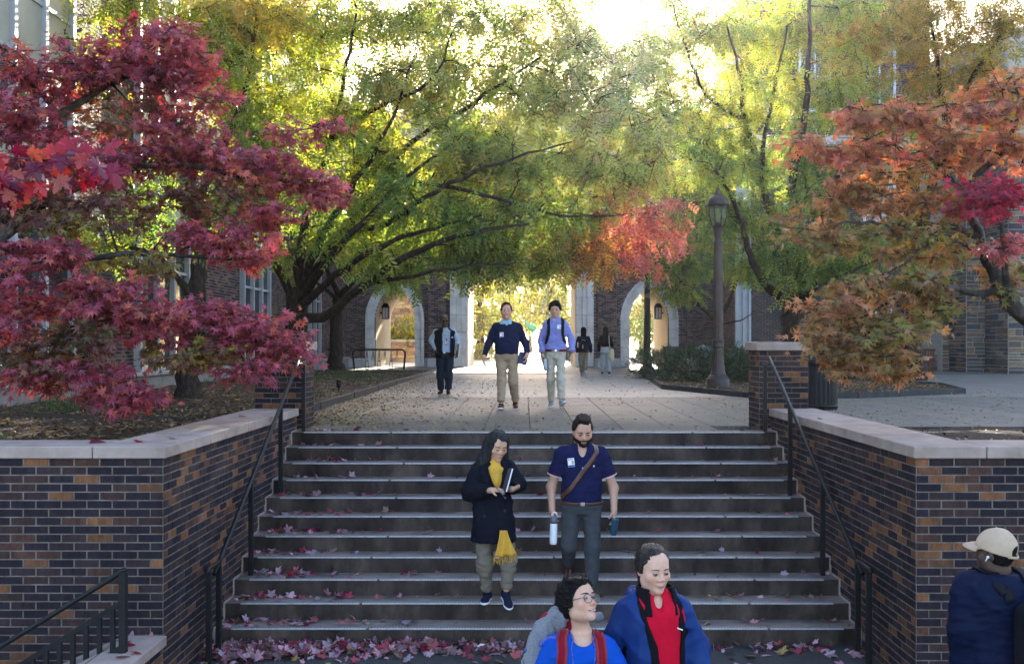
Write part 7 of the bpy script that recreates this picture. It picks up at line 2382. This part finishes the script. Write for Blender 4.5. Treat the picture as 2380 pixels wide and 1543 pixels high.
# ---------------------------------------------------------------- woman in the blue rain jacket
def jacket_woman():
    p = Person('woman in blue rain jacket and red top at the foot of the stairs', 6.15, 1518, LOWZ, 1.72, (.64, .37, .26), .0085)
    q, H = p.q, 1.72
    p.head(q(1519, 1322, -.03), 20, 6, 0, 1.14, 1.04, .7, fem=1)
    rows = torso_rows(H, .168, .118, hip=.17, waist=.155)
    nk = q(1515, 1392, .02)
    AL = [np.array((-.160, 0, 1.31)), np.array((-.275, .03, 1.07)), np.array((-.28, -.08, .86))]
    AR_ = [np.array((.155, 0, 1.335)), np.array((.275, .03, 1.09)), np.array((.31, -.08, .87))]
    LL = [np.array((-.09, 0, .86)), np.array((-.10, -.08, .49)), np.array((-.10, .0, .09))]
    LR = [np.array((.09, 0, .86)), np.array((.10, .0, .49)), np.array((.10, .18, .11))]
    p.body([AL, AR_], [LL, LR], rows, nk, .052, (.045, .04, .028), (.46, .16, .16), None, .0068,
           hands=[(AL[2], (0, -.2, -1), (1, .2, 0), dict(curl=.4, side=1, sc=.95)), (AR_[2], (0, -.2, -1), (-1, .2, 0), dict(curl=.4, side=-1, sc=.95))])
    p.set_cap(.002)
    ho = p.shell('hair', 'hair_sleek', .006, hairline(.076, .034, -.014, -.085, -.022), extra=lambda X, L: S().ell((0, .03, .034), (.077, .086, .085)).ell((0, .11, -.06), (.035, .03, .09), k=.03)(L), noise=(.0018, 150), seed=53, h=.0055, st=(.5, 1, 1), lo=(-.13, -.14, -.18), hi=(.13, .2, .16))
    p.strands(300, 'hair_sleek', ho, tuple(p.hR @ np.array([0, 1, -.25])), .013, 8, .0010, .12, fly=.004, seed=4)
    p.eyes(1.1, (.5, .1), (.03, .018, .014), .0026)
    p.mouth(.8, False, .022)
    arms = [[a[0], a[1], lerp(a[1], a[2], .97)] for a in (AL, AR_)]
    def open_coat(infl, gap, top, z0, sl, seed, wr, yaw=.0):
        f = S().loft([(a, b, c, d + infl * 1.25, e + infl) for a, b, c, d, e in rows])
        for a, r_ in zip(arms, sl):
            f.chain(a, r_, k=.035, cut=True)
        f.plane((0, 0, z0), (0, 0, -1), .01)
        f.put(boxf((.09, -.22, .80), (gap, .17, .42), .0), .02, 's')
        f.cap(nk + np.array([.02, -.10, .06]), (.085, -.17, 1.14), .10 + gap * .2, gap, .02, 's')
        f.wrinkle(wr, 24, seed).wrinkle(wr * 1.2, 26, seed + 3, (1, 1, .7), True)
        return f
    f2 = open_coat(.042, .115, 0, .70, [(.084, .076, .058)] * 2, 5, .006)
    p.garment('rain_jacket', 'rain_blue', f2, pts_of(rows[1:], arms), .14, .0095)
    f1 = open_coat(.030, .060, 0, .76, [(.055, .05, .04)] * 2, 7, .003)
    p.garment('inner_jacket', 'fleece', f1, pts_of(rows[2:], [[a[0]] for a in (AL, AR_)]), .12, .010)
    f0 = shirt_field(rows, [[a[0], lerp(a[0], a[1], .3)] for a in (AL, AR_)], [(.07, .065)] * 2, .014, .80, wr=.0015, seed=9)
    f0.cap(nk + np.array([.022, -.10, .02]), (.040, -.16, 1.325), .030, .006, .005, 's')
    f0.cap(nk + np.array([.005, -.03, .075]), nk + np.array([.012, -.06, .02]), .075, .055, .006, 's')
    p.garment('red_top', 'red_top', f0, pts_of(rows[2:], []), .08, .008)
    collar(p, nk + np.array([.02, -.01, .02]), .112, .100, .065, 'fleece', 'fleece_collar', gap=.070, th=.012, drop=.085, flare=.040, h=.008, yaw=.25)
    hd = S().ell((0, .115, 1.40), (.14, .05, .06)).ell((-.12, .04, 1.415), (.032, .08, .034), k=.05).ell((.12, .04, 1.415), (.032, .08, .034), k=.05)
    hd.wrinkle(.008, 45, 5)
    p.garment('hood', 'rain_blue', hd, [(-.19, -.06, 1.35), (.19, .18, 1.49)], .04, .009)
    plate(f1, (.155, -.14, 1.245), .034, .008, .001, 'jacket_lettering', 'white_paint', p.t, .004, .35)
    trousers(p, .90, rows, [LL, LR], (.10, .075, .062), 'dark_trousers', fr=40, seed=57, h=.014)
    p.shoe(LL[2], (0, -1), 'shoe_black', 'rubber')
    p.shoe(LR[2], (0, -1), 'shoe_black', 'rubber', pitch=.3)
jacket_woman()

# ---------------------------------------------------------------- man in the cap, at the right edge
def cap_man():
    p = Person('man in tan cap and navy jacket seen from behind beside the right brick wall', 6.4, 2316, LOWZ, 1.78, (.075, .042, .032), .0085, 1)
    q, H = p.q, 1.78
    p.head(q(2311, 1284, 0), -134, 2, 0, 1.13)
    rows = torso_rows(H, .19, .135, hip=.185, waist=.18, fr=1)
    nk = q(2322, 1340, .02)
    AL = [np.array((-.18, .03, 1.40)), np.array((-.205, -.01, 1.13)), np.array((-.21, .05, .90))]
    AR_ = [np.array((.20, -.02, 1.42)), np.array((.29, .02, 1.15)), np.array((.26, .14, .95))]
    LL = [np.array((-.09, 0, .88)), np.array((-.12, .10, .50)), np.array((-.14, .12, .10))]
    LR = [np.array((.09, 0, .88)), np.array((.08, -.02, .50)), np.array((.10, -.18, .13))]
    p.body([AL, AR_], [LL, LR], rows, nk, .064, (.05, .045, .03), (.10, .05, .045), None, .0075,
           hands=[(AL[2], (-.1, .1, -1), (1, 0, 0), dict(curl=.4, side=-1))])
    p.set_cap(.004)
    arch = lambda L: np.sqrt((L[:, 0] / 1.0) ** 2 + ((L[:, 2] - .012) * 1.25) ** 2) - .043
    keep = lambda L: np.minimum(L[:, 2] - np.interp(L[:, 1], [-.1, 0, .1], [.040, .018, -.012]), np.where(L[:, 1] > .03, arch(L), .1))
    cap = p.shell('cap', 'tan_cap', .011, keep, noise=(.0025, 50), seed=63, h=.006)
    # brim, strap and button
    n = 13
    V = []
    for t in np.linspace(-1.15, 1.15, n):
        for rr_, dz in ((.088, .0), (.12, .004), (.158 - .018 * t * t, -.006)):
            V.append(p.hp((rr_ * .90 * math.sin(t), -.004 - rr_ * math.cos(t) * 1.02, .040 + dz - .016 * t * t * (rr_ / .15))))
    k = len(V)
    U = np.array(V) + (p.hR @ np.array([0, 0, .005]))
    F = [(i * 3 + j, i * 3 + j + 1, i * 3 + j + 4, i * 3 + j + 3) for i in range(n - 1) for j in range(2)]
    e = [(i * 3 + 2, i * 3 + 5) for i in range(n - 1)] + [(2, 1), (1, 0), ((n - 1) * 3, (n - 1) * 3 + 1), ((n - 1) * 3 + 1, (n - 1) * 3 + 2)]
    mk('brim', list(V) + list(U), F + [tuple(x + k for x in reversed(f_)) for f_ in F] + [(b, a, a + k, b + k) for a, b in e], 'tan_cap', cap, None, True)
    pts = [p.hp((.094 * math.sin(t) * .82, .014 + .096 * math.cos(t) * 1.10, -.016 + .010 * abs(t))) for t in np.linspace(-.75, .75, 9)]
    MB().tube(pts, .0085, 7).build('back_strap', 'tan_cap', cap, True)
    MB().sphere(p.hp((-.058, .088, -.010)), .010, 8, 6).build('strap_buckle', 'badge_blue', cap, True)
    MB().sphere(p.hp((0, .016, .136)), .008, 8, 6).build('cap_button', 'tan_cap', cap, True)
    p.shell('hair', 'hair_black', .003, lambda L: np.minimum(np.minimum(.07 - L[:, 2], L[:, 2] + .07), L[:, 1] - .01), noise=(.001, 160), seed=65, h=.008)
    MB().sphere(p.hp((.086, -.004, -.012)), .0095, 8, 6).build('earbud', 'white_paint', p.t, True)
    MB().tube([p.hp((.087, -.006, -.014)), p.hp((.086, -.018, -.036))], .004, 6).build('earbud_stem', 'white_paint', p.t, True)
    arms = [[a[0], a[1], lerp(a[1], a[2], .96)] for a in (AL, AR_)]
    f = shirt_field(rows, arms, [(.100, .098, .072)] * 2, .055, .74, wr=.006, seed=65, fr=22)
    f.wrinkle(.004, 55, 3, (.6, .6, 1.6))
    p.garment('jacket', 'navy_jacket', f, pts_of(rows[1:], arms), .16, .0095)
    collar(p, nk + np.array([-.01, .02, -.04]), .112, .098, .085, 'navy_jacket', gap=.03, th=.012, drop=.05, flare=.02, h=.008, yaw=-2.3)
    trousers(p, .92, rows, [LL, LR], (.11, .085, .07), 'dark_trousers', fr=36, seed=67, h=.014)
    p.shoe(LL[2], (-.8, .6), 'shoe_black', 'rubber')
    p.shoe(LR[2], (-.8, .6), 'shoe_black', 'rubber', pitch=.4)
    ribbon(f, [(-.09, .14, 1.45), (-.09, .03, 1.52), (-.06, -.09, 1.46), (-.0, -.16, 1.36)], .062, .010, 'backpack_strap', 'pack_black', p.t, .004, nw=4)
    ribbon(f, [(.13, .12, 1.47), (.13, .02, 1.53), (.12, -.09, 1.47), (.11, -.16, 1.38)], .062, .010, 'backpack_strap', 'pack_black', p.t, .004, nw=4)
    w = np.array([p.x0, p.y0, p.z0])
    t = thing('backpack', 'dark backpack on the capped man\'s back, cut by the right edge', 'backpack', tuple(w))
    b = S().put(boxf((.14, -.27, 1.13), (.155, .085, .26), .30, .07)).put(boxf((.17, -.355, 1.07), (.12, .04, .15), .30, .04), .02)
    b.wrinkle(.005, 26, 2).wrinkle(.002, 70, 4)
    V, F = sdf_mesh(b, (-.10, -.50, .80), (.42, -.10, 1.46), .010)
    mk('pack_body', V, F, 'pack_black', t, None, True)
    MB().tube(smooth_path([(.09, -.34, 1.335), (.15, -.36, 1.35), (.22, -.34, 1.33)], 5), .004, 6).build('zip_cord', 'gold', t, True)
    MB().tube(smooth_path([(.08, -.25, 1.37), (.13, -.24, 1.42), (.19, -.22, 1.37)], 5), .009, 7).build('grab_loop', 'pack_black', t, True)
cap_man()
# ================================================================== street furniture
def lamp_post(label, loc, mat, H=4.95):
    t = thing('lamp_post', label, 'lamp post', loc, 0, 'fluted lamp posts')
    MB().lathe([(.31, 0), (.31, .035), (.285, .05), (.285, .20), (.27, .235), (.235, .25), (.235, .28), (.20, .31)], 28).build('base', mat, t, True)
    MB().lathe([(.20, .31), (.168, .40), (.150, .55, .05), (.132, .75, .05), (.125, .97, .05), (.14, .985)], 32, flute=True).build('pedestal', mat, t)
    MB().lathe([(.140, .985), (.145, 1.0), (.138, 1.02), (.138, 1.14), (.147, 1.16), (.140, 1.18)], 28).build('ornament_band', mat, t, True)
    MB().lathe([(.128, 1.18, .06), (.104, 3.52, .06)], 40, flute=True).build('shaft', mat, t)
    MB().lathe([(.115, 3.52), (.12, 3.54), (.09, 3.57), (.085, 3.64), (.095, 3.66)], 24).build('neck_ring', mat, t, True)
    MB().lathe([(.095, 3.66, .07), (.125, 3.88, .07), (.155, 3.93)], 32, flute=True).build('lantern_cup', mat, t)
    MB().lathe([(.06, 3.93), (.085, 4.0), (.03, 4.03)], 16).build('lamp_socket', mat, t, True)
    for k in range(8):
        a = 2 * PI * k / 8 + .2
        c, s = math.cos(a), math.sin(a)
        MB().tube([(.15 * c, .15 * s, 3.92), (.215 * c, .215 * s, 4.15), (.245 * c, .245 * s, 4.42)], .016, 6).build('lantern_rib', mat, t, True)
    MB().lathe([(.145, 3.94), (.205, 4.15), (.232, 4.42)], 24).build('lantern_glass', 'lantern_pane', t, True)
    MB().lathe([(.24, 4.40), (.275, 4.42), (.28, 4.46), (.255, 4.56), (.19, 4.63), (.115, 4.67), (.10, 4.70), (.095, 4.74), (.05, 4.79), (.045, 4.83), (.02, 4.85), (.012, 4.95)], 28).build('lantern_hood', mat, t, True)
    return t
m_, nt_, b_ = new_mat('lantern_pane')
b_.inputs['Base Color'].default_value = (.8, .8, .8, 1)
b_.inputs['Roughness'].default_value = .1
b_.inputs['Alpha'].default_value = .05
lamp_post('tall brown fluted lamp post with glass lantern in the island bed', (4.72, 24.9, .07), 'bronze')
lamp_post('black fluted lamp post half hidden by leaves beside the right arch', (4.62, 38.4, .0), 'black_metal')

noise_mat('slat_metal', (.016, .016, .019), (.030, .029, .034), 6, .5, .05, spec=.25)
def slat_bin(label, loc, r=.27, H=.98, n=24, flare=False):
    t = thing('litter_bin', label, 'litter bin', loc, 0, 'black slatted litter bins')
    MB().lathe([(r * .80, .06), (r * .86, .12), (r * .86, H * .86), (r * .80, H * .88)], 24).build('liner', 'rubber', t, True)
    me = None
    for k in range(n):
        a = 2 * PI * k / n
        if me is None:
            mb = MB()
            top = [(r * .97, H * .80), (r * 1.01, H * .88), (r * 1.13, H * .97)] if flare else [(r, H * .85), (r * 1.02, H * .93), (r * 1.10, H)]
            prof = [(r * .93, .05), (r * .98, .10), (r, H * .5)] + top
            V = []
            for (x, z) in prof:
                V += [(x, -.013, z), (x, .013, z), (x - .008, .013, z), (x - .008, -.013, z)]
            F = []
            for i in range(len(prof) - 1):
                for e in range(4):
                    F.append((i * 4 + e, i * 4 + (e + 1) % 4, i * 4 + 4 + (e + 1) % 4, i * 4 + 4 + e))
            F += [(3, 2, 1, 0), tuple(len(V) - 4 + e for e in range(4))]
            me = MB().add(V, F).build('slat', 'slat_metal', link=False)
        put('slat', me, t, (0, 0, 0), a)
    for z, rr_ in ((.10, .965), (H * .80, .985)):
        MB().lathe([(r * rr_ - .012, z), (r * rr_ + .014, z), (r * rr_ + .014, z + (.09 if z > .5 else .04)), (r * rr_ - .012, z + (.09 if z > .5 else .04))], 28).build('hoop', 'black_metal', t, True)
    a = np.linspace(0, 2 * PI, 33)
    MB().tube([(r * 1.11 * math.cos(q), r * 1.11 * math.sin(q), H * .985) for q in a], .014, 6, False).build('top_ring', 'black_metal', t, True)
    MB().lathe([(.12, 0), (.13, .02), (.05, .05)], 16).build('foot', 'black_metal', t, True)
    return t
slat_bin('black slatted litter bin behind the right pillar', (4.93, 17.0, 0))
slat_bin('black fluted litter bin by the brick wall beside the right arch', ((1561 - CX) / FPX * 46, 46, 0), .36, 1.02, 36, True)
slat_bin('black litter bin standing in the sun beyond the passage', (2.95, 66, 0), .33, 1.05, 24)

def bike_rack(label, loc, w, hangers):
    t = thing('bicycle_rack', label, 'bicycle rack', loc, 0, 'bicycle racks')
    p = smooth_path([(-w / 2, 0, 0), (-w / 2 - .03, 0, .35), (-w / 2 - .06, 0, .72), (-w / 2 + .06, 0, .86), (-w / 2 + .3, 0, .87), (0, 0, .87), (w / 2 - .3, 0, .87), (w / 2 - .06, 0, .86), (w / 2 + .06, 0, .72), (w / 2 + .03, 0, .35), (w / 2, 0, 0)], 5)
    MB().tube(p, .045, 10).build('hoop_frame', 'black_metal', t, True)
    for i in range(hangers):
        x = -w / 2 + .3 + i * (w - .6) / (hangers - 1)
        d = .42 if i % 2 == 0 else .48
        MB().tube([(x, -.01, .83), (x - .05, -.03, .83 - d), (x + .05, -.03, .83 - d), (x, -.01, .83)], .014, 6, False).build('hanger', 'black_metal', t, True)
        if i % 2:
            MB().tube(smooth_path([(x - .055, -.03, .03), (x - .055, -.03, .30), (x, -.03, .38), (x + .055, -.03, .30), (x + .055, -.03, .03)], 3), .013, 6).build('wheel_loop', 'black_metal', t, True)
            MB().box(x - .075, x + .075, -.06, 0, .0, .03).build('loop_foot', 'black_metal', t)
    return t
bike_rack('black tube bicycle rack in front of the left arch', ((881 - CX) / FPX * 45.5, 45.5, 0), 2.2, 7)
bike_rack('black bicycle rack half hidden behind the left pillar and tree', ((735 - CX) / FPX * 45.5, 45.5, 0), 1.9, 6)
# bicycle with a yellow box parked at the second rack
bk = thing('bicycle', 'bicycle with a yellow box parked behind the left pillar', 'bicycle', ((733 - CX) / FPX * 44.6, 44.6, 0), R(70))
for x in (-.52, .52):
    a = np.linspace(0, 2 * PI, 29)
    o = MB().tube([(x + .33 * math.cos(q), 0, .35 + .33 * math.sin(q)) for q in a], .02, 6, False).build('wheel', 'rubber', bk, True)
    mb = MB()
    for q in np.arange(10) * PI / 5:
        mb.tube([(x, 0, .35), (x + .32 * math.cos(q), 0, .35 + .32 * math.sin(q))], .003, 3)
    mb.build('spokes', 'steel', o)
mb = MB()
for a, b in (((-.52, 0, .35), (-.1, 0, .33)), ((-.1, 0, .33), (-.22, 0, .85)), ((-.52, 0, .35), (-.2, 0, .78)), ((-.1, 0, .33), (.36, 0, .78)), ((-.2, 0, .78), (.34, 0, .84)), ((.52, 0, .35), (.33, 0, .95))):
    mb.tube([a, b], .018, 6)
mb.build('frame', 'black_metal', bk, True)
MB().tube(smooth_path([(.30, -.28, .98), (.36, -.15, 1.0), (.34, 0, .97), (.36, .15, 1.0), (.30, .28, .98)], 4), .014, 6).build('handlebar', 'black_metal', bk, True)
MB().box(-.34, -.12, -.07, .07, .86, .92, .02).build('saddle', 'black_metal', bk)
MB().box(-.75, -.32, -.2, .2, .80, 1.12, .04).build('cargo_box', 'yellow_plastic', bk)
MB().box(-.77, -.30, -.22, .22, 1.12, 1.17, .02).build('box_lid', 'yellow_plastic', bk)

def bench(label, loc, rotz, w=1.5):
    t = thing('wooden_bench', label, 'bench', loc, rotz, 'teak benches')
    for x in (-w / 2, w / 2):
        for y, h in ((-.25, .62), (.25, .92)):
            MB().box(x - .035, x + .035, y - .035, y + .035, 0, h, .005).build('leg', 'wood', t)
        MB().box(x - .04, x + .04, -.33, .22, .62, .665, .008).build('armrest', 'wood', t)
        MB().box(x - .025, x + .025, -.215, .215, .10, .16).build('side_rail', 'wood', t)
    for i in range(5):
        MB().box(-w / 2 + .04, w / 2 - .04, -.26 + i * .098, -.26 + i * .098 + .08, .40, .43, .004).build('seat_slat', 'wood', t)
    MB().box(-w / 2 + .037, w / 2 - .037, -.27, -.24, .31, .39).build('apron', 'wood', t)
    MB().box(-w / 2 + .037, w / 2 - .037, .235, .275, .85, .92, .005).build('back_rail', 'wood', t)
    MB().box(-w / 2 + .037, w / 2 - .037, .24, .27, .47, .52, .005).build('back_rail', 'wood', t)
    n = max(4, int(w / .13))
    for i in range(n):
        x = -w / 2 + .09 + i * (w - .18) / (n - 1)
        MB().box(x - .02, x + .02, .246, .264, .52, .85).build('back_slat', 'wood', t)
    return t
bench('red-brown wooden armchair bench against the stone building', ((2158 - CX) / FPX * 42.6, 42.8, 0), R(-62), .72)
bench('red-brown wooden bench behind the drooping maple twigs', ((2080 - CX) / FPX * 43, 43.2, 0), 0, 1.5)
bench('red-brown wooden bench by the brick wall behind the yews', ((1700 - CX) / FPX * 43, 43.4, 0), 0, 1.5)
pl = mk('seat_plaque', [(-.2, -.285, .45), (.1, -.285, .45), (.1, -.285, .62), (-.2, -.285, .62), (-.2, -.275, .45), (.1, -.275, .45), (.1, -.275, .62), (-.2, -.275, .62)], [(0, 1, 2, 3), (7, 6, 5, 4), (0, 4, 5, 1), (3, 2, 6, 7), (0, 3, 7, 4), (1, 5, 6, 2)], 'grey_frame')
pl.location = ((2150 - CX) / FPX * 42.4, 42.5, 0)
tag(pl, 'grey board leaning on the wooden armchair bench', 'board')
# white garden chair
ch = thing('garden_chair', 'white slatted garden chair behind the lamp post', 'chair', ((1650 - CX) / FPX * 44, 44.0, 0), R(25))
for i in range(6):
    x = -.26 + i * .104
    h = 1.0 - .12 * abs(i - 2.5) / 2.5
    V = [(x - .046, .18, .30), (x + .046, .18, .30), (x + .046, .20, .30), (x - .046, .20, .30), (x - .046, .18 + .30, .30 + h - .2), (x + .046, .48, .30 + h - .2), (x + .046, .50, .30 + h - .2), (x - .046, .50, .30 + h - .2)]
    MB().add(V, [(0, 1, 2, 3), (7, 6, 5, 4), (0, 4, 5, 1), (2, 6, 7, 3), (0, 3, 7, 4), (1, 5, 6, 2)]).build('back_slat', 'white_wood', ch)
for i in range(5):
    MB().box(-.3, .3, -.35 + i * .11, -.35 + i * .11 + .09, .36 - i * .02, .385 - i * .02).build('seat_slat', 'white_wood', ch)
for x in (-.36, .36):
    MB().box(x - .07, x + .07, -.42, .35, .58, .605).build('armrest', 'white_wood', ch)
    MB().box(x - .03, x + .03, -.36, -.27, 0, .58).build('leg', 'white_wood', ch)
    MB().box(x - .03, x + .03, .25, .34, 0, .58).build('leg', 'white_wood', ch)
# green umbrella lying tilted beyond the passage, bollard path light, little white paper
um = thing('patio_umbrella', 'tilted green patio umbrella beyond the passage', 'umbrella', (-.05, 70, 0))
V = [(0, 0, 0)]
ax = Vector((.70, 0, -.55)).normalized()
tip = Vector((-.10, 0, 2.75))
n1 = Vector((0, 1, 0)); n2 = ax.cross(n1)
V = [tuple(tip)] + [tuple(tip + ax * 1.15 + (n1 * math.cos(t) * .35 + n2 * math.sin(t) * .30)) for t in np.arange(8) * PI / 4]
MB().add(V, [(0, 1 + i, 1 + (i + 1) % 8) for i in range(8)]).build('canopy', 'green_tarp', um)
MB().tube([(-.2, 0, 2.83), tuple(tip + ax * 1.9)], .03, 8).build('pole', 'steel', um, True)
MB().tube([(1.35, .1, 0), (1.35, .1, 2.0)], .05, 8).build('stand', 'steel', um, True)
b1 = thing('garden_light', 'small black garden light in the left bed', 'light', (-4.2, 23.2, .10))
MB().lathe([(.02, -.1), (.02, .05), (.05, .06), (.055, .17), (.045, .20), (.01, .21)], 14).build('body', 'black_metal', b1, True)
MB().lathe([(.06, .198), (.06, .215), (.02, .235)], 14).build('cap', 'black_metal', b1, True)
pp_ = mk('paper_scrap', [(0, 0, 0), (.10, .01, .01), (.13, .05, .02), (.02, .05, .0), (.05, .02, .03)], [(0, 1, 4), (1, 2, 4), (2, 3, 4), (3, 0, 4)], 'paper')
pp_.location = (-.47, 9.82, LOWZ + .02)
tag(pp_, 'crumpled white paper scrap among the leaves at the stair foot', 'paper')
# ================================================================== added lens glare
hz = MB().box(-210, 210, -70, 310, -2.9, 18.2).build('glare_veil', None)  # scattering box added to imitate the veil of lens glare
hz['kind'] = 'stuff'
hz['label'] = 'thin scattering volume added to imitate sun glare in the lens'
hm = bpy.data.materials.new('glare_scatter')
hm.use_nodes = True
hn = hm.node_tree
hn.nodes.remove(hn.nodes['Principled BSDF'])
pv = hn.nodes.new('ShaderNodeVolumePrincipled')
pv.inputs['Color'].default_value = (.95, .95, 1.0, 1)
pv.inputs['Density'].default_value = .00038
pv.inputs['Anisotropy'].default_value = .78
hn.links.new(pv.outputs[0], hn.nodes['Material Output'].inputs['Volume'])
hz.data.materials.append(hm)
